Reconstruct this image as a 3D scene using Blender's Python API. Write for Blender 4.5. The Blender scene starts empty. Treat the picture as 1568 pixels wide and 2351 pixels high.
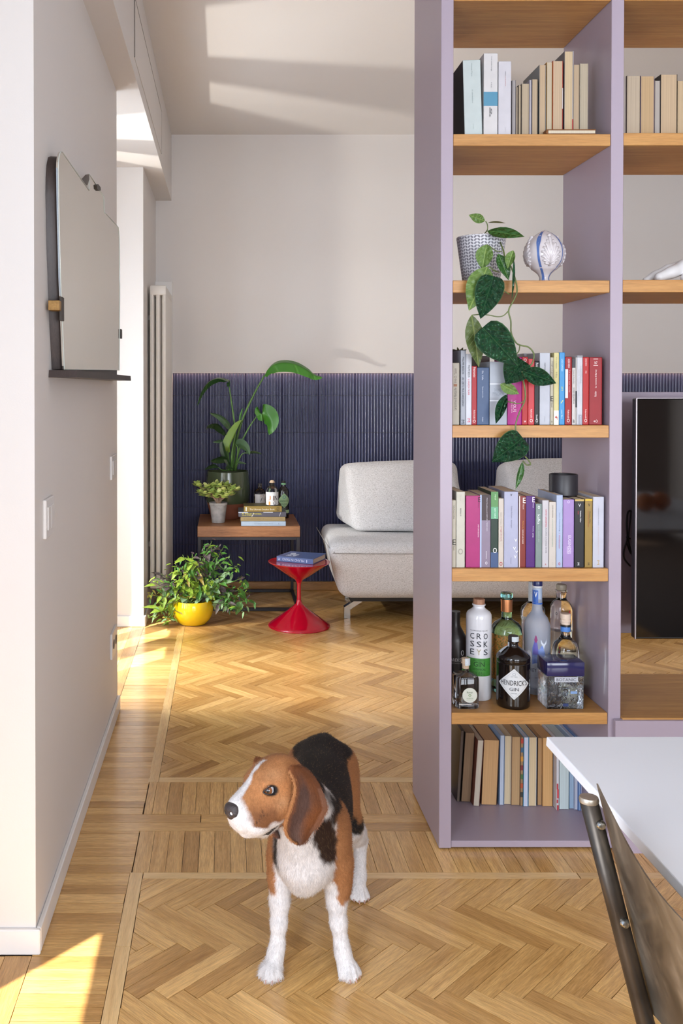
import bpy, bmesh, math, random
import numpy as np
from mathutils import Vector, Matrix, noise as mnoise

# ------------------------------------------------------------------ camera
SC = bpy.context.scene
COL = SC.collection
R = random.Random(7)
FPX, CX, CY, TH, EYE = 2170.0, 518.0, 915.0, 0.01274, 1.39   # focal length in px of a 1568x2351 frame, optical axis, pitch, eye height
cam_d = bpy.data.cameras.new('camera')
cam = bpy.data.objects.new('camera', cam_d)
COL.objects.link(cam)
cam.location = (0, 0, EYE)
cam.rotation_euler = (math.pi / 2 - TH, 0, 0)
cam_d.sensor_fit = 'AUTO'
cam_d.sensor_width = 36.0
cam_d.lens = 36.0 * FPX / 2351.0
cam_d.shift_x = (784 - CX) / 2351.0
cam_d.shift_y = (CY - 1175.5) / 2351.0
cam_d.clip_start = 0.05
SC.camera = cam
SC.render.resolution_x, SC.render.resolution_y = 1568, 2351

# ------------------------------------------------------------------ light
SC.view_settings.view_transform = 'Standard'
SC.view_settings.look = 'None'
SC.view_settings.gamma = 1.0
SC.view_settings.use_curve_mapping = False
SC.view_settings.exposure = 0.12
world = bpy.data.worlds.new('sky')
SC.world = world
world.use_nodes = True
bg = world.node_tree.nodes['Background']
bg.inputs[0].default_value = (0.62, 0.76, 1.0, 1)
bg.inputs[1].default_value = 1.6


def light(name, typ, loc, power, color=(1, 1, 1), size=None, direction=None, **kw):
    d = bpy.data.lights.new(name, typ)
    o = bpy.data.objects.new(name, d)
    COL.objects.link(o)
    o.location = loc
    d.energy = power
    d.color = color
    if typ == 'AREA' and size:
        d.shape = 'RECTANGLE'
        d.size, d.size_y = size
    if direction is not None:
        o.rotation_euler = Vector(direction).to_track_quat('-Z', 'Y').to_euler()
    for k, v in kw.items():
        setattr(d, k, v)
    return o


SUN_E = math.radians(68)
light('sun', 'SUN', (-6, -3, 9), 24.0, (1.0, 0.95, 0.86),
      direction=(0.67 * math.cos(SUN_E), 0.74 * math.cos(SUN_E), -math.sin(SUN_E)), angle=0.009)
# daylight through the two left windows, and front fill from an added rear one
light('daylight_far_window', 'AREA', (-1.05, 4.45, 1.15), 55.0, (0.86, 0.93, 1.0), (0.9, 2.0), (1, 0, -0.05))
light('daylight_near_window', 'AREA', (-1.0, -0.5, 1.25), 170.0, (0.88, 0.93, 1.0), (2.0, 1.9), (1, -0.24, -0.32))
light('rear_window_fill', 'AREA', (1.7, -2.95, 1.25), 190.0, (0.9, 0.94, 1.0), (3.2, 1.7), (0, 1, -0.02))
# sunlight thrown back up into the room by a shiny surface on the balcony outside the far window
light('balcony_glint', 'POINT', (-1.35, 4.7, 1.06), 130.0, (1.0, 0.95, 0.86), shadow_soft_size=0.02)
# the sunlit house front across the courtyard, shining level into the far window
light('house_across', 'AREA', (-7.5, 4.9, 2.9), 1150.0, (1.0, 0.95, 0.88), (1.6, 2.0), (7.9, 0, -2.9))
# added strip lamp, unseen, for the warm glow along the tile tops
light('tile_wash', 'AREA', (2.0, 6.402, 1.476), 2.3, (1.0, 0.60, 0.44), (4.7, 0.012), (0, 0.35, -1))

cy = SC.cycles
cy.max_bounces = 8
cy.diffuse_bounces = 4
cy.glossy_bounces = 4
cy.transmission_bounces = 8
cy.transparent_max_bounces = 16
cy.use_denoising = True
cy.sample_clamp_indirect = 6.0
cy.caustics_refractive = False


# ------------------------------------------------------------------ picture -> room
def ray(px, py):
    return Vector((0, math.cos(TH), -math.sin(TH))) + Vector(((px - CX) / FPX, 0, 0)) + \
        Vector((0, math.sin(TH), math.cos(TH))) * ((CY - py) / FPX)


def at(px, py, Y):
    d = ray(px, py)
    return Vector((0, 0, EYE)) + d * (Y / d.y)


def on(px, py, Z):
    d = ray(px, py)
    return Vector((0, 0, EYE)) + d * ((Z - EYE) / d.z)


def atx(px, py, X):
    d = ray(px, py)
    return Vector((0, 0, EYE)) + d * (X / d.x)


def proj(p):
    dz = p[2] - EYE
    d = p[1] * math.cos(TH) - dz * math.sin(TH)
    u = p[1] * math.sin(TH) + dz * math.cos(TH)
    return CX + FPX * p[0] / d, CY - FPX * u / d


# ------------------------------------------------------------------ materials
def lin(c):
    if isinstance(c, str):
        c = tuple(int(c[i:i + 2], 16) / 255 for i in (0, 2, 4))
    elif max(c) > 1.0:
        c = tuple(v / 255 for v in c)
    return tuple(v / 12.92 if v <= 0.04045 else ((v + 0.055) / 1.055) ** 2.4 for v in c)


MATS = {}


class NT:
    def __init__(s, name):
        s.m = bpy.data.materials.new(name)
        s.m.use_nodes = True
        s.t = s.m.node_tree
        s.b = s.t.nodes['Principled BSDF']

    def n(s, typ, **kw):
        nd = s.t.nodes.new(typ)
        for k, v in kw.items():
            if k.startswith('i_'):
                key = k[2:]
                key = int(key) if key.isdigit() else key.replace('_', ' ')
                nd.inputs[key].default_value = v
            else:
                setattr(nd, k, v)
        return nd

    def l(s, a, ao, b, bi):
        s.t.links.new(a.outputs[ao], b.inputs[bi])

    def ramp(s, stops, interp='LINEAR'):
        r = s.n('ShaderNodeValToRGB')
        cr = r.color_ramp
        cr.interpolation = interp
        while len(cr.elements) < len(stops):
            cr.elements.new(0.5)
        for e, (p, c) in zip(cr.elements, stops):
            e.position = p
            e.color = (*c, 1)
        return r

    def mix(s, fac=0.5, blend='MIX'):
        return s.n('ShaderNodeMix', data_type='RGBA', blend_type=blend, i_0=fac)


def M(name, col=(1, 1, 1), rough=0.5, metal=0.0, spec=0.5, coat=0.0, vary=0.0, vscale=8.0, bump=0.0, bscale=60.0, sheen=0.0, sss=0.0):
    if name in MATS:
        return MATS[name]
    t = NT(name)
    c = lin(col)
    b = t.b
    b.inputs['Base Color'].default_value = (*c, 1)
    b.inputs['Roughness'].default_value = rough
    b.inputs['Metallic'].default_value = metal
    b.inputs['Specular IOR Level'].default_value = spec
    b.inputs['Coat Weight'].default_value = coat
    b.inputs['Coat Roughness'].default_value = 0.06
    b.inputs['Sheen Weight'].default_value = sheen
    if vary:
        tc = t.n('ShaderNodeTexCoord')
        nz = t.n('ShaderNodeTexNoise', i_Scale=vscale, i_Detail=4.0)
        t.l(tc, 'Object', nz, 'Vector')
        lo = tuple(max(0, v * (1 - vary)) for v in c)
        hi = tuple(min(1, v * (1 + vary)) for v in c)
        r = t.ramp([(0.3, lo), (0.7, hi)])
        t.l(nz, 'Fac', r, 'Fac')
        t.l(r, 'Color', b, 'Base Color')
    if bump:
        tc = t.n('ShaderNodeTexCoord')
        nz = t.n('ShaderNodeTexNoise', i_Scale=bscale, i_Detail=3.0)
        bp = t.n('ShaderNodeBump', i_Strength=bump, i_Distance=0.004)
        t.l(tc, 'Object', nz, 'Vector')
        t.l(nz, 'Fac', bp, 'Height')
        t.l(bp, 'Normal', b, 'Normal')
    MATS[name] = t.m
    return t.m


def wood(name, dark, light_, axis='X', scale=1.0, rough=0.42, coord='Object', perpiece=0.0, stretch=14.0, coat=0.0, ring=0.35):
    """oak-like grain running along an axis (or along U of the UV map)"""
    if name in MATS:
        return MATS[name]
    t = NT(name)
    d, l = lin(dark), lin(light_)
    tc = t.n('ShaderNodeTexCoord')
    mp = t.n('ShaderNodeMapping')
    s = [stretch * scale] * 3
    s['XYZ'.index(axis)] = scale
    mp.inputs['Scale'].default_value = s
    t.l(tc, coord, mp, 'Vector')
    n1 = t.n('ShaderNodeTexNoise', noise_dimensions='4D', i_Scale=3.0, i_Detail=5.0, i_Roughness=0.6, i_Distortion=0.7)
    n2 = t.n('ShaderNodeTexNoise', noise_dimensions='4D', i_Scale=22.0, i_Detail=4.0, i_Roughness=0.7)
    t.l(mp, 'Vector', n1, 'Vector')
    t.l(mp, 'Vector', n2, 'Vector')
    if perpiece:
        oi = t.n('ShaderNodeObjectInfo')
        ge = t.n('ShaderNodeNewGeometry')
        ad = t.n('ShaderNodeMath', operation='ADD')
        t.l(oi, 'Random', ad, 0)
        t.l(ge, 'Random Per Island', ad, 1)
        fr = t.n('ShaderNodeMath', operation='FRACT')
        t.l(ad, 0, fr, 0)
        mw = t.n('ShaderNodeMath', operation='MULTIPLY', i_1=37.0)
        t.l(fr, 0, mw, 0)
        t.l(mw, 0, n1, 'W')
        t.l(mw, 0, n2, 'W')
    r = t.ramp([(0.25, d), (0.75, l)])
    t.l(n1, 'Fac', r, 'Fac')
    r2 = t.ramp([(0.35, (1 - ring, 1 - ring, 1 - ring)), (0.62, (1, 1, 1))])
    t.l(n2, 'Fac', r2, 'Fac')
    mx = t.mix(1.0, 'MULTIPLY')
    t.l(r, 'Color', mx, 6)
    t.l(r2, 'Color', mx, 7)
    out = mx
    oidx = 2
    if perpiece:
        w1 = t.n('ShaderNodeTexWhiteNoise', noise_dimensions='1D')
        t.l(mw, 0, w1, 'W')
        rp = t.ramp([(0.0, (1 - perpiece * 1.1, 1 - perpiece * 1.4, 1 - perpiece * 1.8)), (0.35, (.97, .94, .88)), (0.8, (1.03, 1.03, 1.0)), (1.0, (1 + perpiece * .7, 1 + perpiece * .85, 1 + perpiece * 1.1))])
        t.l(w1, 'Value', rp, 'Fac')
        m2 = t.mix(1.0, 'MULTIPLY')
        t.l(mx, 2, m2, 6)
        t.l(rp, 'Color', m2, 7)
        out = m2
    t.l(out, oidx, t.b, 'Base Color')
    t.b.inputs['Roughness'].default_value = rough
    t.b.inputs['Coat Weight'].default_value = coat
    t.b.inputs['Coat Roughness'].default_value = 0.12
    bp = t.n('ShaderNodeBump', i_Strength=0.12, i_Distance=0.001)
    t.l(n2, 'Fac', bp, 'Height')
    t.l(bp, 'Normal', t.b, 'Normal')
    MATS[name] = t.m
    return t.m


def glass(name, col=(1, 1, 1), rough=0.0, ior=1.45):
    if name in MATS:
        return MATS[name]
    t = NT(name)
    t.b.inputs['Base Color'].default_value = (*lin(col), 1)
    t.b.inputs['Transmission Weight'].default_value = 1.0
    t.b.inputs['Roughness'].default_value = rough
    t.b.inputs['IOR'].default_value = ior
    MATS[name] = t.m
    return t.m


def thin_glass(name, col=(1, 1, 1)):
    """clear sheet: lets straight light through, with a mirror-like surface reflection"""
    if name in MATS:
        return MATS[name]
    t = NT(name)
    tr = t.n('ShaderNodeBsdfTransparent')
    tr.inputs[0].default_value = (*col, 1)
    gl = t.n('ShaderNodeBsdfGlossy', i_Roughness=0.02)
    lw = t.n('ShaderNodeLayerWeight', i_Blend=0.5)
    pw = t.n('ShaderNodeMath', operation='POWER', i_1=5.0)
    ma = t.n('ShaderNodeMath', operation='MULTIPLY_ADD', i_1=0.9, i_2=0.04)
    t.l(lw, 'Facing', pw, 0)
    t.l(pw, 0, ma, 0)
    mx = t.n('ShaderNodeMixShader')
    t.l(ma, 0, mx, 0)
    t.l(tr, 0, mx, 1)
    t.l(gl, 0, mx, 2)
    t.l(mx, 0, t.t.nodes['Material Output'], 'Surface')
    MATS[name] = t.m
    return t.m


# ------------------------------------------------------------------ geometry: every shape is (verts, faces)
def merge(*gs):
    V, F = [], []
    for v, f in gs:
        o = len(V)
        V.extend(v)
        F.extend([tuple(i + o for i in q) for q in f])
    return V, F


def hexa(c8, bev=0.0, seg=2):
    """c8: bottom four (ccw) then top four"""
    V = [Vector(c) for c in c8]
    F = [(3, 2, 1, 0), (4, 5, 6, 7), (0, 1, 5, 4), (1, 2, 6, 5), (2, 3, 7, 6), (3, 0, 4, 7)]
    if bev <= 0:
        return V, F
    bm = bmesh.new()
    vs = [bm.verts.new(v) for v in V]
    for f in F:
        bm.faces.new([vs[i] for i in f])
    bmesh.ops.bevel(bm, geom=bm.edges[:], offset=bev, segments=seg, profile=0.5, affect='EDGES')
    return from_bm(bm)


def from_bm(bm):
    bm.verts.index_update()
    V = [v.co.copy() for v in bm.verts]
    F = [tuple(v.index for v in f.verts) for f in bm.faces]
    bm.free()
    return V, F


def box(x0, x1, y0, y1, z0, z1, bev=0.0, seg=1):
    return hexa([(x0, y0, z0), (x1, y0, z0), (x1, y1, z0), (x0, y1, z0), (x0, y0, z1), (x1, y0, z1), (x1, y1, z1), (x0, y1, z1)], bev, seg)


def xform(g, mat):
    return [mat @ Vector(v) for v in g[0]], g[1]


def lathe(prof, n=32, c=(0, 0, 0), sx=1.0, sy=1.0):
    """prof: list of (r, z) bottom to top, outside; caps close where r == 0"""
    V, F, rings = [], [], []
    cx, cy_, cz = c
    for r, z in prof:
        if r <= 1e-6:
            V.append(Vector((cx, cy_, cz + z)))
            rings.append([len(V) - 1])
        else:
            s = len(V)
            for i in range(n):
                a = 2 * math.pi * i / n
                V.append(Vector((cx + sx * r * math.cos(a), cy_ + sy * r * math.sin(a), cz + z)))
            rings.append(list(range(s, s + n)))
    for a, b in zip(rings, rings[1:]):
        for i in range(n):
            j = (i + 1) % n
            if len(a) == 1 and len(b) == 1:
                break
            if len(a) == 1:
                F.append((a[0], b[j], b[i]))
            elif len(b) == 1:
                F.append((a[i], a[j], b[0]))
            else:
                F.append((a[i], a[j], b[j], b[i]))
    return V, F


def tube(pts, rad, n=8, cap=True):
    pts = [Vector(p) for p in pts]
    if not isinstance(rad, (list, tuple)):
        rad = [rad] * len(pts)
    V, F = [], []
    up = None
    for i, p in enumerate(pts):
        t = (pts[min(i + 1, len(pts) - 1)] - pts[max(i - 1, 0)]).normalized()
        if up is None:
            up = Vector((0, 0, 1)) if abs(t.z) < 0.9 else Vector((0, 1, 0))
        a = t.cross(up)
        a = a.normalized() if a.length > 1e-6 else t.orthogonal().normalized()
        b = a.cross(t).normalized()
        up = b
        for k in range(n):
            an = 2 * math.pi * k / n
            V.append(p + (a * math.cos(an) + b * math.sin(an)) * rad[i])
    for i in range(len(pts) - 1):
        for k in range(n):
            j = (k + 1) % n
            F.append((i * n + k, (i + 1) * n + k, (i + 1) * n + j, i * n + j))
    if cap:
        F.append(tuple(range(n)))
        F.append(tuple(reversed(range((len(pts) - 1) * n, len(pts) * n))))
    return V, F


def spline(pts, m=6):
    """Catmull-Rom through points"""
    pts = [Vector(p) for p in pts]
    out = []
    P = [pts[0] * 2 - pts[1]] + pts + [pts[-1] * 2 - pts[-2]]
    for i in range(1, len(P) - 2):
        for k in range(m):
            t = k / m
            a, b, c, d = P[i - 1], P[i], P[i + 1], P[i + 2]
            out.append(0.5 * ((2 * b) + (c - a) * t + (2 * a - 5 * b + 4 * c - d) * t * t + (3 * b - a - 3 * c + d) * t ** 3))
    out.append(pts[-1])
    return out


def prism(poly, h, origin, ux, uy, un):
    """2-D outline extruded by h along un"""
    o, ux, uy, un = Vector(origin), Vector(ux), Vector(uy), Vector(un)
    n = len(poly)
    V = [o + ux * x + uy * y for x, y in poly] + [o + ux * x + uy * y + un * h for x, y in poly]
    F = [tuple(reversed(range(n))), tuple(range(n, 2 * n))] + [(i, (i + 1) % n, n + (i + 1) % n, n + i) for i in range(n)]
    return V, F


def rrect(w, h, r, n=4):
    pts = []
    for cx_, cy_, a0 in ((w / 2 - r, h / 2 - r, 0), (-w / 2 + r, h / 2 - r, 90), (-w / 2 + r, -h / 2 + r, 180), (w / 2 - r, -h / 2 + r, 270)):
        for k in range(n + 1):
            a = math.radians(a0 + 90 * k / n)
            pts.append((cx_ + r * math.cos(a), cy_ + r * math.sin(a)))
    return pts


def loft(sections, cap=True):
    """sections: lists of equal length of points"""
    n = len(sections[0])
    V = [Vector(p) for s in sections for p in s]
    F = []
    for i in range(len(sections) - 1):
        for k in range(n):
            j = (k + 1) % n
            F.append((i * n + k, i * n + j, (i + 1) * n + j, (i + 1) * n + k))
    if cap:
        F.append(tuple(reversed(range(n))))
        F.append(tuple(range((len(sections) - 1) * n, len(sections) * n)))
    return V, F


def leaf_geo(outline, nu=7, fold=0.12, droop=0.0, thick=0.0, serr=0.0, cup=0.0, wave=0.0):
    """leaf in local space: base at origin, along +X (length 1), width along Y, normal +Z.
    outline: list of (t, halfwidth)"""
    V, F = [], []
    m = len(outline)
    for i, (t, w) in enumerate(outline):
        ww = w * (1 + (serr if i % 2 else -serr))
        for k in range(nu):
            s = 2 * k / (nu - 1) - 1
            z = fold * abs(s) * w - droop * t * t + cup * (1 - s * s) * w + wave * math.sin(t * 9 + s) * w * abs(s)
            x = t - (0.22 * serr * abs(s) if serr and i % 2 == 0 else 0)
            V.append(Vector((x, s * ww, z)))
    for i in range(m - 1):
        for k in range(nu - 1):
            F.append((i * nu + k, i * nu + k + 1, (i + 1) * nu + k + 1, (i + 1) * nu + k))
    return V, F


def frame(base, tip, normal):
    """matrix that lays a unit leaf from base to tip, facing normal"""
    base, tip = Vector(base), Vector(tip)
    x = tip - base
    L = x.length
    x = x / L
    n = Vector(normal)
    n = (n - x * n.dot(x))
    n = n.normalized() if n.length > 1e-5 else x.orthogonal().normalized()
    y = n.cross(x)
    m = Matrix((x, y, n)).transposed().to_4x4()
    return Matrix.Translation(base) @ m @ Matrix.Scale(L, 4)


# ------------------------------------------------------------------ implicit surfaces
def surface_nets(val, lo, h):
    ins = val < 0
    nx, ny, nz = val.shape
    cnt = np.zeros((nx - 1, ny - 1, nz - 1), np.int8)
    for a in (0, 1):
        for b in (0, 1):
            for c in (0, 1):
                cnt += ins[a:nx - 1 + a, b:ny - 1 + b, c:nz - 1 + c]
    mixed = (cnt > 0) & (cnt < 8)
    ci = np.argwhere(mixed)
    idx = -np.ones(mixed.shape, np.int64)
    idx[mixed] = np.arange(len(ci))
    acc = np.zeros((len(ci), 3))
    num = np.zeros(len(ci))
    corners = [(a, b, c) for a in (0, 1) for b in (0, 1) for c in (0, 1)]
    for p in corners:
        for ax in range(3):
            if p[ax]:
                continue
            q = list(p)
            q[ax] = 1
            v0 = val[ci[:, 0] + p[0], ci[:, 1] + p[1], ci[:, 2] + p[2]]
            v1 = val[ci[:, 0] + q[0], ci[:, 1] + q[1], ci[:, 2] + q[2]]
            cr = (v0 < 0) != (v1 < 0)
            t = np.where(cr, v0 / np.where(v0 == v1, 1, v0 - v1), 0)
            pos = np.tile(np.array(p, float), (len(ci), 1))
            pos[:, ax] += t
            acc[cr] += pos[cr]
            num[cr] += 1
    V = (ci + acc / num[:, None]) * h + np.array(lo)
    F = []
    for ax in range(3):
        o1, o2 = [(1, 2), (2, 0), (0, 1)][ax]
        sl0 = [slice(None)] * 3
        sl1 = [slice(None)] * 3
        sl0[ax] = slice(0, -1)
        sl1[ax] = slice(1, None)
        a, b = ins[tuple(sl0)], ins[tuple(sl1)]
        e = np.argwhere(a != b)
        e = e[(e[:, o1] > 0) & (e[:, o2] > 0)]
        ok = (e[:, o1] < val.shape[o1] - 1) & (e[:, o2] < val.shape[o2] - 1)
        e = e[ok]
        flip = a[e[:, 0], e[:, 1], e[:, 2]]

        def cell(d1, d2):
            c = e.copy()
            c[:, o1] += d1
            c[:, o2] += d2
            return idx[c[:, 0], c[:, 1], c[:, 2]]
        q = np.stack([cell(-1, -1), cell(0, -1), cell(0, 0), cell(-1, 0)], 1)
        q[~flip] = q[~flip][:, ::-1]
        F.append(q)
    return V, np.concatenate(F)


class Blob:
    """smooth union of tapered capsules and ellipsoids on a grid"""

    def __init__(s, lo, hi, h):
        s.lo, s.h = np.array(lo, float), h
        n = np.ceil((np.array(hi) - s.lo) / h).astype(int) + 1
        s.val = np.full(n, 0.06, np.float32)
        s.n = n

    def _block(s, lo, hi, pad):
        a = np.clip(((np.array(lo) - pad - s.lo) / s.h).astype(int), 0, s.n - 1)
        b = np.clip(((np.array(hi) + pad - s.lo) / s.h).astype(int) + 2, 1, s.n)
        ax = [(s.lo[i] + s.h * np.arange(a[i], b[i])).astype(np.float32) for i in range(3)]
        g = np.meshgrid(*ax, indexing='ij', sparse=True)
        return tuple(slice(a[i], b[i]) for i in range(3)), g

    def _put(s, sl, d, k, sub=False):
        v = s.val[sl]
        if sub:
            d = -d
            h = np.clip(0.5 - 0.5 * (v - d) / k, 0, 1)
            s.val[sl] = v * (1 - h) + d * h + k * h * (1 - h)
        else:
            h = np.clip(0.5 + 0.5 * (v - d) / k, 0, 1)
            s.val[sl] = v * (1 - h) + d * h - k * h * (1 - h)

    def cap(s, a, b, ra, rb, k=0.02, sub=False):
        a, b = np.array(a, float), np.array(b, float)
        m = max(ra, rb)
        sl, g = s._block(np.minimum(a, b) - m, np.maximum(a, b) + m, k + 0.02)
        ab = b - a
        L2 = max(1e-9, float(ab @ ab))
        t = np.clip(sum((g[i] - a[i]) * ab[i] for i in range(3)) / L2, 0, 1)
        d = np.sqrt(sum((g[i] - a[i] - t * ab[i]) ** 2 for i in range(3))) - (ra + (rb - ra) * t)
        s._put(sl, d.astype(np.float32), k, sub)

    def ell(s, c, r, axes=None, k=0.02, sub=False):
        c, r = np.array(c, float), np.array(r, float)
        m = float(max(r))
        sl, g = s._block(c - m, c + m, k + 0.02)
        A = np.eye(3) if axes is None else np.array([list(v) for v in axes])
        q = [sum((g[j] - c[j]) * A[i][j] for j in range(3)) / r[i] for i in range(3)]
        k0 = np.sqrt(sum(x * x for x in q)) + 1e-6
        k1 = np.sqrt(sum((x / r[i]) ** 2 for i, x in enumerate(q))) + 1e-6
        d = k0 * (k0 - 1.0) / k1
        s._put(sl, d.astype(np.float32), k, sub)

    def chain(s, pts, k=0.02):
        for (a, ra), (b, rb) in zip(pts, pts[1:]):
            s.cap(a, b, ra, rb, k)

    def mesh(s, smooth=1):
        v = s.val
        for _ in range(smooth):
            for ax in range(3):
                w = v.copy()
                sl = [slice(None)] * 3
                sl[ax] = slice(1, -1)
                lo_ = [slice(None)] * 3
                lo_[ax] = slice(0, -2)
                hi_ = [slice(None)] * 3
                hi_[ax] = slice(2, None)
                w[tuple(sl)] = v[tuple(sl)] * 0.5 + 0.25 * (v[tuple(lo_)] + v[tuple(hi_)])
                v = w
        return surface_nets(v, s.lo, s.h)


# ------------------------------------------------------------------ objects
def mesh(name, g, m, smooth=False, uv=None, colors=None):
    V, F = g
    me = bpy.data.meshes.new(name)
    if isinstance(V, np.ndarray):
        V = V.tolist()
        F = F.tolist()
    me.from_pydata(V, [], F)
    if m is not None:
        for mm in (m if isinstance(m, (list, tuple)) else [m]):
            me.materials.append(mm)
    if smooth:
        me.polygons.foreach_set('use_smooth', [True] * len(me.polygons))
        if smooth is not True:
            try:
                me.set_sharp_from_angle(angle=math.radians(smooth))
            except Exception:
                pass
    if uv is not None:
        l = me.uv_layers.new(name='UVMap')
        l.data.foreach_set('uv', [c for p in me.polygons for vi in p.vertices for c in uv[vi]])
    if colors is not None:
        ca = me.color_attributes.new('coat', 'FLOAT_COLOR', 'POINT')
        ca.data.foreach_set('color', np.asarray(colors, np.float32).ravel())
    me.update()
    return me


def link(name, data, parent=None, matrix=None):
    o = bpy.data.objects.new(name, data)
    COL.objects.link(o)
    if parent is not None:
        o.parent = parent
    if matrix is not None:
        o.matrix_local = matrix
    return o


def tag(o, label=None, cat=None, group=None, kind=None):
    for k, v in (('label', label), ('category', cat), ('group', group), ('kind', kind)):
        if v:
            o[k] = v
    return o


def thing(name, label, cat, loc, group=None):
    o = link(name, None)
    o.location = loc
    ROOT[o.name] = Vector(loc)
    return tag(o, label, cat, group)


ROOT = {}


def origin(o):
    while o.parent is not None:
        o = o.parent
    return ROOT.get(o.name, Vector((0, 0, 0)))


def part(name, g, m, parent, smooth=False, **kw):
    """a mesh given in room coordinates, hung under a thing (or under one of its parts)"""
    c = origin(parent)
    V = g[0]
    V = (V - np.array(c)) if isinstance(V, np.ndarray) else [Vector(v) - c for v in V]
    return link(name, mesh(name, (V, g[1]), m, smooth, **kw), parent)


def solo(name, g, m, label, cat, loc, smooth=False, group=None, **kw):
    """a thing that is one mesh, with its origin at its base"""
    c = Vector(loc)
    o = link(name, mesh(name, ([Vector(v) - c for v in g[0]], g[1]), m, smooth, **kw))
    o.location = c
    ROOT[o.name] = c
    return tag(o, label, cat, group)


def struct(name, g, m, parent=None, smooth=False, **kw):
    o = link(name, mesh(name, g, m, smooth, **kw), parent)
    if parent is None:
        o['kind'] = 'structure'
        ROOT[o.name] = Vector((0, 0, 0))
    return o


TEXTS = []


def text(s, centre, right, up, length, height, m, parent, name='lettering', squash=True, bend=0.0):
    """flat printed letters: centred on a point, running along right, fitted to length x height; bend = radius of a curved label"""
    cu = bpy.data.curves.new(name, 'FONT')
    cu.body = s
    cu.align_x, cu.align_y = 'CENTER', 'CENTER'
    cu.size = 1.0
    cu.resolution_u = 2
    r, u = Vector(right).normalized(), Vector(up).normalized()
    n = r.cross(u)
    o = bpy.data.objects.new(name, cu)
    COL.objects.link(o)
    TEXTS.append((o, parent, m, Vector(centre) - origin(parent) + n * 0.0004, Matrix((r, u, n)).transposed().to_4x4(), length, height, squash, bend))


def fit_texts():
    """turn the lettering into meshes of the asked size"""
    bpy.context.view_layer.update()
    dg = bpy.context.evaluated_depsgraph_get()
    for o, parent, m, c, rot, L, H, squash, bend in TEXTS:
        src = o.evaluated_get(dg).to_mesh()
        P = [Vector(v.co) for v in src.vertices]
        F = [tuple(p.vertices) for p in src.polygons]
        o.evaluated_get(dg).to_mesh_clear()
        if not P:
            continue
        x0, x1 = min(b.x for b in P), max(b.x for b in P)
        y0, y1 = min(b.y for b in P), max(b.y for b in P)
        sx, sy = L / max(1e-4, x1 - x0), H / max(1e-4, y1 - y0)
        if not squash:
            sx = sy = min(sx, sy)
        V = []
        for v in P:
            x, y = (v.x - (x0 + x1) / 2) * sx, (v.y - (y0 + y1) / 2) * sy
            if bend:
                V.append(Vector((bend * math.sin(x / bend), y, bend * math.cos(x / bend) - bend)))
            else:
                V.append(Vector((x, y, 0)))
        mt = Matrix.Translation(c) @ rot
        link('lettering', mesh('lettering', ([mt @ v for v in V], F), m), parent)
    for o, *_ in TEXTS:
        cu = o.data
        bpy.data.objects.remove(o)
        bpy.data.curves.remove(cu)


ink = lambda c: M('print_' + c, c, 0.6)
# ================================================================== ROOM
XW, XB, ZB = -0.466, -0.368, 2.652          # face of the left piers, face and underside of the beam
YP0, YP1, YS = 2.304, 4.054, 5.46           # near pier from / to, far pier from
YB, ZC, XR, YF, XO = 6.44, 3.10, 4.2, -3.0, -0.9   # back wall, ceiling, right wall, rear wall, facade
white = M('white_paint', (218, 214, 211), 0.62, vary=0.012, vscale=1.2, bump=0.05, bscale=220)
trimw = M('white_trim', (228, 226, 224), 0.35)

struct('ceiling', box(XO - .05, XR + .2, YF - .2, YB + .2, ZC, ZC + .15), white)
wall_back = struct('wall_back', box(-1.1, XR + .2, YB, YB + .2, -0.05, ZC), white)
struct('wall_right', box(XR, XR + .2, YF, YB, -0.05, ZC), M('right_paint', (190, 182, 175), 0.7))
wl = struct('wall_left', merge(
    box(XO, XW, YP0, YP1, -0.02, ZB), box(XO, -0.475, YS, YB, -0.02, ZB),
    box(XO - .05, XO, 1.79, YP1 + .07, -0.02, ZB), box(XO - .05, XO, 5.36, YB, -0.02, ZB),
    box(XO - .05, XO, -1.0, 1.79, 2.38, ZB), box(XO - .05, XO, YP1, YS, 2.38, ZB),
    box(XO - .05, XO, YF, -1.0, -0.02, ZB)), white)
beam = struct('trim_1', box(XO - .05, XB, YF, YB, ZB, ZC), white)
# access panel in the face of the beam
gap = M('panel_gap', (120, 112, 106), 0.8)
ya, yb, za, zb = 3.82, 5.40, 2.715, 2.953
part('access_panel', box(XB, XB + .0035, ya, yb, za, zb, 0.001), white, beam)
part('panel_joint', merge(box(XB, XB + .0042, yb, yb + .004, za, zb), box(XB, XB + .0042, ya - .004, ya, za, zb),
                          box(XB, XB + .0042, ya - .004, yb + .004, zb, zb + .004)), gap, beam)
struct('wall_rear', merge(box(-1.1, 0.0, YF - .2, YF, -0.05, ZC), box(3.4, XR + .2, YF - .2, YF, -0.05, ZC),
                          box(0.0, 3.4, YF - .2, YF, -0.05, 0.4), box(0.0, 3.4, YF - .2, YF, 2.6, ZC)), M('rear_paint', (112, 98, 90), 0.7))
# boxed pipe chase in the far left corner
struct('trim_2', box(-0.475, at(396, 700, 6.40).x, 6.385, YB, 0, at(380, 646, 6.385).z, 0.002), trimw)


def baseboard(name, pts, h=0.062, t=0.013, m=trimw):
    g = []
    for (x0, y0), (x1, y1), (nx, ny) in pts:
        g.append(box(min(x0, x1 + nx * t, x1), max(x0 + nx * t, x0, x1), min(y0, y1, y0 + ny * t), max(y1, y0, y0 + ny * t), 0, h, 0.003))
    return struct(name, merge(*g), m)


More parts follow.
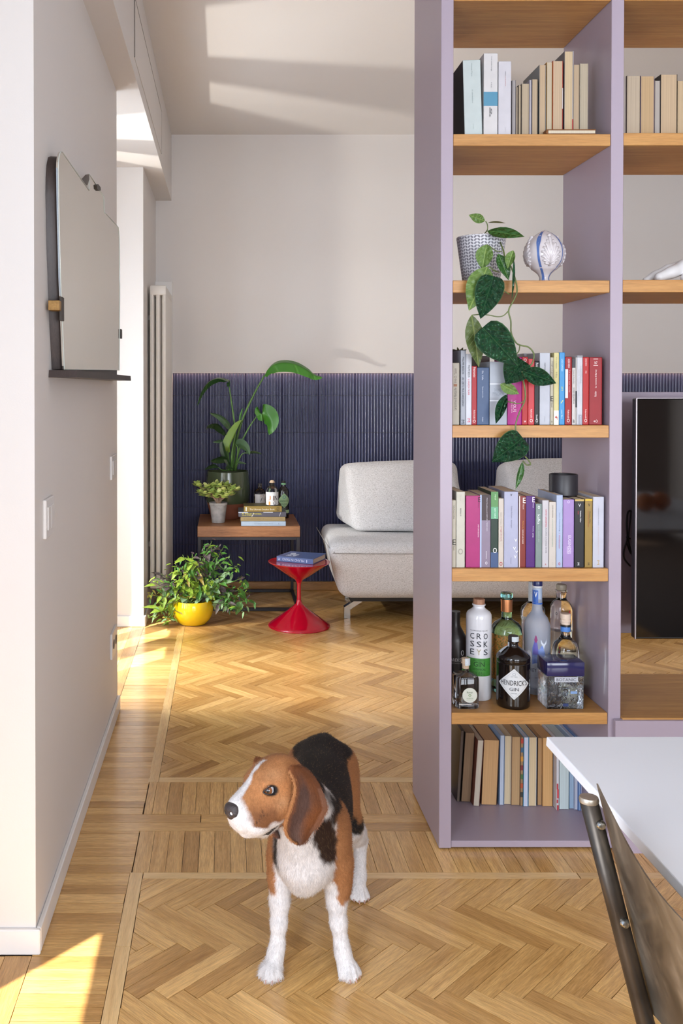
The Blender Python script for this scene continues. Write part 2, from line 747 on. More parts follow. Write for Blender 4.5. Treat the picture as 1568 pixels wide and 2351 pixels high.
bb = baseboard('baseboard_left', [((XW, YP0), (XW, YP1), (1, 0)), ((XO, YP0), (XW + .013, YP0), (0, -1)),
                                  ((XO, YS), (-0.475 + .010, YS), (0, -1)), ((-0.475, YS), (-0.475, 6.38), (1, 0))])
bwood = wood('skirting_wood', (150, 104, 58), (190, 140, 84), 'X', 1.5, 0.35)
struct('baseboard_back', box(-0.36, XR, YB - .014, YB, 0, 0.060, 0.003), bwood)


# windows on the left: frames, stiles and panes
pane_m = thin_glass('window_glass')


def window(n, ys, zt, x=XO - .025, bottom=0.05):
    """ys: alternating edges, frame from ys[0] to ys[1], pane to ys[2], frame ..."""
    y0, y1 = ys[0], ys[-1]
    fr = struct('window_%d' % n, merge(box(x - .025, x + .025, y0, y1, 0.0, bottom), box(x - .025, x + .025, y0, y1, zt - .05, zt)), trimw)
    for a, b in zip(ys[0::2], ys[1::2]):
        part('stile', box(x - .025, x + .025, a, b, bottom, zt - .05, 0.004), trimw, fr)
    for a, b in zip(ys[1::2], ys[2::2]):
        part('pane', box(x - .004, x + .004, a, b, bottom, zt - .05), pane_m, fr)
    return fr


window(1, [YP1, 4.127, 4.382, 4.55, 4.776, 4.903, 5.06, YS], 2.38)
window(2, [-1.0, -0.93, 0.40, 0.48, 1.74, 1.79], 2.38)
# frame of the added, unseen rear window that carries the front fill
fr3 = struct('window_3', merge(box(0, 3.4, YF - .12, YF - .06, .4, .46), box(0, 3.4, YF - .12, YF - .06, 2.54, 2.6)), trimw)
for x_ in (0.0, 1.65, 3.33):
    part('stile', box(x_, x_ + .07, YF - .12, YF - .06, .46, 2.54), trimw, fr3)

# ------------------------------------------------------------------ FLOOR
parq = wood('oak_parquet', (200, 152, 88), (240, 194, 126), 'X', 1.0, 0.25, coord='UV', perpiece=0.27, stretch=16, ring=0.36, coat=0.25)
strip_m = wood('oak_strip', (214, 172, 116), (240, 206, 150), 'X', 1.0, 0.25, coord='UV', perpiece=0.12, stretch=16, ring=0.2, coat=0.25)
under = M('floor_joint', (66, 46, 28), 0.9)
floor = struct('floor', box(XO - .3, XR + .1, YF, YB + .1, -0.06, -0.006), under)
PL, PW, GAP = 0.2553, 0.0475, 0.0005
S2 = math.sqrt(2)
pieces = []        # (outline, along-vector, anchor)


def clip(poly, x0, x1, y0, y1):
    for ax, v, sg in ((0, x0, 1), (0, x1, -1), (1, y0, 1), (1, y1, -1)):
        out = []
        for p, q in zip(poly, poly[1:] + poly[:1]):
            ip, iq = (p[ax] - v) * sg >= 0, (q[ax] - v) * sg >= 0
            if ip:
                out.append(p)
            if ip != iq:
                t = (v - p[ax]) / (q[ax] - p[ax])
                out.append((p[0] + (q[0] - p[0]) * t, p[1] + (q[1] - p[1]) * t))
        poly = out
        if len(poly) < 3:
            return None
    ar = 0.5 * abs(sum(a[0] * b[1] - b[0] * a[1] for a, b in zip(poly, poly[1:] + poly[:1])))
    return poly if ar > 2e-5 else None


def herringbone(x0, x1, y0, y1, px, py):
    """rows run along X; (px, py) is the upper tip of a boundary with '\\' planks beyond it and '/' planks before it"""
    ox = px - (PW + PL) / S2
    oy = py - (PW / 2 - PL) / S2
    k0 = int((x0 - ox) / (PW * S2)) - 12
    k1 = int((x1 - ox) / (PW * S2)) + 12
    m0 = int((y0 - oy) / (PL * S2)) - 2
    m1 = int((y1 - oy) / (PL * S2)) + 3
    for m in range(m0, m1):
        for k in range(k0 - 8, k1 + 8):
            for o in (0, 1):
                u0, v0 = (k * PW, k * PW) if o == 0 else (k * PW + PL, (k + 1) * PW - PL)
                du, dv = (PL, PW) if o == 0 else (PW, PL)
                u0 += m * -PL
                v0 += m * PL
                q = [(u0 + GAP, v0 + GAP), (u0 + du - GAP, v0 + GAP), (u0 + du - GAP, v0 + dv - GAP), (u0 + GAP, v0 + dv - GAP)]
                poly = [((u + v) / S2 + ox, (v - u) / S2 + oy) for u, v in q]
                if max(p[0] for p in poly) < x0 or min(p[0] for p in poly) > x1 or max(p[1] for p in poly) < y0 or min(p[1] for p in poly) > y1:
                    continue
                c = clip(poly, x0 + GAP, x1 - GAP, y0 + GAP, y1 - GAP)
                if c:
                    pieces.append((c, (1 / S2, -1 / S2) if o == 0 else (1 / S2, 1 / S2)))


def course(x0, x1, y0, y1, step, along, start=0.0, strip=False):
    """straight boards: step across, running along 'x' or 'y'"""
    n_before = len(pieces)
    if along == 'y':
        x = x0 + start
        while x < x1:
            pieces.append(([(max(x, x0) + GAP, y0 + GAP), (min(x + step, x1) - GAP, y0 + GAP), (min(x + step, x1) - GAP, y1 - GAP), (max(x, x0) + GAP, y1 - GAP)], (0, 1)))
            x += step
    else:
        y = y0 + start
        while y < y1:
            pieces.append(([(x0 + GAP, max(y, y0) + GAP), (x1 - GAP, max(y, y0) + GAP), (x1 - GAP, min(y + step, y1) - GAP), (x0 + GAP, min(y + step, y1) - GAP)], (1, 0)))
            y += step
    if strip:
        for i in range(n_before, len(pieces)):
            p, a = pieces[i]
            pieces[i] = (p, (1, 0), 'strip')


XL0, XL1, XL2 = -0.473, -0.273, -0.236
Y0, Y1, Y2, Y3, Y4, Y5, Y6 = 2.653, 2.687, 2.938, 3.055, 3.304, 3.345, YB
XE = XR
herringbone(XL2, 2.4, 0.3, Y0, 0.6197, 2.326)
herringbone(XL2, 3.6, Y5, Y6, 0.15, 4.93)
course(XL2, XE, Y0, Y1, 0.62, 'y', strip=True)
course(XL1 + .006, XE, Y1, Y2, 0.0468, 'y')
course(XL0, 0.145, Y2, Y2 + .0585, 1, 'x')
course(0.145, 1.6, Y2, Y2 + .0585, 1, 'x')
course(XL0, -0.08, Y2 + .0585, Y3, 1, 'x')
course(-0.08, 1.6, Y2 + .0585, Y3, 1, 'x')
course(1.6, XE, Y2, Y3, 0.0585, 'x')
course(XL1 + .006, XE, Y3, Y4, 0.0468, 'y', -0.02)
course(XL2, XE, Y4, Y5, 0.58, 'y', -0.2, strip=True)
course(XL0, XL1, 1.2, Y0 + .03, 0.0473, 'x')
course(XL0, XL1 + .004, Y0 + .03, Y2, 0.0473, 'x')
course(XL0, XL1 + .004, Y3, YB, 0.0473, 'x')
for y_a, y_b in ((1.2, 1.7), (1.7, 2.328), (2.328, Y0 + .034), (Y4, 4.05), (4.05, 4.62), (4.62, 5.3), (5.3, YB)):
    pieces.append(([(XL1 + GAP, y_a + GAP), (XL2 - GAP, y_a + GAP), (XL2 - GAP, y_b - GAP), (XL1 + GAP, y_b - GAP)], (0, 1), 'strip'))
course(XO - .1, XL0, 1.2, 2.29, 0.066, 'y')
course(XO - .1, XL0, YP1, YS, 0.066, 'y')


PR = random.Random(3)


def plank(poly, along, h, z0=-0.006):
    """outline -> bevelled slab + uv running along the grain"""
    c = (sum(p[0] for p in poly) / len(poly), sum(p[1] for p in poly) / len(poly))
    n = len(poly)
    ins = []
    shrink = PR.choice((0.0001, 0.0003, 0.0008, 0.0016))
    for p in poly:
        d = math.hypot(p[0] - c[0], p[1] - c[1])
        f = 1 - shrink / max(d, 0.002)
        ins.append((c[0] + (p[0] - c[0]) * f, c[1] + (p[1] - c[1]) * f))
    V = [Vector((x, y, z0)) for x, y in ins] + [Vector((x, y, h)) for x, y in ins]
    F = [tuple(range(n, 2 * n))]
    for i in range(n):
        j = (i + 1) % n
        F.append((i, j, n + j, n + i))
    o = (math.floor(c[0] * 977) * .37, math.floor(c[1] * 977) * .53)
    uv = [((v.x - c[0]) * along[0] + (v.y - c[1]) * along[1] + o[0] % 5, -(v.x - c[0]) * along[1] + (v.y - c[1]) * along[0] + o[1] % 5) for v in V]
    return V, F, uv


def shown(pc):
    c = pc[0]
    x, y = sum(p[0] for p in c) / len(c), sum(p[1] for p in c) / len(c)
    if y < 1.0:
        return 0
    px, py = proj((x, y, 0))
    hid = (x > .64 and y > 2.82 and px > 950 and not (1424 < px < 1568 and 1440 < py < 1540)) or px < 90 and y > 2.31
    if px < -40 or px > 1600 or py > 2400 or hid:
        return 0
    q = [proj((p[0], p[1], 0)) for p in c]
    return 0.5 * abs(sum(a[0] * b[1] - b[0] * a[1] for a, b in zip(q, q[1:] + q[:1])))


pieces.sort(key=shown, reverse=True)
for pc in pieces[:296]:
    V, F, uv = plank(pc[0], pc[1], PR.uniform(-0.0004, 0))
    c = sum(V, Vector()) / len(V)
    c.z = 0
    o = link('plank', mesh('plank', ([v - c for v in V], F), strip_m if len(pc) > 2 else parq, uv=uv), floor)
    o.location = c
V, F, UV = [], [], []
for pc in pieces[296:]:
    v, f, uv = plank(pc[0], pc[1], PR.uniform(-0.0004, 0))
    o = len(V)
    V += v
    UV += uv
    F += [tuple(i + o for i in q) for q in f]
tag(link('planks', mesh('planks', (V, F), parq, uv=UV), floor), kind='stuff')

# ------------------------------------------------------------------ fluted tiles on the back wall
tile_m = M('navy_glaze', (60, 64, 96), 0.25, spec=0.6, vary=0.10, vscale=5)
TP = 12 * 0.0207
prof = []
for r_ in range(12):
    for k in range(6):
        a = math.pi * k / 6
        prof.append((r_ * 0.0207 + 0.0207 * (0.06 + 0.88 * k / 6), 0.0088 * math.sin(a) ** 0.8 if k else 0.0))
    prof.append((r_ * 0.0207 + 0.0207 * 0.94, 0.0))


def tile_geo(h):
    V = [Vector((x, -0.004 - d, z)) for z in (0.0012, h - .0012) for x, d in prof]
    n = len(prof)
    F = [(i, i + 1, n + i + 1, n + i) for i in range(n - 1)]
    b = len(V)
    x0, x1 = prof[0][0], prof[-1][0]
    V += [Vector((x, 0, z)) for z in (0.0012, h - .0012) for x in (x0, x1)]
    F += [(b, 0, n, b + 2), (n - 1, b + 1, b + 3, 2 * n - 1), tuple([b, b + 1] + list(range(n - 1, -1, -1))), tuple([b + 3, b + 2] + list(range(n, 2 * n)))]
    return V, F


tile_a = mesh('tile', tile_geo(0.2535), tile_m, smooth=50)
tile_b = mesh('tile', tile_geo(0.1505), tile_m, smooth=50)
struct('trim_3', box(-0.361, XR, YB - .004, YB - .0002, .06, 1.481), M('tile_grout', (58, 60, 82), 0.9))
tx0 = -0.361
for row in range(6):
    z = .0605 + row * 0.2537
    for c_ in range(17):
        o = link('tile', tile_b if row == 5 else tile_a, wall_back)
        o.location = (tx0 + c_ * TP, YB - .0005, z)


# ------------------------------------------------------------------ switches and socket on the near pier
plate_m = M('switch_plastic', (222, 219, 217), 0.35)
for nm, lab, cat, y0_, y1_, z0_, z1_ in (
        ('light_switch', 'white light switch plate on the left pier near its front edge', 'switch', 2.405, 2.52, 1.0, 1.1),
        ('light_switch', 'smaller white switch plate at the far end of the left pier below the mirror', 'switch', 3.80, 3.97, 1.012, 1.108),
        ('power_socket', 'white power socket low on the far end of the left pier above the floor', 'socket', 3.80, 3.97, .285, .39)):
    t = thing(nm, lab, cat, (XW, (y0_ + y1_) / 2, z0_))
    part('plate', box(XW, XW + .009, y0_, y1_, z0_, z1_, 0.002), plate_m, t)
    d = (y1_ - y0_)
    if cat == 'switch':
        for k in (0, 1):
            part('rocker', box(XW + .009, XW + .012, y0_ + d * (.14 + .37 * k), y0_ + d * (.49 + .37 * k), z0_ + .02, z1_ - .02, 0.001), plate_m, t)
    else:
        dk = M('socket_dark', (70, 66, 64), 0.6)
        for k in (-1, 1):
            g = lathe([(0, 0), (.019, 0), (.019, .002), (0, .002)], 20)
            part('outlet', xform(g, Matrix.Translation((XW + .009, (y0_ + y1_) / 2 + k * d * .22, (z0_ + z1_) / 2)) @ Matrix.Rotation(math.pi / 2, 4, 'Y')), dk, t)

# ------------------------------------------------------------------ radiator on the far pier
rad_m = M('radiator_enamel', (218, 214, 208), 0.32)
rt = thing('column_radiator', 'tall white column radiator on the far left pier behind the yellow planter', 'radiator', (-0.42, 6.05, 0.14))
yr0, yr1, nsec = 5.74, 6.33, 13
xs = [at(p_, 900, yr0).x for p_ in (349, 363, 377)]
zt, zb_ = at(360, 655, yr0).z, 0.16
seg_g = []
for x in xs:
    seg_g.append(tube([(x, 0, zb_ + .03), (x, 0, zt - .03)], 0.0135, 8))
for z0_, z1_ in ((zt - .062, zt), (zb_, zb_ + .062)):
    seg_g.append(box(xs[0] - .0135, xs[2] + .0135, -.014, .014, z0_, z1_, 0.010, 2))
sec = mesh('section', ([Vector(v) - Vector((-0.42, 0, 0.14)) for v in merge(*seg_g)[0]], merge(*seg_g)[1]), rad_m, smooth=40)
for k in range(nsec):
    o = link('section', sec, rt)
    o.location = (0, yr0 + (yr1 - yr0) * k / (nsec - 1) - 6.05, 0)
for yy in (5.85, 6.22):
    for zz in (0.4, 1.8):
        part('bracket', box(-0.4752, xs[0], yy - .01, yy + .01, zz, zz + .03), rad_m, rt)
part('pipe', tube(spline([(xs[1], yr1, zb_ + .03), (xs[1], yr1 + .03, zb_ + .02), (xs[1], yr1 + .035, .08), (xs[1], yr1 + .035, 0.0)]), 0.008), rad_m, rt, True)
# ================================================================== BOOKCASE
lilac = M('lilac_lacquer', (163, 150, 164), 0.38, bump=0.02, bscale=300)
oak = wood('oak_shelf', (172, 118, 58), (206, 155, 90), 'X', 1.0, 0.42, stretch=18, ring=0.22)
YK0, YK1 = 2.82, 3.22
Xa, Xb = at(1009, 1500, YK0).x, at(1037, 1500, YK0).x
Xc, Xd = at(1398.5, 1200, YK0).x, at(1427, 1200, YK0).x
Xe, Xf = 2.66, 2.696
zf = lambda py: at(1200, py, YK0).z
bc = thing('bookcase', 'tall open lilac bookcase with oak shelves dividing the two rooms', 'bookcase', (Xb, YK0, 0))
part('side_panel', box(Xa, Xb, YK0, YK1, 0.004, ZC - .004, 0.0012), lilac, bc)
part('divider_panel', box(Xc, Xd, YK0, YK1, 0.004, ZC - .004, 0.0012), lilac, bc)
part('side_panel', box(Xe, Xf, YK0, YK1, 0.004, ZC - .004, 0.0012), lilac, bc)
SH = {'S1': (None, 0.5), 'S2': (307, 334), 'S3': (643.5, 671.5), 'S4': (976.7, 1004.8), 'S5': (1306, 1335.6), 'S6': (1637.5, 1664)}
SZ = {}
for k, (t_, b_) in SH.items():
    z1 = zf(t_) if t_ is not None else zf(b_) + .036
    SZ[k] = z1 + .0006
    part('shelf', box(Xb + .0008, Xc - .0008, YK0 + .003, YK1 - .002, zf(b_), z1, 0.0012), oak, bc)
for t_, b_ in ((None, 0), (304.8, 333), (642.5, 670.5)):
    z1 = zf(t_) if t_ is not None else zf(b_) + .036
    part('shelf', box(Xd + .0008, Xe - .0008, YK0 + .003, YK1 - .002, zf(b_), z1, 0.0012), oak, bc)
SZR2, SZR3 = zf(304.8) + .0006, zf(642.5) + .0006
ZP = zf(1931)  # top of the plinth
part('plinth', box(Xb + .0005, Xc - .0005, YK0 + .001, YK1 - .002, 0.006, ZP, 0.0015), lilac, bc)
ZP += .0006
# low cabinet of the right bay: carcass, oak top, drawer front
ZD = zf(1645)
part('cabinet_top', box(Xd + .001, Xe - .001, YK0 - .012, YK1 + .02, ZD - .022, ZD, 0.0012), oak, bc)
part('carcass', box(Xd + .002, Xe - .002, YK0 + .004, YK1 + .015, 0.03, ZD - .023), lilac, bc)
part('drawer_front', box(at(1413, 1700, 2.797).x, Xe - .001, 2.797, 2.8185, zf(1953), zf(1649), 0.0015), lilac, bc)
part('toe_kick', box(Xd + .002, Xe - .002, YK0 + .012, YK1, 0.003, .03), lilac, bc)
# panel that carries the television
YT = 3.14
part('television_panel', box(Xd + .001, Xe - .001, YT, YT + .03, at(1440, 1453, YT).z, at(1440, 900, YT).z, 0.001), lilac, bc)

# television
YV = 2.965
tv = thing('television', 'large black flat television mounted on the lilac panel of the right bay', 'television', (1.9, YV, at(1500, 1467, YV).z))
x0, z0, z1 = at(1459, 1200, YV).x, at(1500, 1467, YV).z, at(1500, 915, YV).z
part('casing', box(x0, x0 + 1.34, YV, YV + .03, z0, z1, 0.003), M('tv_black', (14, 13, 14), 0.4), tv)
part('screen', box(x0 + .004, x0 + 1.336, YV - .0015, YV + .001, z0 + .006, z1 - .003), M('tv_screen', (5, 4, 5), 0.05, spec=0.9), tv)
edge_m = M('tv_edge', (178, 170, 172), 0.3, metal=0.8)
part('bezel', merge(box(x0 - .001, x0 + .0022, YV - .003, YV + .003, z0, z1), box(x0, x0 + 1.34, YV - .003, YV + .003, z1, z1 + .002)), edge_m, tv)
part('wall_mount', box(x0 + .45, x0 + .9, YV + .0305, YT - .0005, z0 + .2, z1 - .2), M('tv_black', (14, 13, 14), 0.4), tv)
ct = thing('cable', 'bundled black cable hanging beside the left edge of the television', 'cable', tuple(at(1440, 1292, YT - .01)))
pc = [at(1447, 1172, YT - .008), at(1441, 1178, YT - .01), at(1439, 1205, YT - .01), at(1440, 1238, YT - .012), at(1433, 1262, YT - .01), at(1433, 1282, YT - .01), at(1447, 1300, YT - .008)]
pc2 = [at(1449, 1172, YT - .006), at(1446, 1200, YT - .012), at(1443, 1240, YT - .014), at(1449, 1272, YT - .008), at(1440, 1250, YT - .012), at(1441, 1236, YT - .014), at(1452, 1280, YT - .006)]
cm = M('cable_black', (34, 28, 28), 0.5)
part('loop', tube(spline(pc, 5), 0.0028, 6), cm, ct, True)
part('loop', tube(spline(pc2, 5), 0.0024, 6), cm, ct, True)
part('tie', tube([at(1438, 1233, YT - .018), at(1447, 1237, YT - .018)], 0.003, 6), cm, ct, True)
# ================================================================== BOOKS
def paper(c):
    """page block: fine lines across the thickness"""
    key = 'paper_%s' % c
    if key in MATS:
        return MATS[key]
    t = NT(key)
    tc = t.n('ShaderNodeTexCoord')
    mp = t.n('ShaderNodeMapping')
    mp.inputs['Scale'].default_value = (900, 2, 4)
    t.l(tc, 'Object', mp, 'Vector')
    nz = t.n('ShaderNodeTexNoise', i_Scale=1.0, i_Detail=2.0)
    t.l(mp, 'Vector', nz, 'Vector')
    b = lin(c)
    r = t.ramp([(0.3, tuple(v * .78 for v in b)), (0.65, b)])
    t.l(nz, 'Fac', r, 'Fac')
    t.l(r, 'Color', t.b, 'Base Color')
    t.b.inputs['Roughness'].default_value = 0.8
    MATS[key] = t.m
    return t.m


def cover(c, rough=0.42):
    m = MATS.get('cover_%s' % c)
    if m is None:
        v = [int(c[i:i + 2], 16) for i in (0, 2, 4)]
        m = M('cover_%s' % c, tuple(max(2.0, 255 * (x / 255) ** 1.12 * .93) for x in v), rough, spec=.35, vary=0.04, vscale=30)
    return m


def book(label, x0, x1, ytop, ybot, Yf, depth, zs, col, group, page='d9c9ae', spine=True, lean=0.0, back=None, prints=(), hard=False, over=0.0, yaw=0.0):
    """upright book. x0, x1, ytop, ybot read off the photograph at the front plane Yf; zs height of the shelf.
    spine=True shows the spine, else the fore edge. prints: (text, u centre, v from top, v to, height share, colour, direction)"""
    a, b = at(x0, ybot, Yf), at(x1, ybot, Yf)
    w, h = (b.x - a.x) * (.985 if not lean else .95), at((x0 + x1) / 2, ytop, Yf).z - zs
    cx = (a.x + b.x) / 2
    t = thing('book', label, 'book', (cx, Yf + depth / 2, zs), group)
    c1 = cover(col)
    c2 = cover(back or col)
    th = min(0.0022 if hard else 0.0011, w * .2)
    r = 0.004 if hard else 0.0
    d0, d1 = (-depth / 2, depth / 2)
    L = origin(t)
    hz = h
    ov = 0.003 if hard else 0.0008
    if spine:
        sp = box(-w / 2, w / 2, d0, d0 + th * 1.3, 0, hz, min(.0018, w * .2), 2)
        pg = box(-w / 2 + th, w / 2 - th, d0 + th, d1 - ov, ov, hz - ov)
    else:
        sp = box(-w / 2, w / 2, d1 - th * 1.3, d1, 0, hz, min(.0015, w * .2), 1)
        # fore edge with a slight hollow
        pg = box(-w / 2 + th, w / 2 - th, d0 + ov + .0015, d1 - th, ov, hz - ov)
    lc = box(-w / 2, -w / 2 + th, d0 + .0005, d1, 0, hz, th * .3)
    rc = box(w / 2 - th, w / 2, d0 + .0005, d1, 0, hz, th * .3)
    for nm, g, m in (('spine', sp, c1), ('pages', pg, paper(page)), ('cover', lc, c2), ('cover', rc, c1 if spine or back is None else cover(back))):
        o = link(nm, mesh(nm, g, m), t)
        if nm == 'spine':
            so = o
    if not spine:
        so = t
    for p in prints:
        s, u, v0, v1, hh, ic, dr = p
        if s.startswith('#'):      # printed block: '#', u centre, v0, v1, width share
            yb = d0 - .0004 if spine else d0
            link('printed_patch', mesh('printed_patch', box(-w / 2 + w * (u - hh / 2), -w / 2 + w * (u + hh / 2), yb, d0 + .0006, hz * (1 - v1), hz * (1 - v0)), ink(ic)), so)
            continue
        c = L + Vector((-w / 2 + w * u, d0 - .0005, hz * (1 - (v0 + v1) / 2)))
        if dr == 'd':
            rr, uu = (0, 0, -1), (1, 0, 0)
        elif dr == 'u':
            rr, uu = (0, 0, 1), (-1, 0, 0)
        else:
            rr, uu = (1, 0, 0), (0, 0, 1)
        if dr == 'h':
            text(s, c, rr, uu, w * hh, hz * (v1 - v0), ink(ic), so)
        else:
            text(s, c, rr, uu, hz * (v1 - v0), w * hh, ink(ic), so)
    if lean or yaw:
        # turn about the lower corner the book stands on, so that it keeps touching the shelf
        piv = w / 2 if lean > 0 else -w / 2
        t.matrix_local = Matrix.Translation(L + Vector((piv, 0, 0))) @ Matrix.Rotation(math.radians(lean), 4, 'Y') @ Matrix.Rotation(math.radians(yaw), 4, 'Z') @ Matrix.Translation((-piv, 0, 0))
    return t


# ---- fourth shelf: spines outwards ----------------------------------
k = .26786
G4 = 'paperbacks on the shelf level with the fluted tiles'
X4 = lambda z: 1000 + z * k
Y4p = lambda z: 760 + z * k
Z4 = SZ['S4']
rows4 = [
    # label, x0, x1, top, colour, prints, back row behind
    ('grey beige paperback, first on the left of the row behind the plant', 143, 203, 273, 'b3ab9c',
     [('Irvin D. Yalom', .4, .09, .32, .42, '6a5a50', 'u'), ('#', .42, .34, .38, .5, '8a5d42', 0), ('Le lacrime di Nietzsche', .4, .40, .76, .42, '5a5046', 'u')]),
    ('tall grey paperback with long black title, second from left above the tiles', 214, 258, 165, 'a9adb6',
     [('PHILIPPE BESSON', .45, .09, .32, .42, '24262c', 'd'), ('UN CERTO PAUL DARRIGRAND', .45, .36, .75, .42, '2c2f36', 'd'), ('M', .45, .93, .98, .6, '30343c', 'd')]),
    ('white paperback with red title and red emblem beside a grey one', 260, 307, 196, 'd3d6de',
     [('PHILIPPE BESSON', .5, .16, .33, .4, '2b2b33', 'd'), ('LA RAGAZZA ITALIANA', .5, .35, .58, .34, 'c0344a', 'd'), ('M', .5, .91, .96, .5, 'c83a52', 'd')]),
    ('narrow red paperback directly left of the thick blue volume', 309, 352, 300, 'b0202c',
     [('Petronio', .5, .02, .19, .45, 'f0dcd8', 'd'), ('Feltrinelli', .5, .75, .89, .3, 'f0dcd8', 'd'), ('O', .5, .91, .96, .55, 'f4e6e2', 'd')]),
    ('thick matt blue volume with white lettering', 354, 458, 312, '4e6488',
     [('Eliz.  Kafka', .46, .06, .22, .13, 'cfd6e4', 'd'), ('Opere minori e altro', .46, .33, .53, .13, 'cfd6e4', 'd'), ('Adelphi', .46, .86, .94, .12, 'cfd6e4', 'd')]),
    ('wide light grey paperback with slanted silver title under the hanging leaves', 461, 612, 262, 'b6bcc6',
     [('#', .5, .345, .36, .98, 'dfe3ea', 0), ('#', .5, .61, .625, .98, 'dfe3ea', 0), ('THOMAS', .45, .425, .475, .4, '8a929c', 'h'), ('PYNCHON', .5, .48, .54, .66, '8a929c', 'h'), ('mk', .5, .87, .91, .18, 'd7dbe2', 'h')]),
    ('thick magenta paperback with large white surname', 615, 738, 225, 'b8188c',
     [('WOLFE', .5, .64, .81, .2, 'f2dbe9', 'd'), ('IL FALO DELLE VANITA', .3, .63, .82, .08, 'f2dbe9', 'd')]),
    ('red paperback with a white ring mark at the top, right of the magenta one', 740, 790, 222, 'bd2127',
     [('O', .5, .025, .07, .5, 'f4e6e2', 'd'), ('3', .5, .93, .96, .3, 'f4e6e2', 'd')]),
    ('faded light red paperback left of the black one', 793, 845, 238, 'd2474e',
     [('Feltrinelli', .5, .76, .89, .26, 'f4e6e2', 'd'), ('O', .5, .91, .96, .5, 'f4e6e2', 'd')]),
    ('slim black paperback with white lettering between pale red and grey', 847, 887, 258, '1c1a1c',
     [('Roma', .5, .03, .1, .5, 'f0f0f0', 'd'), ('Controvento', .5, .12, .28, .45, 'd4d4d4', 'd'), ('Einaudi', .5, .84, .91, .34, 'e8e8e8', 'd'), ('O', .5, .91, .96, .5, 'e8e8e8', 'd')]),
    ('tall pale grey hardback with a small vertical title at its middle', 890, 979, 187, 'c6c9d2',
     [('MARTONE', .5, .14, .24, .12, '44464e', 'd'), ('ARIEL', .5, .29, .37, .1, '70727a', 'd'), ('adelphi', .5, .88, .95, .09, '7d7f88', 'd')]),
    ('narrow beige paperback with a black capital letter near its foot', 982, 1010, 225, 'c4bda8',
     [('I luoghi e le giornate', .5, .06, .32, .5, '4f4a44', 'd'), ('E', .5, .575, .65, .8, '161616', 'h'), ('Einaudi', .5, .67, .74, .4, '2a2a2a', 'd'), ('21', .5, .94, .97, .4, '2a2a2a', 'd')]),
    ('tall cream yellow paperback beside the bright blue one', 1012, 1055, 185, 'd8cf98',
     [('Vita e destino', .5, .06, .22, .3, '8d8862', 'd'), ('Mia', .5, .27, .35, .3, '8d8862', 'd'), ('#', .5, .8, 1.0, .99, 'e4e2d4', 0), ('f', .5, .87, .93, .5, 'b03434', 'd')]),
    ('tall bright sky blue paperback', 1058, 1105, 183, '4d9fd6',
     [('SAVERIO RAIMONDO', .5, .09, .26, .36, 'b8e0f4', 'd'), ('ZITTI', .5, .47, .53, .3, 'd6dc66', 'd'), ('/', .5, .66, .7, .5, 'e8e27a', 'h'), ('sem libri', .5, .79, .91, .26, 'cfeaf8', 'd')]),
    ('dark red paperback with a white paper tag hanging on its spine', 1108, 1165, 222, 'a5161f',
     [('ALESSIO ARENA', .55, .03, .16, .3, 'f0dcd8', 'd'), ('#', .22, .18, .605, .42, 'd4d2d6', 0), ('La notte non vuole', .66, .2, .52, .22, 'd69a98', 'd'), ('Feltrinelli', .5, .78, .9, .24, 'f0dcd8', 'd'), ('O', .5, .91, .96, .42, 'f4e6e2', 'd')]),
    ('thin white paperback with a dark head, right of the tagged red book', 1168, 1197, 236, 'd4d0cc',
     [('#', .5, 0, .14, .99, '3f3f44', 0), ('Erasmo da Rotterdam', .5, .17, .38, .34, '55555a', 'd'), ('ELOGIO DELLA FOLLIA', .5, .44, .68, .5, '2a2a2e', 'd'), ('B', .5, .92, .97, .5, '222226', 'h')]),
    ('thin grey booklet with a black bar halfway down', 1198, 1210, 226, 'c3bfbb', [('#', .5, .5, .74, .9, '2c2c30', 0)]),
    ('white paperback with a grey hatched head and a grey square foot', 1211, 1257, 210, 'cfd0d6',
     [('#', .5, 0, .03, .99, '8c8c90', 0), ('IL LUNGO DORMIVEGLIA', .68, .15, .4, .22, '8d8f98', 'd'), ('NOTE DI UN LETTORE', .32, .2, .58, .2, 'a6a8b0', 'd'), ('#', .62, .85, 1, .7, '9a9ca8', 0), ('Bompiani', .62, .87, .98, .2, 'e6e6ec', 'd')]),
    ('bright red paperback second from the right end of its shelf', 1259, 1312, 224, 'bb2a2a',
     [('GEORGE SIMENON', .5, .02, .13, .22, 'f0d8d4', 'd'), ('1984', .5, .2, .24, .2, 'f0d8d4', 'd'), ('Feltrinelli', .5, .77, .9, .24, 'f0d8d4', 'd'), ('O', .5, .91, .96, .42, 'f4e6e2', 'd')]),
    ('wide deep red paperback at the right end, with two thin white rules at its head', 1315, 1425, 225, 'a0262d',
     [('#', .5, .022, .03, .36, 'e8d2d0', 0), ('167', .5, .06, .1, .22, 'f0e0de', 'h'), ('#', .5, .115, .123, .36, 'e8d2d0', 0), ('La versione di Barney', .52, .18, .45, .16, 'f0e0de', 'u'), ('Richler', .48, .5, .58, .16, 'f0e0de', 'u'), ('e)', .5, .92, .97, .3, 'f0e0de', 'h')]),
]
for lab, a, b, tp, c, pr in rows4:
    if a == 1198:
        pr = [p for p in pr]
    book(lab, X4(a), X4(b), Y4p(tp), 975.3, 2.838 + R.uniform(0, .004), R.uniform(.125, .145), Z4, c, G4, prints=pr)
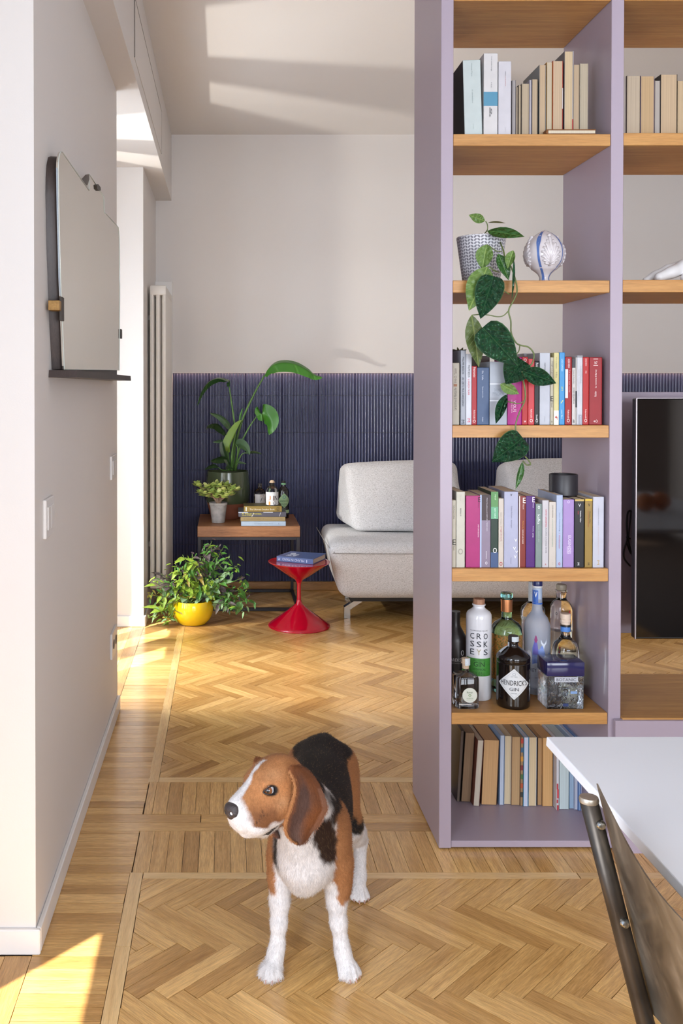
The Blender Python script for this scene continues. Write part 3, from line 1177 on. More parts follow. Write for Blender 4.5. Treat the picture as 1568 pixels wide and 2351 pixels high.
# second row behind, of which the upper edges show
for lab, a, b, tp, c in (('dark brown book standing behind the grey beige first paperback', 134, 213, 163, '4a3c38'),
                         ('dark brown book standing behind the blue volume', 358, 462, 213, '5b4842'),
                         ('pale grey book standing behind the black paperback', 752, 890, 192, 'b9b6bc')):
    x0_, x1_ = at(X4(a), 900, 2.838 + .17), at(X4(b), 900, 2.838 + .17)
    book(lab, X4(a), X4(b), Y4p(tp), 975, 3.012, .13, Z4, c, 'second row of books behind the paperbacks', spine=True)

# ---- fifth shelf -----------------------------------------------------
Y5p = lambda z: 1080 + z * k
G5 = 'paperbacks on the shelf above the bottles'
rows5 = [
    ('narrow cream paperback with a black capital letter, first on the left above the bottles', 140, 173, 255, 'c9c3b2',
     [('Sulla Rotta di Ulisse', .5, .08, .28, .36, '5a524a', 'd'), ('E', .55, .585, .665, .8, '141414', 'h'), ('Einaudi', .5, .68, .745, .3, '1e1e1e', 'd')], .12),
    ('thick rounded cream hardback with an engraved round emblem at its foot', 176, 250, 182, 'd2cfc2',
     [('Dal vivo', .5, .04, .12, .22, 'a9a698', 'd'), ('REMIX M', .5, .22, .32, .14, '33322e', 'd'), ('o', .5, .75, .83, .6, '9d9a8e', 'h')], .14),
    ('thick pink paperback with its capital letter at the upper right of the spine', 258, 383, 216, 'b63a80',
     [('E', .92, .02, .09, .15, '1c1418', 'h'), ('Einaudi', .88, .1, .17, .07, '5e2040', 'd'), ('SAER GRAVEDONA', .86, .4, .58, .08, 'f0d2e0', 'd')], .13),
    ('paperback whose spine fades from dark brown to lilac, pale blue on its left edge', 380, 470, 210, '9b8da0',
     [('#', .55, 0, .35, .8, '473c3e', 0), ('#', .06, 0, 1, .14, 'a8bcdc', 0), ('Michel Houellebecq LA CARTA E IL TERRITORIO', .64, .04, .5, .12, 'e2dce4', 'd'), ('BOMPIANI', .6, .78, .88, .1, 'e2dce4', 'd'), ('o', .6, .92, .96, .2, 'e8e4ea', 'h')], .15),
    ('glossy hardback with green top, dark middle and blue foot', 472, 536, 182, '2e4438',
     [('#', .5, 0, .2, .98, '5f8f5a', 0), ('#', .5, .2, .36, .98, '6aa884', 0), ('#', .5, .8, 1, .98, '44587e', 0), ('Haruf', .6, .04, .11, .2, 'd6ecc8', 'd'), ('KENT HARUF', .55, .22, .35, .2, 'd6f0e0', 'd'), ('o', .55, .74, .81, .55, 'd8d8d8', 'h')], .15),
    ('narrow cream paperback with faint red title and red roundel at its foot', 538, 582, 240, 'd6cdc2',
     [('Colum McCann', .5, .2, .38, .3, 'a8a098', 'd'), ('La legge del fiume', .5, .4, .62, .3, 'b06070', 'd'), ('o', .5, .92, .975, .6, 'a83844', 'h')], .13),
    ('wide pale lavender paperback with a torn head and small white birds', 585, 706, 181, 'b9bbd2',
     [('v', .5, .03, .06, .14, '30323c', 'h'), ('Colum McCann   Apeirogon', .52, .19, .48, .12, '6e7086', 'd'), ('Feltrinelli', .5, .87, .95, .09, '7e8096', 'd'), ('v', .84, .62, .66, .2, 'e8eaf4', 'h'), ('v', .74, .73, .77, .22, 'e8eaf4', 'h'), ('v', .9, .78, .81, .2, 'e8eaf4', 'h'), ('v', .8, .84, .88, .18, 'e8eaf4', 'h')], .17),
    ('brick red paperback with a large white capital letter beside the purple one', 712, 771, 219, '8e3c30',
     [('#', .08, 0, 1, .15, 'e0d2ca', 0), ('E', .78, .025, .1, .42, 'f4eeea', 'h'), ('Einaudi', .64, .12, .185, .16, 'f0e2da', 'd'), ('McCarthy', .58, .35, .46, .16, 'e8a84e', 'd'), ('NON E UN PAESE', .58, .47, .67, .16, 'f0e2da', 'd')], .13),
    ('thick purple paperback with a large white capital letter', 773, 850, 218, '5f2a80',
     [('E', .84, .015, .09, .28, 'f4eef8', 'h'), ('Einaudi', .8, .105, .165, .12, 'e6dcf0', 'd'), ('McCarthy', .78, .42, .5, .12, 'e8dff0', 'd'), ('SUTTREE', .78, .52, .58, .12, 'e8dff0', 'd')], .13),
    ('short sage grey green paperback with white lower case title', 855, 910, 286, '8b9a96',
     [('o', .5, .03, .08, .35, 'e0eae8', 'h'), ('kafka', .5, .17, .32, .42, 'e4ecea', 'd'), ('lettera al padre e altro', .5, .34, .6, .18, 'c4d0ce', 'd')], .12),
    ('rounded white hardback with a bold red and black title', 912, 967, 256, 'cfccd0',
     [('DAVID GROSSMAN', .6, .14, .4, .24, 'c0304a', 'd'), ('La pace e l\'unica strada', .6, .42, .79, .24, '2c2c34', 'd'), ('A', .55, .94, .97, .2, 'b03040', 'h')], .13),
    ('cream paperback with a faint green title, between white and pale blue', 971, 1030, 271, 'd4cdc4',
     [('DAVID GROSSMAN', .5, .05, .24, .16, '6d6a62', 'd'), ('L\'ISTINTO DI CERTI BAMBINI', .5, .26, .68, .15, '86a090', 'd'), ('o', .5, .92, .96, .22, 'b4aea6', 'h')], .12),
    ('pale blue paperback with red second half of its title', 1033, 1087, 211, 'b7c3dc',
     [('Jami Attenberg', .5, .24, .5, .24, '7884a4', 'd'), ('I Middlestein', .5, .53, .74, .24, 'b46a8a', 'd'), ('o', .5, .93, .97, .32, 'b84858', 'h')], .17),
    ('lilac paperback with the surname in white capitals', 1090, 1184, 249, 'b096cc',
     [('o', .5, .015, .055, .24, 'd4c4e6', 'h'), ('EUGENIDES', .6, .53, .8, .26, 'e6dcf2', 'd'), ('#', .4, .69, .8, .05, 'd8cae8', 0)], .12),
    ('black paperback with a hazard striped head', 1190, 1272, 247, '2b2a2e',
     [('#', .5, 0, .028, .98, 'b8a05e', 0), ('V', .5, .065, .11, .26, 'f0f0f0', 'h'), ('Madeline Miller', .6, .17, .34, .14, 'f0f0f0', 'd'), ('Circe', .38, .17, .22, .14, 'd04050', 'd'), ('M', .4, .93, .965, .2, 'f0f0f0', 'd')], .16),
    ('gold paperback with a yellow striped head', 1278, 1342, 245, 'a58a4a',
     [('#', .5, 0, .025, .98, 'd8b23a', 0), ('V', .55, .065, .11, .26, '2a2622', 'h'), ('Madeline Miller', .66, .18, .36, .16, '3a3022', 'd'), ('La canzone di Achille', .46, .18, .41, .14, '9a3428', 'd'), ('M', .5, .93, .965, .24, '3a3022', 'd')], .16),
    ('white paperback at the right end of the shelf above the bottles', 1346, 1440, 226, 'cbccd8',
     [('GIANFRANCO CALLIGARICH', .5, .16, .4, .09, '84868e', 'd'), ('L\'ULTIMA ESTATE IN CITTA', .5, .43, .82, .08, 'c0a4a0', 'd'), ('M', .5, .9, .96, .2, 'b89a58', 'd')], .17),
]
for lab, a, b, tp, c, pr, dp in rows5:
    book(lab, X4(a), X4(b), Y5p(tp), 1303.2, 2.838 + R.uniform(0, .003), dp, SZ['S5'], c, G5, prints=pr)

# ---- second shelf: three tall spines, then fore edges -----------------
q = .2232
X2 = lambda z: 1030 + z * q
Y2p = lambda z: 110 + z * q
Z2 = SZ['S2']
G2 = 'books on the second shelf from the top, left bay'
book('thick pale mint hardback with a black cover, leaning at the left of its shelf', X2(160), X2(350), Y2p(127), 306.8, 2.833, .20, Z2, 'c8d2d1', G2, lean=-1.7, back='2a2a2c',
     prints=[('Donna Tartt', .5, .05, .22, .06, '7d8c8c', 'd'), ('Il cardellino', .5, .4, .58, .06, '7d8c8c', 'd'), ('bompiani', .5, .86, .93, .06, '7d8c8c', 'd')])
book('tall white book wrapped with a blue paper band', X2(358), X2(503), Y2p(55), 306.8, 2.833, .19, Z2, 'd8d6d6', G2,
     prints=[('#', .5, .475, .645, 1.01, '4f88a4', 0), ('Una notte lunga', .55, .04, .22, .09, '6d6d70', 'd'), ('Hill', .55, .36, .42, .08, '8c8c90', 'd'), ('&', .5, .66, .79, .2, '6d6d70', 'd')])
book('white book with a small red and black title, third on the top shelf', X2(509), X2(641), Y2p(138), 306.8, 2.833, .19, Z2, 'd2d0d6', G2,
     prints=[('MAALI', .55, .14, .2, .06, '2c2c30', 'd'), ('LA BUSSOLA', .55, .21, .34, .06, 'a84848', 'd'), ('adelphi', .55, .9, .96, .05, '8a8a8e', 'd')])
fore2 = [
    ('slim grey covered book shown by its fore edge, beside the third white spine', 651, 690, 330, 'a9a4a4', '8f8a8c'),
    ('narrow tan fore edge, shorter than the grey one at its left', 692, 713, 397, 'b5a48c', '6b6058'),
    ('thin tan fore edge with a dark cover between two wider blocks', 717, 746, 380, 'b09f86', '4e443c'),
    ('wide taupe fore edge in the middle of the top shelf', 750, 829, 364, 'b2a189', '8d8174'),
    ('slim lavender grey fore edge in the top shelf', 830, 852, 325, 'b5b0b4', '9a96a8'),
    ('taupe fore edge below the slanting grey cover', 856, 917, 318, 'b39f84', '6e665e'),
    ('tall tan fore edge with a slanting grey cover at its left', 930, 1001, 172, 'b9a183', '7b8084'),
    ('pale fore edge with a yellow right cover', 1006, 1066, 144, 'bcae96', 'b4852e'),
    ('fore edge between two red covers on the top shelf', 1069, 1174, 130, 'bfa78a', 'b0332a'),
    ('tallest fore edge, with grey and red cover edges', 1188, 1280, 32, 'c6b08e', '6d6c72'),
    ('tan fore edge right of the tallest book on the top shelf', 1283, 1345, 168, 'b39d81', 'a39583'),
    ('pale taupe fore edge, last upright book before the divider on the top shelf', 1350, 1433, 157, 'b1a48e', 'c9c0ae'),
]
for lab, a, b, tp, pg, cv in fore2:
    pr = []
    if cv == '6d6c72':
        pr = [('#', .96, .79, 1, .1, 'b03030', 0), ('#', .97, .0, .79, .06, 'b4b4bc', 0)]
    if cv == 'b0332a':
        pr = [('#', .97, .36, .63, .07, 'c4bcbc', 0)]
    book(lab, X2(a), X2(b), Y2p(tp), 306.8, 2.86, .155, Z2, cv, G2, page=pg, spine=False, prints=pr)
# book lying flat in front
lt = thing('book', 'small brown paperback lying flat in front of the fore edges on the top shelf', 'book', (at(1310, 306, 2.85).x, 2.845, Z2), G2)
xa, xb = at(X2(1005), 306, 2.83).x, at(X2(1500), 306, 2.83).x
part('pages', box(xa + .004, xb, 2.8245, 2.852, Z2 + .0012, Z2 + .0105), paper('cfc4ae'), lt)
part('cover', merge(box(xa, xb + .002, 2.8235, 2.853, Z2 + .0105, Z2 + .0135, .0008), box(xa, xb + .002, 2.8235, 2.853, Z2, Z2 + .0012)), cover('8a5a2e'), lt)
part('spine', box(xa - .002, xa + .003, 2.8235, 2.853, Z2, Z2 + .0135, .001), cover('8a5a2e'), lt)

# ---- right bay, top ---------------------------------------------------
q = .10714
XR_ = lambda z: 1400 + z * q
YR_ = lambda z: 120 + z * q
GR = 'fore edges on the second shelf from the top, right bay'
for lab, a, b, tp, pg, cv in (
        ('narrow grey fore edge just right of the lilac divider', 250, 352, 510, 'a89c94', '7c716c'),
        ('wide taupe fore edge with dark covers, second right of the divider', 358, 655, 496, 'b5a48e', '5c4a44'),
        ('wide tan fore edge with lavender covers, third right of the divider', 660, 955, 506, 'b79a74', '9a8c9c'),
        ('short grey fore edge under a dark tilted cover', 962, 1078, 602, 'a9a098', '988c86'),
        ('tallest fore edge of the right bay, with a dark patterned cover', 1085, 1445, 470, 'bba283', '3c332c'),
        ('tan fore edge cut by the right side of the photo', 1448, 1760, 605, 'baa281', 'b39c7c')):
    book(lab, XR_(a), XR_(b), YR_(tp), 304.4, 2.86, .16, SZR2, cv, GR, page=pg, spine=False)

# ---- bottom compartment ----------------------------------------------
q = .4005
X6 = lambda z: 940 + z * q
Y6p = lambda z: 1640 + z * q
G6 = 'books in the bottom compartment'
low = [
    ('dark brown cover, leaning first on the left of the bottom compartment', 271, 289, 95, 517, '6f5f54', '4c423c', 3.4),
    ('brown fore edge leaning, second in the bottom compartment', 295, 352, 108, 519, '9a7d60', '5e4c3e', 3.4),
    ('pale worn fore edge with a red brown cover, leaning beside it', 365, 402, 150, 543, 'c2b7a6', '7d4438', 3.7),
    ('thick tan fore edge of a leaning paperback, bottom compartment', 410, 502, 150, 537, 'c69c6c', '7a5a44', 2.2),
    ('slim light blue covered book with dark foot', 515, 541, 122, 537, 'b8c2d2', '8ea6c6', 0.6),
    ('cream fore edge with a blue left neighbour', 541, 583, 125, 532, 'd2c0a0', 'b9c4d4', 0.5),
    ('tan fore edge beside the colourful cover', 583, 634, 130, 538, 'b8966c', '9c7c60', 0.5),
    ('narrow book with a colourful patterned cover', 634, 652, 132, 541, 'a4825c', '6c4a34', 0.4),
    ('white fore edge with a cyan cover', 652, 681, 133, 545, 'c8cede', '3f9cc0', 0.4),
    ('cream fore edge with a white cover, in the middle of the bottom row', 682, 728, 133, 542, 'd4be98', 'd0d4dc', 0.3),
    ('brown fore edge with a near black cover', 732, 761, 136, 538, 'b0895c', '3a3238', 0.2),
    ('thick orange tan fore edge beside the red spotted cover', 763, 821, 136, 544, 'd0a26a', 'c89a66', 0.0),
    ('white book with red blots, bottom compartment', 842, 857, 150, 565, 'd4d4d8', 'd8d4d6', 0.0),
    ('thick pale mint fore edge under the corner of the white table', 859, 914, 150, 562, 'c6d4d4', 'c2d0d2', 0.0),
    ('light blue slim book behind the chair post', 916, 944, 152, 558, '9fb8d0', '8ab0cc', 0.0),
    ('white slim book beside the blue ones behind the chair', 946, 967, 150, 564, 'c8ccd8', 'b9bed0', 0.0),
    ('bright blue slim book behind the white table edge', 968, 982, 150, 569, '8ea8cc', '3d72b4', 0.0),
    ('lavender slim book at the right end of the bottom row', 983, 990, 150, 571, 'b4b4cc', 'a4a6c4', 0.0)]
xprev = None
for lab, a, b, tp, bt, pg, cv, ln in low:
    Yf = (EYE - ZP) * FPX / (Y6p(bt) - 888)
    prs = []
    if cv == '6c4a34':
        prs = [('#', .5, .02 + .13 * i_, .09 + .13 * i_, .9, c_, 0) for i_, c_ in enumerate(('b03c2c', '3f5f7a', 'c88a34', '7a3030', '48683c', 'b0522c', '3a3a34'))]
    if cv == 'd8d4d6':
        prs = [('#', .4, .62, .7, .5, 'b83038', 0), ('#', .6, .7, .83, .6, 'c43a40', 0), ('#', .4, .85, .9, .5, 'b83038', 0), ('#', .6, .93, 1, .6, 'b02a34', 0)]
    book(lab, X6(a), X6(b), Y6p(tp), Y6p(bt), Yf, .145, ZP, cv, G6, page=pg, spine=False, lean=ln, prints=prs)
# ================================================================== BOTTLES on the sixth shelf
Z6 = SZ['S6']
clear = glass('clear_glass', (250, 252, 252))
spirit = glass('spirit', (248, 250, 250), ior=1.34)
white_p = M('label_white', (214, 217, 219), 0.55)
dark_ink = ink('2a2c34')


def cyl_patch(c, r, a0, a1, lo, hi, n=24, rows=1):
    """curved label; lo and hi are heights or functions of s in 0..1"""
    V, F = [], []
    for i in range(n + 1):
        s = i / n
        a = a0 + (a1 - a0) * s
        z0 = lo(s) if callable(lo) else lo
        z1 = hi(s) if callable(hi) else hi
        for k in range(rows + 1):
            V.append(Vector((c[0] + r * math.cos(a), c[1] + r * math.sin(a), c[2] + z0 + (z1 - z0) * k / rows)))
    for i in range(n):
        for k in range(rows):
            a = i * (rows + 1) + k
            b = a + rows + 1
            F.append((a, b, b + 1, a + 1))
    return V, F


def facing(c):
    return math.atan2(-c[1], -c[0])


def cyl_text(s, c, r, ang, z, L, H, m, parent):
    d = Vector((math.cos(ang), math.sin(ang), 0))
    text(s, Vector((c[0], c[1], c[2] + z)) + d * (r + .0004), (-d.y, d.x, 0), (0, 0, 1), L, H, m, parent, bend=r)


class Bot:
    """px-read bottle: xc centre column, yb foot row (front) or Yc centre depth, rp radius in px, u px per unit of the profile"""

    def __init__(s, label, xc, Yc, u, zs, group='bottles on the lowest oak shelf', name='bottle'):
        s.k = u * Yc / FPX
        s.c = Vector((at(xc, 1500, Yc).x, Yc, zs))
        s.t = thing(name, label, 'bottle', s.c, group)
        s.f = facing(s.c)
        s.lab = s.t

    def lathe(s, name, prof, m, n=36, parent=None, smooth=40):
        return part(name, lathe([(r * s.k, z * s.k) for r, z in prof], n, s.c), m, parent or s.t, smooth)

    def patch(s, name, r, a0, a1, lo, hi, m, n=20, parent=None):
        f = lambda q: (lambda v: q(v) * s.k) if callable(q) else q * s.k
        o = part(name, cyl_patch(s.c, r * s.k + .0006, s.f + math.radians(a0), s.f + math.radians(a1), f(lo), f(hi), n), m, parent or s.t, True)
        if name == 'label':
            s.lab = o
        return o

    def write(s, txt, r, a, z, L, H, m):
        cyl_text(txt, s.c, r * s.k + .0008, s.f + math.radians(a), z * s.k, L * s.k, H * s.k, m, s.lab)


U6 = .21046
# white stoneware bottle
b = Bot('tall white stoneware gin bottle with a wooden stopper and green label', 1099, 2.965, U6, Z6)
glaze = M('white_glaze', (216, 217, 222), 0.12, spec=0.6)
b.lathe('body', [(0, 0), (128, 0), (136, 10), (137, 60), (137, 880), (134, 915), (120, 942), (92, 962), (70, 978), (62, 992), (62, 1008), (72, 1014), (72, 1026), (60, 1030), (0, 1030)], glaze)
b.lathe('stopper', [(0, 1008), (60, 1008), (63, 1030), (63, 1078), (58, 1084), (0, 1084)], wood('stopper_wood', (150, 104, 78), (186, 140, 110), 'Z', 4, 0.6))
b.patch('label', 137, -62, 60, 270, 462, M('green_label', (66, 138, 54), 0.5, vary=.12, vscale=120))
for i_, row in enumerate(('CRO', 'SSK', 'EYS')):
    for j_, ch in enumerate(row):
        b.write(ch, 137, (-29, 1, 31)[j_], 703 - i_ * 86, 48, 62, ink('a8a07c') if ch == 'Y' else ink('1e222c'))
b.write('GIN', 137, 2, 400, 116, 52, ink('1c3a1c'))
b.write('BOTANICAL', 137, 2, 345, 140, 22, ink('1f4a1e'))
b.write('SINGLE ESTATE', 137, 2, 440, 120, 12, ink('1f4a1e'))
b.write('XK 0.5 L', 137, 2, 300, 130, 40, ink('2c6a28'))
b.write('AN ORIGINAL RECIPE', 137, 0, 762, 200, 12, ink('8a8c94'))

# black apothecary bottle
b = Bot('stout black apothecary gin bottle with a white diamond label', 1178.4, 2.893, U6, Z6)
blk = M('black_glass', (22, 17, 15), 0.06, spec=0.7)
b.lathe('body', [(0, 0), (168, 0), (178, 12), (180, 40), (180, 480), (174, 487), (180, 496), (180, 540), (176, 552), (160, 570), (110, 610), (72, 636), (54, 650), (50, 668), (50, 690), (60, 694), (60, 704), (46, 706), (0, 706)], blk, 44)
b.lathe('cap', [(0, 700), (52, 702), (56, 712), (56, 752), (48, 764), (0, 766)], M('black_stopper', (40, 36, 36), 0.4))
hw = math.degrees(174 / 180)
b.patch('label', 180, -54, 60, lambda q: 280 - 168 * (1 - abs(2 * q - 1)), lambda q: 280 + 168 * (1 - abs(2 * q - 1)), white_p, 30)
b.patch('label_rule', 180.6, -46, 52, lambda q: 280 - 150 * (1 - abs(2 * q - 1)), lambda q: 283 - 150 * (1 - abs(2 * q - 1)), ink('9aa0a4'), 30)
b.patch('label_rule', 180.6, -46, 52, lambda q: 277 + 150 * (1 - abs(2 * q - 1)), lambda q: 280 + 150 * (1 - abs(2 * q - 1)), ink('9aa0a4'), 30)
b.write("HENDRICK'S", 181, 3, 294, 296, 56, ink('23252b'))
b.write('GIN', 181, 3, 226, 98, 36, ink('3c3e46'))
b.write('DISTILLED', 181, 3, 182, 60, 12, ink('8a8e94'))
b.write('EST 1886', 181, 3, 362, 70, 14, ink('9aa0a4'))
b.write('o', 181, 3, 388, 40, 34, ink('b4b8bc'))
seal = M('tax_seal', (196, 206, 212), 0.6, vary=.1, vscale=300)
b.patch('paper_seal', 57, -15, 80, 706, 760, seal, 10)
b.patch('paper_seal', 57, -95, -45, 640, 700, seal, 8)
g = cyl_patch(b.c, 1, 0, 1, 0, 1)
sl = []
for t_, (r_, z_) in enumerate([(60, 648), (78, 640), (112, 616), (150, 583)]):
    for a_ in (-82, -58):
        an = b.f + math.radians(a_)
        sl.append(b.c + Vector((math.cos(an) * (r_ * b.k + .0012), math.sin(an) * (r_ * b.k + .0012), z_ * b.k + .0008)))
part('paper_seal', (sl, [(0, 1, 3, 2), (2, 3, 5, 4), (4, 5, 7, 6)]), seal, b.t)

# cubic bottle with the dark blue lid
xl, xr_, yf_, yb_ = at(1256, 1560, 2.853).x, at(1341, 1560, 2.853).x, 2.853, 2.941
zl0, zl1 = at(1300, 1553, yf_).z, at(1300, 1520.8, yf_).z
ct = thing('bottle', 'square glass gin bottle with a dark blue lid, front right of the bottle shelf', 'bottle', ((xl + xr_) / 2, (yf_ + yb_) / 2, Z6), 'bottles on the lowest oak shelf')
t = NT('rippled_glass')
t.b.inputs['Transmission Weight'].default_value = 1.0
t.b.inputs['Roughness'].default_value = 0.02
t.b.inputs['IOR'].default_value = 1.42
t.b.inputs['Base Color'].default_value = (.9, .95, 1, 1)
tc = t.n('ShaderNodeTexCoord')
nz = t.n('ShaderNodeTexNoise', i_Scale=34.0, i_Detail=2.0, i_Distortion=1.5)
bp = t.n('ShaderNodeBump', i_Strength=0.9, i_Distance=0.006)
t.l(tc, 'Object', nz, 'Vector')
t.l(nz, 'Fac', bp, 'Height')
t.l(bp, 'Normal', t.b, 'Normal')
rippled = t.m
part('body', box(xl, xr_, yf_ + .001, yb_, Z6, zl0 - .002, 0.003, 2), rippled, ct, 30)
navy = M('navy_plastic', (38, 38, 84), 0.12, spec=0.6)
part('lid', box(xl - .0015, xr_ + .0015, yf_ - .001, yb_ + .001, zl0, zl1, 0.0025, 2), navy, ct, 30)
P = lambda zx, zy, Y=yf_ - .0002: at(1030 + U6 * zx, 1330 + U6 * zy, Y)
p0, p1 = P(1155, 1122), P(1410, 1068)
part('label', box(p0.x, p1.x, yf_ - .0008, yf_ + .0006, p0.z, p1.z), M('label_grey', (186, 190, 200), 0.4), ct)
text('BOTANIC', ((p0.x + p1.x) / 2, yf_ - .0008, (p0.z + p1.z) / 2), (1, 0, 0), (0, 0, 1), (p1.x - p0.x) * .84, (p1.z - p0.z) * .62, ink('2c3040'), ct)
p0, p1 = P(1248, 1386), P(1306, 1356)
part('label', box(p0.x, p1.x, yf_ - .0008, yf_ + .0006, p0.z, p1.z), ink('2a3a6a'), ct)
p0, p1 = P(1330, 1250), P(1402, 1222)
part('label', box(p0.x, p1.x, yf_ - .0008, yf_ + .0006, p0.z, p1.z), ink('7fa0d0'), ct)
pc = P(1275, 1235)
part('emblem', merge(lathe([(0, -.012), (.006, -.011), (.009, -.003), (.0085, .005), (.005, .011), (0, .012)], 16, (pc.x, yf_ - .0004, pc.z), 1, .35),
                     lathe([(0, -.004), (.009, -.002), (.010, .001), (.006, .004), (0, .005)], 16, (pc.x, yf_ - .0004, pc.z + .013), 1, .35)), rippled, ct, True)

# small square bottle with a round label
xa, xb = at(1049, 1600, 2.853).x, at(1101.5, 1600, 2.853).x
w_ = xb - xa
cc = Vector(((xa + xb) / 2, 2.853 + w_ / 2, Z6))
zt_ = at(1070, 1549, 2.87).z - Z6
st = thing('bottle', 'small square clear bottle with round cream label and cork, front left', 'bottle', cc, 'bottles on the lowest oak shelf')
R_ = lambda w, z: [cc + Vector((x, y, z)) for x, y in rrect(w, w, w * .2)]
nk = .0115
part('body', loft([R_(w_ * .92, 0), R_(w_, .003), R_(w_, zt_ * .9), R_(w_ * .94, zt_ * .96), R_(w_ * .7, zt_ * 1.0)] + [[cc + Vector((nk * math.cos(math.radians(9 + 18 * i_)), nk * math.sin(math.radians(9 + 18 * i_)), z_)) for i_ in range(20)] for z_ in (zt_ * 1.06, zt_ * 1.14)]), clear, st, 40)
cork = M('cork', (196, 172, 146), 0.8, vary=.12, vscale=400)
part('cork', lathe([(0, .001), (.0105, .001), (.011, .016), (.0135, .0165), (.014, .0185), (.0125, .020), (.0125, .032), (0, .033)], 24, cc + Vector((0, 0, zt_ * 1.14))), cork, st, 40)
pc = P(230, 1265, 2.8535)
part('label', prism([(.0225 * math.cos(a_ * .2618), .0225 * math.sin(a_ * .2618)) for a_ in range(24)], .0008, (pc.x, 2.8532, pc.z), (1, 0, 0), (0, 0, 1), (0, -1, 0)), M('label_cream', (208, 212, 200), .55), st)
text('Roner', (pc.x, 2.8523, pc.z + .009), (1, 0, 0), (0, 0, 1), .018, .006, ink('5f7a5a'), st)
text('o', (pc.x, 2.8523, pc.z), (1, 0, 0), (0, 0, 1), .009, .007, ink('5a8a48'), st)
text('ALPINE GIN', (pc.x, 2.8523, pc.z - .009), (1, 0, 0), (0, 0, 1), .02, .0028, ink('7a9a70'), st)
text('distilled in the alps', (pc.x, 2.8523, pc.z - .014), (1, 0, 0), (0, 0, 1), .018, .002, ink('a0b098'), st)
part('paper_seal', cyl_patch(cc + Vector((0, 0, zt_ * 1.14)), .0142, facing(cc) - .1, facing(cc) + 1.3, .012, .034, 8), seal, st, True)

# aqua bottle with copper foil
b = Bot('aqua glass bottle with a copper foil neck and botanical label', 1162.6, 3.031, U6, Z6)
aqua = glass('aqua_glass', (150, 226, 224))
b.lathe('body', [(0, 0), (150, 0), (165, 14), (167, 60), (167, 640), (160, 700), (130, 745), (85, 772), (62, 790), (57, 815), (55, 880), (54, 1010), (62, 1016), (64, 1040), (66, 1060), (62, 1076), (46, 1080), (0, 1080)], aqua)
b.lathe('foil', [(61, 872), (61.5, 880), (61, 940), (63, 990), (62, 1004)], M('copper_foil', (186, 126, 84), 0.35, metal=0.8))
t = NT('botanical_print')
tc = t.n('ShaderNodeTexCoord')
nz = t.n('ShaderNodeTexNoise', i_Scale=95.0, i_Detail=4.0, i_Distortion=2.0)
rp = t.ramp([(.0, lin((58, 66, 46))), (.42, lin((104, 100, 52))), (.52, lin((170, 128, 58))), (.6, lin((196, 112, 56))), (.7, lin((120, 140, 104))), (1, lin((170, 200, 190)))])
t.l(tc, 'Object', nz, 'Vector')
t.l(nz, 'Fac', rp, 'Fac')
t.l(rp, 'Color', t.b, 'Base Color')
t.b.inputs['Roughness'].default_value = .3
b.patch('label', 167, -88, 88, 150, 640, t.m, 30)

# dark bottle in the left corner
b = Bot('matt black bottle half hidden behind the left bookcase panel', 1045, 3.03, U6, Z6)
mb = M('matt_black_glass', (44, 38, 38), 0.35)
b.lathe('body', [(0, 0), (120, 0), (126, 12), (126, 560), (118, 600), (90, 650), (62, 700), (52, 730), (50, 780), (50, 860), (0, 862)], mb)
b.lathe('cap', [(0, 800), (53, 800), (54, 850), (54, 872), (0, 874)], M('black_stopper', (40, 36, 36), 0.4))
b.write('BAREKSTEN', 126, 14, 372, 210, 34, ink('b9b4b2'))
b.write('0', 126, 36, 446, 40, 60, ink('d6d2d0'))
b.write('BOTANICAL GIN', 126, 14, 335, 150, 14, ink('8a8684'))

# frosted bottle
b = Bot('frosted bottle with a blue capsule and a painted blue landscape', 1233, 3.02, U6, Z6)
t = NT('frosted_glass')
t.b.inputs['Base Color'].default_value = (*lin((206, 214, 232)), 1)
t.b.inputs['Roughness'].default_value = 0.42
t.b.inputs['Transmission Weight'].default_value = 0.55
t.b.inputs['IOR'].default_value = 1.3
frost = t.m
b.lathe('body', [(0, 0), (130, 0), (138, 12), (140, 60), (140, 690), (132, 760), (108, 820), (76, 860), (58, 890), (52, 940), (50, 1080), (48, 1160), (0, 1162)], frost, 40)
b.lathe('capsule', [(51, 965), (51, 975), (50.5, 1130), (51.5, 1140)], M('capsule_pale', (172, 190, 214), 0.35))
b.patch('capsule_print', 52, -80, 10, 985, 1120, M('capsule_blue', (52, 96, 176), 0.35), 12)
b.patch('capsule_print', 52.4, -80, 80, 966, 984, M('capsule_blue', (52, 96, 176), 0.35), 16)
b.write('v', 53, -16, 1075, 34, 60, ink('eef2f8'))
b.lathe('ring', [(50, 1142), (52, 1145), (52, 1165), (0, 1166)], M('label_white', (214, 217, 219), 0.55))
b.lathe('cap', [(0, 1164), (53, 1166), (54, 1172), (54, 1218), (50, 1224), (0, 1225)], M('navy_cap', (36, 44, 92), 0.3))
t = NT('landscape_print')
tc = t.n('ShaderNodeTexCoord')
nz = t.n('ShaderNodeTexNoise', i_Scale=30.0, i_Detail=3.0)
rp = t.ramp([(.3, lin((90, 124, 210))), (.5, lin((126, 152, 222))), (.62, lin((168, 186, 228))), (.75, lin((206, 214, 232)))])
t.l(tc, 'Object', nz, 'Vector')
t.l(nz, 'Fac', rp, 'Fac')
t.l(rp, 'Color', t.b, 'Base Color')
t.b.inputs['Roughness'].default_value = .4
b.patch('print', 140, -20, 75, lambda q: 330 + 20 * math.sin(q * 9), lambda q: 480 + 60 * math.sin(q * 5 + .5) + 40 * math.sin(q * 17), t.m, 24)
b.patch('print', 140.4, -18, 6, lambda q: 440, lambda q: 440 + 170 * math.sin(math.pi * min(1, q * 1.02)) ** .6, M('print_violet', (112, 106, 190), .4), 14)
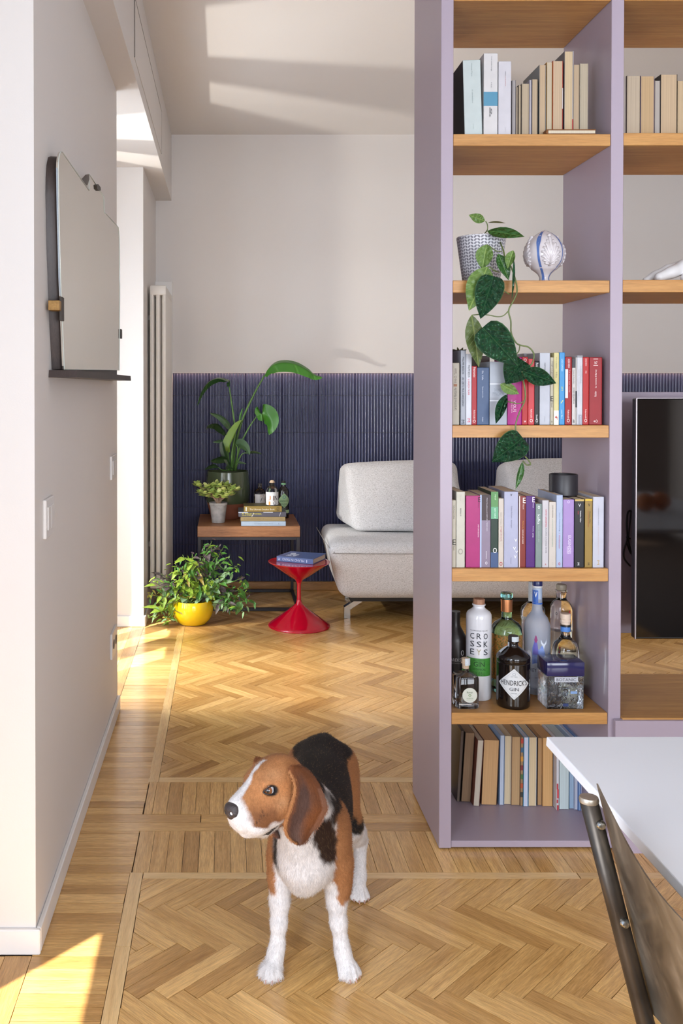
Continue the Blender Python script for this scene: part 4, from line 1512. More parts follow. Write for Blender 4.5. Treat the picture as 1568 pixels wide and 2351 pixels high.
b.patch('print', 140.8, -12, 2, lambda q: 600 - 30 * math.sin(math.pi * q), lambda q: 600 + 50 * math.sin(math.pi * q), M('print_rose', (150, 62, 120), .4), 10)
b.patch('print', 141, 16, 42, lambda q: 560 - 60 * (1 - abs(2 * q - 1)) ** 2, lambda q: 562 + 50 * abs(2 * q - 1) ** 2, M('print_pale', (226, 232, 244), .4), 12)
b.patch('print', 141, -50, -22, lambda q: 430 - 60 * q, lambda q: 440 + 40 * math.sin(math.pi * q), M('print_pale', (226, 232, 244), .4), 12)
b.write('GREY GOOSE', 141, 8, 272, 250, 40, ink('4a5078'))
b.write('VODKA', 141, 8, 190, 90, 18, ink('7a809c'))
b.write('DISTILLED IN FRANCE', 141, 8, 70, 190, 14, ink('7a809c'))

# clear bottles
b = Bot('clear bottle with a paper seal standing behind the frosted one', 1223, 3.11, U6, Z6)
b.lathe('body', [(0, 0), (120, 0), (128, 14), (128, 790), (118, 830), (80, 866), (50, 890), (42, 930), (40, 1050), (46, 1056), (46, 1080), (0, 1082)], clear)
b.lathe('spirit', [(0, 30), (108, 30), (114, 40), (114, 700), (0, 702)], spirit)
b.lathe('cap', [(0, 1040), (43, 1040), (46, 1060), (46, 1120), (0, 1124)], M('cap_grey', (128, 140, 146), .35))
b.patch('paper_seal', 47, -80, 20, 900, 1110, seal, 10)
b = Bot('tall clear bottle with a ribbed glass stopper at the right end of its shelf', 1288, 3.10, U6, Z6)
b.lathe('body', [(0, 0), (108, 0), (115, 14), (115, 820), (112, 860), (92, 896), (64, 918), (54, 940), (52, 1000), (60, 1006), (60, 1030), (0, 1032)], clear)
b.lathe('spirit', [(0, 30), (98, 30), (103, 40), (103, 590), (0, 592)], glass('straw_spirit', (246, 240, 214), ior=1.34))
b.lathe('stopper', [(0, 1030), (52, 1032), (54, 1044), (56, 1080), (50, 1092), (0, 1096)], M('stopper_taupe', (150, 140, 122), .4))
b.write('o', 115, -24, 790, 22, 34, ink('5a5048'))
b = Bot('round shouldered clear bottle with blue neck band and pale wood stopper', 1298, 2.997, U6, Z6)
b.lathe('body', [(0, 0), (135, 0), (144, 14), (144, 470), (138, 520), (116, 570), (84, 600), (58, 624), (50, 650), (50, 740), (58, 744), (58, 766), (0, 768)], clear)
b.lathe('neck_band', [(52, 690), (52.5, 694), (52.5, 748), (52, 752)], M('blue_band', (84, 134, 206), .45))
palew = M('pale_wood', (224, 202, 182), .6, vary=.05, vscale=90)
b.lathe('stopper', [(0, 752), (48, 752), (48, 790), (54, 794), (56, 806), (55, 812), (48, 818), (54, 824), (56, 834), (56, 878), (50, 884), (0, 884)], palew)
b.patch('label', 144, -50, 60, 380, 430, M('label_blue', (120, 160, 200), .45), 16)

# ================================================================== pot with the trailing plant
Z3 = SZ['S3']
pcn = Vector((at(1104.3, 640, 2.935).x, 2.935, Z3))
pk = 2.935 / FPX
ptop = at(1104, 545, 2.935).z - Z3
pt = thing('potted_plant', 'trailing plant with glossy dark leaves hanging over three shelves from a leaf patterned pot', 'plant', pcn)
t = NT('leaf_pattern')
tc = t.n('ShaderNodeTexCoord')
sx = t.n('ShaderNodeSeparateXYZ')
t.l(tc, 'Object', sx, 0)
at2 = t.n('ShaderNodeMath', operation='ARCTAN2')
t.l(sx, 'Y', at2, 0)
t.l(sx, 'X', at2, 1)


def mth(op, a, ao=0, v1=None, b=None, bo=0, v2=None):
    nd = t.n('ShaderNodeMath', operation=op)
    t.l(a, ao, nd, 0)
    if b is not None:
        t.l(b, bo, nd, 1)
    elif v1 is not None:
        nd.inputs[1].default_value = v1
    if v2 is not None:
        nd.inputs[2].default_value = v2
    return nd


u_ = mth('MULTIPLY', at2, 0, 22 / (2 * math.pi))
u_ = mth('FRACT', u_)
u_ = mth('SUBTRACT', u_, 0, .5)
u_ = mth('ABSOLUTE', u_)
v_ = mth('MULTIPLY', sx, 'Z', 15 / .14)
sh_ = mth('MULTIPLY', u_, 0, -1.1)
v_ = mth('ADD', v_, 0, None, sh_)
v_ = mth('FRACT', v_)
v_ = mth('SUBTRACT', v_, 0, .5)
e1 = mth('POWER', mth('MULTIPLY', mth('SUBTRACT', u_, 0, .25), 0, 1 / .21), 0, 2)
e2 = mth('POWER', mth('MULTIPLY', v_, 0, 1 / .36), 0, 2)
ee = mth('ADD', e1, 0, None, e2)
ls = mth('LESS_THAN', ee, 0, 1.0)
mx = t.mix()
t.l(ls, 0, mx, 0)
mx.inputs[6].default_value = (*lin((216, 216, 220)), 1)
mx.inputs[7].default_value = (*lin((126, 126, 134)), 1)
t.l(mx, 2, t.b, 'Base Color')
t.b.inputs['Roughness'].default_value = .3
rt_, rb_ = 55.6 * pk, 41 * pk
part('pot', lathe([(0, 0), (rb_ - .002, 0), (rb_, .002), (rt_, ptop - .002), (rt_ - .001, ptop), (rt_ - .004, ptop), (rt_ - .006, ptop - .02), (0, ptop - .02)], 48, pcn), t.m, pt, 40)
part('soil', lathe([(rt_ - .0065, ptop - .019), (0, ptop - .014)], 24, pcn), M('soil', (52, 40, 30), .95, bump=.5, bscale=120), pt, True)


def leaf_mat(name, c1, c2, vein, rough=.3, bumps=0.0, bscale=14.0, spec=.5, margin=False):
    """blade with midrib and side veins drawn from the local leaf frame (x along, y across)"""
    if name in MATS:
        return MATS[name]
    t = NT(name)
    tc = t.n('ShaderNodeTexCoord')
    nz = t.n('ShaderNodeTexNoise', i_Scale=5.0, i_Detail=3.0)
    t.l(tc, 'Object', nz, 'Vector')
    rp = t.ramp([(.3, lin(c1)), (.7, lin(c2))])
    t.l(nz, 'Fac', rp, 'Fac')
    sp = t.n('ShaderNodeSeparateXYZ')
    t.l(tc, 'Object', sp, 0)
    ay = t.n('ShaderNodeMath', operation='ABSOLUTE')
    t.l(sp, 'Y', ay, 0)
    # side veins: fract(x*9 - |y|*9)
    m1 = t.n('ShaderNodeMath', operation='SUBTRACT')
    t.l(sp, 'X', m1, 0)
    t.l(ay, 0, m1, 1)
    m2 = t.n('ShaderNodeMath', operation='MULTIPLY', i_1=9.0)
    t.l(m1, 0, m2, 0)
    m3 = t.n('ShaderNodeMath', operation='PINGPONG', i_1=.5)
    t.l(m2, 0, m3, 0)
    mid = t.ramp([(0, (1, 1, 1)), (.018, (.0, .0, .0))])
    t.l(ay, 0, mid, 'Fac')
    sv = t.ramp([(0, (.35, .35, .35)), (.1, (0, 0, 0))])
    t.l(m3, 0, sv, 'Fac')
    mxv = t.n('ShaderNodeMath', operation='MAXIMUM')
    t.l(mid, 'Color', mxv, 0)
    t.l(sv, 'Color', mxv, 1)
    if margin:          # pale rim along both edges of the blade
        um = t.n('ShaderNodeUVMap', uv_map='UVMap')
        us = t.n('ShaderNodeSeparateXYZ')
        t.l(um, 'UV', us, 0)
        ab = t.n('ShaderNodeMath', operation='ABSOLUTE')
        t.l(us, 'Y', ab, 0)
        rm = t.ramp([(.90, (0, 0, 0)), (.985, (.9, .9, .9))])
        t.l(ab, 0, rm, 'Fac')
        mm2 = t.n('ShaderNodeMath', operation='MAXIMUM')
        t.l(mxv, 0, mm2, 0)
        t.l(rm, 'Color', mm2, 1)
        mxv = mm2
    mx = t.mix()
    t.l(mxv, 0, mx, 0)
    t.l(rp, 'Color', mx, 6)
    mx.inputs[7].default_value = (*lin(vein), 1)
    t.l(mx, 2, t.b, 'Base Color')
    t.b.inputs['Roughness'].default_value = rough
    t.b.inputs['Specular IOR Level'].default_value = spec
    if bumps:
        vo = t.n('ShaderNodeTexVoronoi', feature='SMOOTH_F1', i_Scale=bscale)
        t.l(tc, 'Object', vo, 'Vector')
        iv = t.n('ShaderNodeMath', operation='SUBTRACT', i_0=1.0)
        t.l(vo, 'Distance', iv, 1)
        m4 = t.n('ShaderNodeMath', operation='MULTIPLY_ADD', i_1=-.5)
        t.l(mxv, 0, m4, 0)
        t.l(iv, 0, m4, 2)
        bp = t.n('ShaderNodeBump', i_Strength=bumps, i_Distance=0.09)
        t.l(m4, 0, bp, 'Height')
        t.l(bp, 'Normal', t.b, 'Normal')
    MATS[name] = t.m
    return t.m


satin = leaf_mat('satin_leaf', (18, 62, 44), (42, 98, 62), (92, 148, 100), .17, .9, 10, .8, True)
satin2 = leaf_mat('smooth_leaf', (30, 72, 30), (52, 98, 42), (96, 136, 66), .3, .35, 9)
under_l = leaf_mat('leaf_underside', (74, 104, 44), (100, 130, 62), (146, 170, 92), .45, .3, 8)
olive = leaf_mat('leaf_underside_olive', (66, 82, 40), (84, 100, 52), (124, 136, 76), .45, .3, 8)
bronze = leaf_mat('leaf_bronze', (70, 74, 36), (86, 84, 48), (110, 100, 60), .45)
stem_m = M('vine_stem', (98, 112, 62), .45, vary=.25, vscale=60)

HEART = [(0, .03), (-.07, .35), (-.06, .62), (.02, .86), (.14, .98), (.28, 1.0), (.42, .94), (.56, .80), (.70, .60), (.82, .38), (.92, .17), (1.0, .01)]
LANCE = [(0, .03), (.05, .3), (.14, .62), (.27, .9), (.4, 1.0), (.54, .95), (.68, .77), (.8, .52), (.91, .24), (1.0, .01)]


def leaf(parent, base, tip, half, m, normal=(0, -1, .35), shape=LANCE, fold=.18, droop=.0, cup=0.0, nu=9, serr=0.0, name='leaf', wave=0.0):
    uv = [(t_, 2 * k_ / (nu - 1) - 1) for t_, w_ in shape for k_ in range(nu)]
    o = link(name, mesh(name, leaf_geo([(t_, w_ * half) for t_, w_ in shape], nu, fold, droop, serr=serr, cup=cup, wave=wave), m, True, uv=uv), parent)
    o.matrix_local = Matrix.Translation(-origin(parent)) @ frame(base, tip, normal)
    return o


q8 = lambda x, y, Y: at(1020 + .1977 * x, 480 + .1977 * y, Y)
q5 = lambda x, y, Y: at(1000 + .26786 * x, 760 + .26786 * y, Y)
q3 = lambda x, y, Y: at(1100 + .15944 * x, 980 + .15944 * y, Y)
YL = 2.795
LEAVES = [
    (q8(500, 255, 2.86), q8(932, 322, 2.80), .27, satin2, (0.1, -.8, .7), LANCE, .12),
    (q8(470, 138, 2.90), q8(283, 68, 2.88), .24, under_l, (.2, -1, -.3), LANCE, .1),
    (q8(505, 160, 2.90), q8(712, 165, 2.87), .16, bronze, (0, -.5, .9), LANCE, .4),
    (q8(492, 412, 2.825), q8(440, 705, 2.83), .34, under_l, (-.35, -1, .1), LANCE, .5),
    (q8(500, 672, 2.805), q8(285, 1180, 2.79), .27, under_l, (-.2, -1, 0), LANCE, .35),
    (q8(560, 812, 2.775), q8(420, 1275, 2.785), .34, satin, (-.12, -1, .1), HEART, .1),
    (q8(625, 520, 2.82), q8(748, 828, 2.80), .235, satin2, (.2, -1, .2), LANCE, .25),
    (q8(800, 480, 2.79), q8(735, 690, 2.80), .27, under_l, (-.5, -1, .2), LANCE, .6),
    (q8(802, 555, 2.785), q8(782, 1065, 2.79), .088, satin, (1, -.75, 0), LANCE, .3),
    (q8(318, 1232, 2.80), q8(400, 1835, 2.80), .178, olive, (-.2, -1, 0), LANCE, .3),
    (q8(470, 1405, 2.77), q8(852, 1818, 2.755), .37, satin, (-.02, -1, .08), HEART, .06),
    (q5(735, 262, 2.80), q5(600, 455, 2.795), .52, satin, (-.1, -1, .0), HEART, .08),
    (q5(555, 455, 2.81), q5(715, 540, 2.80), .27, under_l, (0, -1, -.2), LANCE, .2),
    (q5(742, 345, 2.79), q5(1034, 448, 2.775), .27, satin, (0, -1, .2), LANCE, .12),
    (q5(606, 545, 2.79), q5(516, 796, 2.79), .17, satin, (-.5, -1, .2), LANCE, .5),
    (q3(600, 185, 2.79), q3(183, 505, 2.77), .38, satin, (-.15, -1, .12), HEART, .14),
    (q3(622, 505, 2.79), q3(524, 902, 2.785), .14, satin2, (.4, -1, .1), LANCE, .45),
]
for ba, ti, hw_, mm, nn, sh_, fo in LEAVES:
    leaf(pt, ba, ti, hw_, mm, nn, sh_, fo, cup=.05)
V8 = lambda L: [q8(*p) for p in L]
part('stem', tube(spline(V8([(640, 360, 2.93), (655, 400, 2.86), (690, 495, 2.83), (705, 565, 2.82), (760, 640, 2.81), (820, 800, 2.81), (845, 945, 2.80), (815, 1040, 2.80), (748, 1175, 2.80), (772, 1300, 2.80), (778, 1440, 2.80), (828, 1545, 2.80), (880, 1580, 2.80), (980, 1605, 2.80), (1040, 1685, 2.80), (1020, 1790, 2.80), (960, 1850, 2.80)]) + [q5(*p) for p in ((752, 395, 2.805), (766, 500, 2.805), (766, 590, 2.80), (722, 690, 2.80), (690, 785, 2.80), (686, 850, 2.80))] + [q3(545, 100, 2.80), q3(590, 180, 2.795)], 5), 0.0023, 7), stem_m, pt, True)
for L in ([(440, 345, 2.93), (465, 290, 2.92), (500, 240, 2.90), (500, 180, 2.90), (480, 140, 2.90)],
          [(670, 490, 2.83), (600, 485, 2.82), (540, 440, 2.82), (492, 412, 2.825)],
          [(640, 735, 2.82), (570, 710, 2.81), (530, 675, 2.805), (500, 672, 2.805)],
          [(760, 992, 2.80), (690, 950, 2.795), (610, 905, 2.785), (560, 830, 2.78)],
          [(748, 1180, 2.80), (690, 1235, 2.80), (620, 1250, 2.80), (510, 1230, 2.80), (400, 1225, 2.805), (320, 1232, 2.80)],
          [(778, 1440, 2.80), (740, 1465, 2.80), (640, 1440, 2.79), (470, 1405, 2.775)],
          [(878, 1582, 2.80), (865, 1650, 2.80), (820, 1700, 2.80), (770, 1760, 2.80)]):
    part('petiole', tube(spline(V8(L), 5), 0.0017, 6), stem_m, pt, True)
for L in ([(766, 592, 2.80), (720, 620, 2.80), (660, 615, 2.795), (606, 600, 2.79)], [(755, 420, 2.805), (745, 380, 2.80), (742, 345, 2.79)]):
    part('petiole', tube(spline([q5(*p) for p in L], 5), 0.0016, 6), stem_m, pt, True)
for L in ([(660, 425, 2.795), (700, 470, 2.795), (735, 520, 2.79), (740, 550, 2.79)], [(630, 490, 2.79), (660, 525, 2.79), (690, 550, 2.79), (735, 545, 2.79)]):
    part('shoot', tube(spline([q3(*p) for p in L], 5), 0.0022, 6), stem_m, pt, True)

# ================================================================== ceramic bud
uk = 2.955 / FPX
bcn = Vector((at(1249.5, 640, 2.955).x, 2.955, Z3))
bt = thing('ceramic_ornament', 'white and blue glazed ceramic flower bud with leaf reliefs beside the potted plant', 'ornament', bcn)
cer = M('ceramic_white', (212, 206, 208), 0.16, spec=.6)
BP = [(0, 0), (15, 0), (16, 2), (13, 7), (10.5, 12), (11, 18), (15, 25), (23, 32), (29, 36), (30, 39), (36, 45), (41, 53), (43.5, 63), (44, 72), (42.5, 82), (39, 92), (33, 102), (26, 110), (17, 117), (8, 122), (3, 124.5), (0, 126)]
part('body', lathe([(r * uk, z * uk) for r, z in BP], 48, bcn), cer, bt, True)


def bud(z):
    for (r0, z0), (r1, z1) in zip(BP, BP[1:]):
        if z0 <= z <= z1 and z1 > z0:
            return r0 + (r1 - r0) * (z - z0) / (z1 - z0)
    return 0


def budp(a, z, off=0.0):
    r = bud(z) * uk + off
    return bcn + Vector((r * math.cos(a), r * math.sin(a), z * uk))


fb = facing(bcn)
blue_g = M('blue_glaze', (84, 114, 176), 0.18, spec=.6)
for a0, wd in ((-12, 1.0), (62, .55), (-100, .6), (150, .7)):
    V, F = [], []
    zs_ = [2 + 121 * i_ / 40 for i_ in range(41)]
    for z in zs_:
        ac = math.radians(a0 - (10 * (z / 124) if a0 == -12 else 0))
        w = (2.6 + 2.4 * math.exp(-((z - 98) / 14) ** 2) + 1.2 * math.exp(-(z / 10) ** 2)) * wd
        da = w / max(6, bud(z))
        V += [budp(fb + ac - da, z, .0005), budp(fb + ac + da, z, .0005)]
    F = [(2 * i_, 2 * i_ + 1, 2 * i_ + 3, 2 * i_ + 2) for i_ in range(40)]
    part('stripe', (V, F), blue_g, bt, True)
for a0 in (20, 112, -72, 200):
    gs = []
    ac = fb + math.radians(a0)
    ln = lambda pts, r: gs.append(tube([budp(ac + math.radians(a), z, .0005) for a, z in pts], r, 6))
    ln([(0, 40), (0, 70), (0, 100), (0, 108)], [.004, .005, .005, .006])
    gs.append(lathe([(0, -.006), (.005, -.004), (.0065, 0), (.005, .005), (0, .007)], 10, budp(ac, 108, .002)))
    for sgn in (-1, 1):
        for a1, z1, rr in ((12, 98, .004), (18, 90, .0045), (24, 81, .0045), (28, 71, .0045), (29, 61, .0042), (26, 52, .004), (19, 46, .0045)):
            ln([(0, 42), (sgn * a1 * .35, 42 + (z1 - 42) * .6), (sgn * a1 * .75, 42 + (z1 - 42) * .95), (sgn * a1, z1)], [.002, rr * .8, rr, rr * .7])
        for a1, z1 in ((7, 92), (14, 84), (19, 74), (22, 64), (20, 55)):
            ln([(0, 45), (sgn * a1 * .4, 45 + (z1 - 45) * .6), (sgn * a1, z1)], [.003, .0045, .003])
    part('relief_leaf', merge(*gs), cer, bt, True)

# ================================================================== white sculpture, right bay
bl = Blob((1.225, 2.86, SZR3 - .006), (1.50, 3.06, SZR3 + .10), .0024)
sp_ = lambda px, py, Y: at(px, py, Y)
zb0 = SZR3
H = lambda x, y, z: (x, y, zb0 + z)
xq = at(1498, 640, 2.93).x
bl.chain([(H(xq + .015, 2.915, .018), .0155), (H(xq + .055, 2.92, .034), .017), (H(xq + .105, 2.935, .052), .024), (H(xq + .16, 2.95, .062), .034)], .012)
bl.chain([(H(xq - .009, 2.955, .012), .0115), (H(xq + .02, 2.955, .028), .0135), (H(xq + .06, 2.955, .046), .016), (H(xq + .11, 2.955, .056), .022)], .008)
bl.chain([(H(xq + .006, 2.985, .012), .0115), (H(xq + .035, 2.982, .03), .013), (H(xq + .08, 2.975, .048), .016), (H(xq + .13, 2.965, .058), .024)], .008)
bl.chain([(H(xq + .085, 2.90, .014), .0125), (H(xq + .11, 2.905, .03), .0145), (H(xq + .14, 2.93, .05), .02)], .01)
bl.chain([(H(xq + .15, 2.95, .06), .034), (H(xq + .20, 2.955, .06), .036), (H(xq + .235, 2.96, .05), .03)], .02)
V_, F_ = bl.mesh(1)
sc_ = Vector((xq + .1, 2.945, zb0))
so = link('sculpture', mesh('sculpture', (V_ - np.array(sc_), F_), M('bisque', (214, 212, 212), .42), True))
so.location = sc_
ROOT[so.name] = sc_
tag(so, 'smooth white hand sculpture on the right shelf, cut by the photo edge', 'sculpture')

# ================================================================== black cup on the books
ztop = max(at(X4(1230), Y5p(247), 2.838).z, at(X4(1310), Y5p(245), 2.838).z) + .0006
cc = Vector((at(1293.5, 1110, 2.935).x, 2.935, ztop))
hh = at(1293, 1088, 2.935).z - ztop
rr = 31.6 * 2.935 / FPX
solo('cup', lathe([(0, 0), (rr - .003, 0), (rr, .003), (rr, hh - .003), (rr - .0015, hh), (rr - .004, hh - .001), (rr - .004, .006), (0, .006)], 40, cc),
     M('matt_black_ceramic', (42, 40, 44), .42), 'matt black cylindrical pot standing on top of the books above the bottles', 'pot', cc, 40)
# little succulent peeking over the books of the fourth shelf
zc_ = at(1058, 806, 3.08).z
sc_ = Vector((at(1055, 806, 3.17).x, 3.18, SZ['S4']))
ss = thing('succulent', 'tiny succulent whose leaf tips peek above the grey paperbacks at the left', 'plant', sc_)
part('pot', lathe([(0, 0), (.022, 0), (.027, .10), (.024, .10), (.023, .09), (0, .09)], 20, sc_), M('terracotta', (150, 88, 62), .7), ss, 40)
tipz = at(1055, 799, 3.18).z - SZ['S4']
part('stem', tube([sc_ + Vector((0, 0, .09)), sc_ + Vector((0, 0, tipz - .02))], .004, 6), stem_m, ss, True)
for a_ in (-1.0, -.25, .5, 1.1):
    ba = sc_ + Vector((0, 0, tipz - .022))
    leaf(ss, ba, ba + Vector((math.sin(a_) * .028, -.006, .010 + .016 * math.cos(a_))), .2, bronze, (0, -1, .3), LANCE, .4)
# ================================================================== LIVING CORNER
# ---- side table -------------------------------------------------------
Yt0, Yt1 = 5.823, 6.385
xt0, xt1 = at(453.3, 1210, Yt0).x, at(689.2, 1210, Yt0).x
ztt, ztb = at(570, 1208.4, Yt0).z, at(570, 1233, Yt0).z
tt = thing('side_table', 'square side table with a thick walnut top on a black steel frame', 'table', ((xt0 + xt1) / 2, (Yt0 + Yt1) / 2, 0))
walnut = wood('walnut_top', (128, 82, 50), (176, 124, 82), 'X', 1.2, .4, stretch=12, ring=.3)
part('tabletop', box(xt0, xt1, Yt0, Yt1, ztb, ztt, .003), walnut, tt)
steel = M('black_steel', (44, 42, 48), .45, metal=.2)
bw = .019
for x in (xt0 + .002, xt1 - bw - .002):
    for y in (Yt0 + .004, Yt1 - bw - .004):
        part('leg', box(x, x + bw, y, y + bw, 0, ztb - .0005, .0012), steel, tt)
for z in (0.001, ztb - bw - .0008):
    for y in (Yt0 + .004, Yt1 - bw - .004):
        part('rail', box(xt0 + bw + .002, xt1 - bw - .002, y, y + bw, z, z + bw, .0012), steel, tt)
    for x in (xt0 + .002, xt1 - bw - .002):
        part('rail', box(x, x + bw, Yt0 + bw + .004, Yt1 - bw - .004, z, z + bw, .0012), steel, tt)
ZT = ztt + .0006


def flat_book(label, x0, x1, z0, z1, Yf, depth, col, group, prints=(), page='cfc8b8', back=None, z_abs=None):
    """book lying flat with its spine towards the viewer; x in px at depth Yf, z in metres"""
    a, b = at(x0, 1190, Yf).x, at(x1, 1190, Yf).x
    t = thing('book', label, 'book', ((a + b) / 2, Yf + depth / 2, z0), group)
    c = cover(col)
    th = .002
    part('spine', box(a, b, Yf, Yf + .004, z0, z1, .0015), c, t)
    part('pages', box(a + .003, b - .003, Yf + .003, Yf + depth - .003, z0 + th, z1 - th), paper(page), t)
    part('cover', box(a, b, Yf + .002, Yf + depth, z1 - th, z1), cover(back or col), t)
    part('cover', box(a, b, Yf + .002, Yf + depth, z0, z0 + th), c, t)
    for s, u, v, L, H, ic in prints:
        if s == '#':
            part('printed_patch', box(a + (b - a) * (u - L / 2), a + (b - a) * (u + L / 2), Yf - .0006, Yf + .001, z0 + (z1 - z0) * (v - H / 2), z0 + (z1 - z0) * (v + H / 2)), ink(ic), t)
        else:
            text(s, (a + (b - a) * u, Yf - .0006, z0 + (z1 - z0) * v), (1, 0, 0), (0, 0, 1), (b - a) * L, (z1 - z0) * H, ink(ic), t)
    return t


GT = 'books stacked on the side table'
k4 = .10204
px4 = lambda z: 540 + k4 * z
YbS = 5.835
h4 = lambda z0, z1: abs(z1 - z0) * k4 * YbS / FPX
zc = ZT
flat_book('pale blue book at the bottom of the pile on the side table', px4(135), px4(1140), zc, zc + h4(1062, 1165), YbS, .21, 'b4c6da', GT,
          [('Storefront New York', .5, .5, .42, .3, '8a9aac'), ('X', .84, .5, .03, .4, '6c7c90')])
zc += h4(1062, 1165) + .0012
flat_book('tan book second from the bottom of the pile on the side table', px4(122), px4(1130), zc, zc + h4(964, 1058), YbS, .21, 'a8966e', GT,
          [('o', .08, .5, .02, .4, '7a6a48'), ('DOWNTON ABBEY', .3, .5, .32, .28, '83734e'), ('Poesie', .6, .5, .2, .3, '83734e'), ('adelphi', .9, .5, .08, .2, '5a4c34')])
zc += h4(964, 1058) + .0012
flat_book('dark grey book with yellow title in the pile on the side table', px4(74), px4(1148), zc, zc + h4(848, 958), YbS, .22, '62626e', GT,
          [('A Visual Protest.', .28, .66, .42, .36, 'd6cc40'), ('THE ART OF BANKSY', .19, .28, .24, .16, 'd6cc40'), ('#', .1, .88, .2, .2, 'b8c0d0'), ('#', .62, .93, .2, .12, 'c8ccd4'), ('/', .3, .4, .06, .7, 'c6c8d4'), ('/', .87, .5, .03, .8, 'd8dade')])
zc += h4(848, 958) + .0012
flat_book('olive gold book on top of the pile on the side table', px4(195), px4(1050), zc, zc + h4(722, 848), YbS - .004, .17, '9c8648', GT,
          [('The Ultimate Sneaker Book', .48, .45, .66, .3, 'e2dccc'), ('#', .06, .5, .03, .74, 'c8ccc8'), ('GO', .9, .5, .08, .66, '1e1c18')], back='6e6540')
zc += h4(722, 848) + .0006

# ---- bottles on the table ---------------------------------------------
GB = 'gin bottles on the side table'
b = Bot('square shouldered clear gin bottle with a white label, left of the pile of books', 596.5, 6.12, k4, ZT, GB)
b.lathe('body', [(0, 0), (128, 0), (134, 12), (134, 590), (126, 630), (96, 670), (52, 700), (42, 720), (42, 760), (0, 762)], glass('tinted_glass', (206, 196, 186)), 8, smooth=20)
b.lathe('cap', [(0, 745), (46, 745), (48, 812), (0, 816)], M('black_stopper', (40, 36, 36), .4))
b.patch('label', 135.5, -52, 62, 370, 580, M('label_warm', (196, 190, 186), .5), 10)
b.write('/', 137, 14, 465, 46, 90, ink('1e1c1e'))
b.write('o', 137, 10, 545, 28, 36, ink('b08a3c'))
b.write('v', 137, 30, 550, 30, 24, ink('3a383c'))
b.write('V', 137, 44, 465, 36, 80, ink('1e1c1e'))
b = Bot('clear gin bottle with a colourful lettered label standing on top of the pile of books', 624.5, 5.90, k4, zc, GB)
b.lathe('body', [(0, 0), (128, 0), (138, 14), (138, 290), (130, 350), (104, 400), (60, 440), (48, 460), (46, 500), (0, 502)], glass('clear_glass'), 30)
b.lathe('cork', [(0, 430), (44, 432), (46, 500), (66, 502), (66, 512), (56, 516), (48, 540), (30, 556), (0, 560)], M('cork', (196, 172, 146)), 24)
b.patch('label', 138.5, -88, 88, 10, 300, M('label_white', (214, 217, 219)), 20)
for ch, a_, z_, w_, h_, ic in (('J', -24, 165, 56, 100, 'c07a3c'), ('I', 14, 165, 22, 110, '5a3a34'), ('N', 38, 165, 74, 110, '22202c'), ('I', -24, 50, 40, 80, 'd0903c'), ('O', 24, 50, 74, 84, '4a3a4a')):
    b.write(ch, 140, a_, z_, w_, h_, ink(ic))
b.write('GIN', 140, -4, 262, 150, 12, ink('9a9aa4'))
b = Bot('dark gin bottle with a green diamond label at the right rear of the side table', 650.5, 6.20, k4, ZT, GB)
b.lathe('body', [(0, 0), (116, 0), (124, 12), (124, 600), (114, 640), (70, 690), (46, 712), (44, 760), (0, 762)], M('black_glass', (22, 17, 15)), 36)
b.lathe('cap', [(0, 755), (40, 757), (44, 770), (44, 830), (0, 834)], M('black_stopper', (40, 36, 36)), 20)
b.lathe('neck_band', [(46, 745), (53, 748), (53, 782), (46, 784)], M('mint_band', (134, 190, 140), .5), 24)
gl_ = M('label_sage', (150, 178, 130), .5, vary=.08, vscale=60)
b.patch('label', 125, -62, 78, lambda q: 400 - 165 * (1 - abs(2 * q - 1)) ** .8, lambda q: 400 + 165 * (1 - abs(2 * q - 1)) ** .8, gl_, 24)
b.write('o', 126.5, 8, 480, 80, 76, ink('5c8a86'))
b.write("HENDRICK'S", 126.5, 8, 390, 220, 44, ink('3c5440'))
b.write('AMAZONIA', 126.5, 8, 325, 150, 36, ink('3c5440'))
b.write('GIN', 126.5, 8, 276, 60, 30, ink('3c5440'))
b.patch('label', 125, -20, 85, 120, 190, gl_, 14)

# ---- jade plant --------------------------------------------------------
kz = .24235
q6 = lambda x, y, Y: at(320 + kz * x, 1080 + kz * y, Y)
jc = Vector((q6(748, 505, 5.99).x, 5.99, ZT))
jk = kz * 5.99 / FPX
jt = thing('jade_plant', 'small jade plant with fat lime leaves in a weathered concrete pot on the side table', 'plant', jc)
conc = M('concrete', (168, 166, 164), .85, vary=.22, vscale=28, bump=.4, bscale=90)
jz = 190 * jk
part('pot', lathe([(0, 0), (58 * jk, 0), (62 * jk, .003), (80 * jk, jz * .86), (85 * jk, jz * .88), (86 * jk, jz), (78 * jk, jz), (76 * jk, jz * .88), (0, jz * .88)], 36, jc), conc, jt, 40)
part('soil', lathe([(76 * jk, jz * .885), (0, jz * .92)], 20, jc), M('soil', (52, 40, 30)), jt, True)
bark = M('jade_bark', (168, 138, 116), .7, vary=.2, vscale=80, bump=.3, bscale=200)
JR = random.Random(11)
top = jc + Vector((0, 0, jz * .9))
tips = []
for x, y, dy in ((600, 190, .02), (560, 150, -.02), (640, 160, -.04), (700, 190, .03), (720, 130, 0), (760, 150, -.05), (790, 190, -.03), (820, 140, .03), (860, 200, -.01), (900, 190, .03), (925, 180, -.02), (680, 210, -.06), (750, 220, -.06), (840, 230, -.05), (620, 215, -.05), (580, 205, .03), (650, 245, .0), (720, 250, -.07), (800, 248, -.06), (600, 235, -.02), (870, 225, -.03), (740, 180, .05), (810, 215, .04), (540, 135, .02), (880, 165, .05), (690, 150, .06)):
    tips.append(q6(x, y, 5.98 + min(dy, .005)))
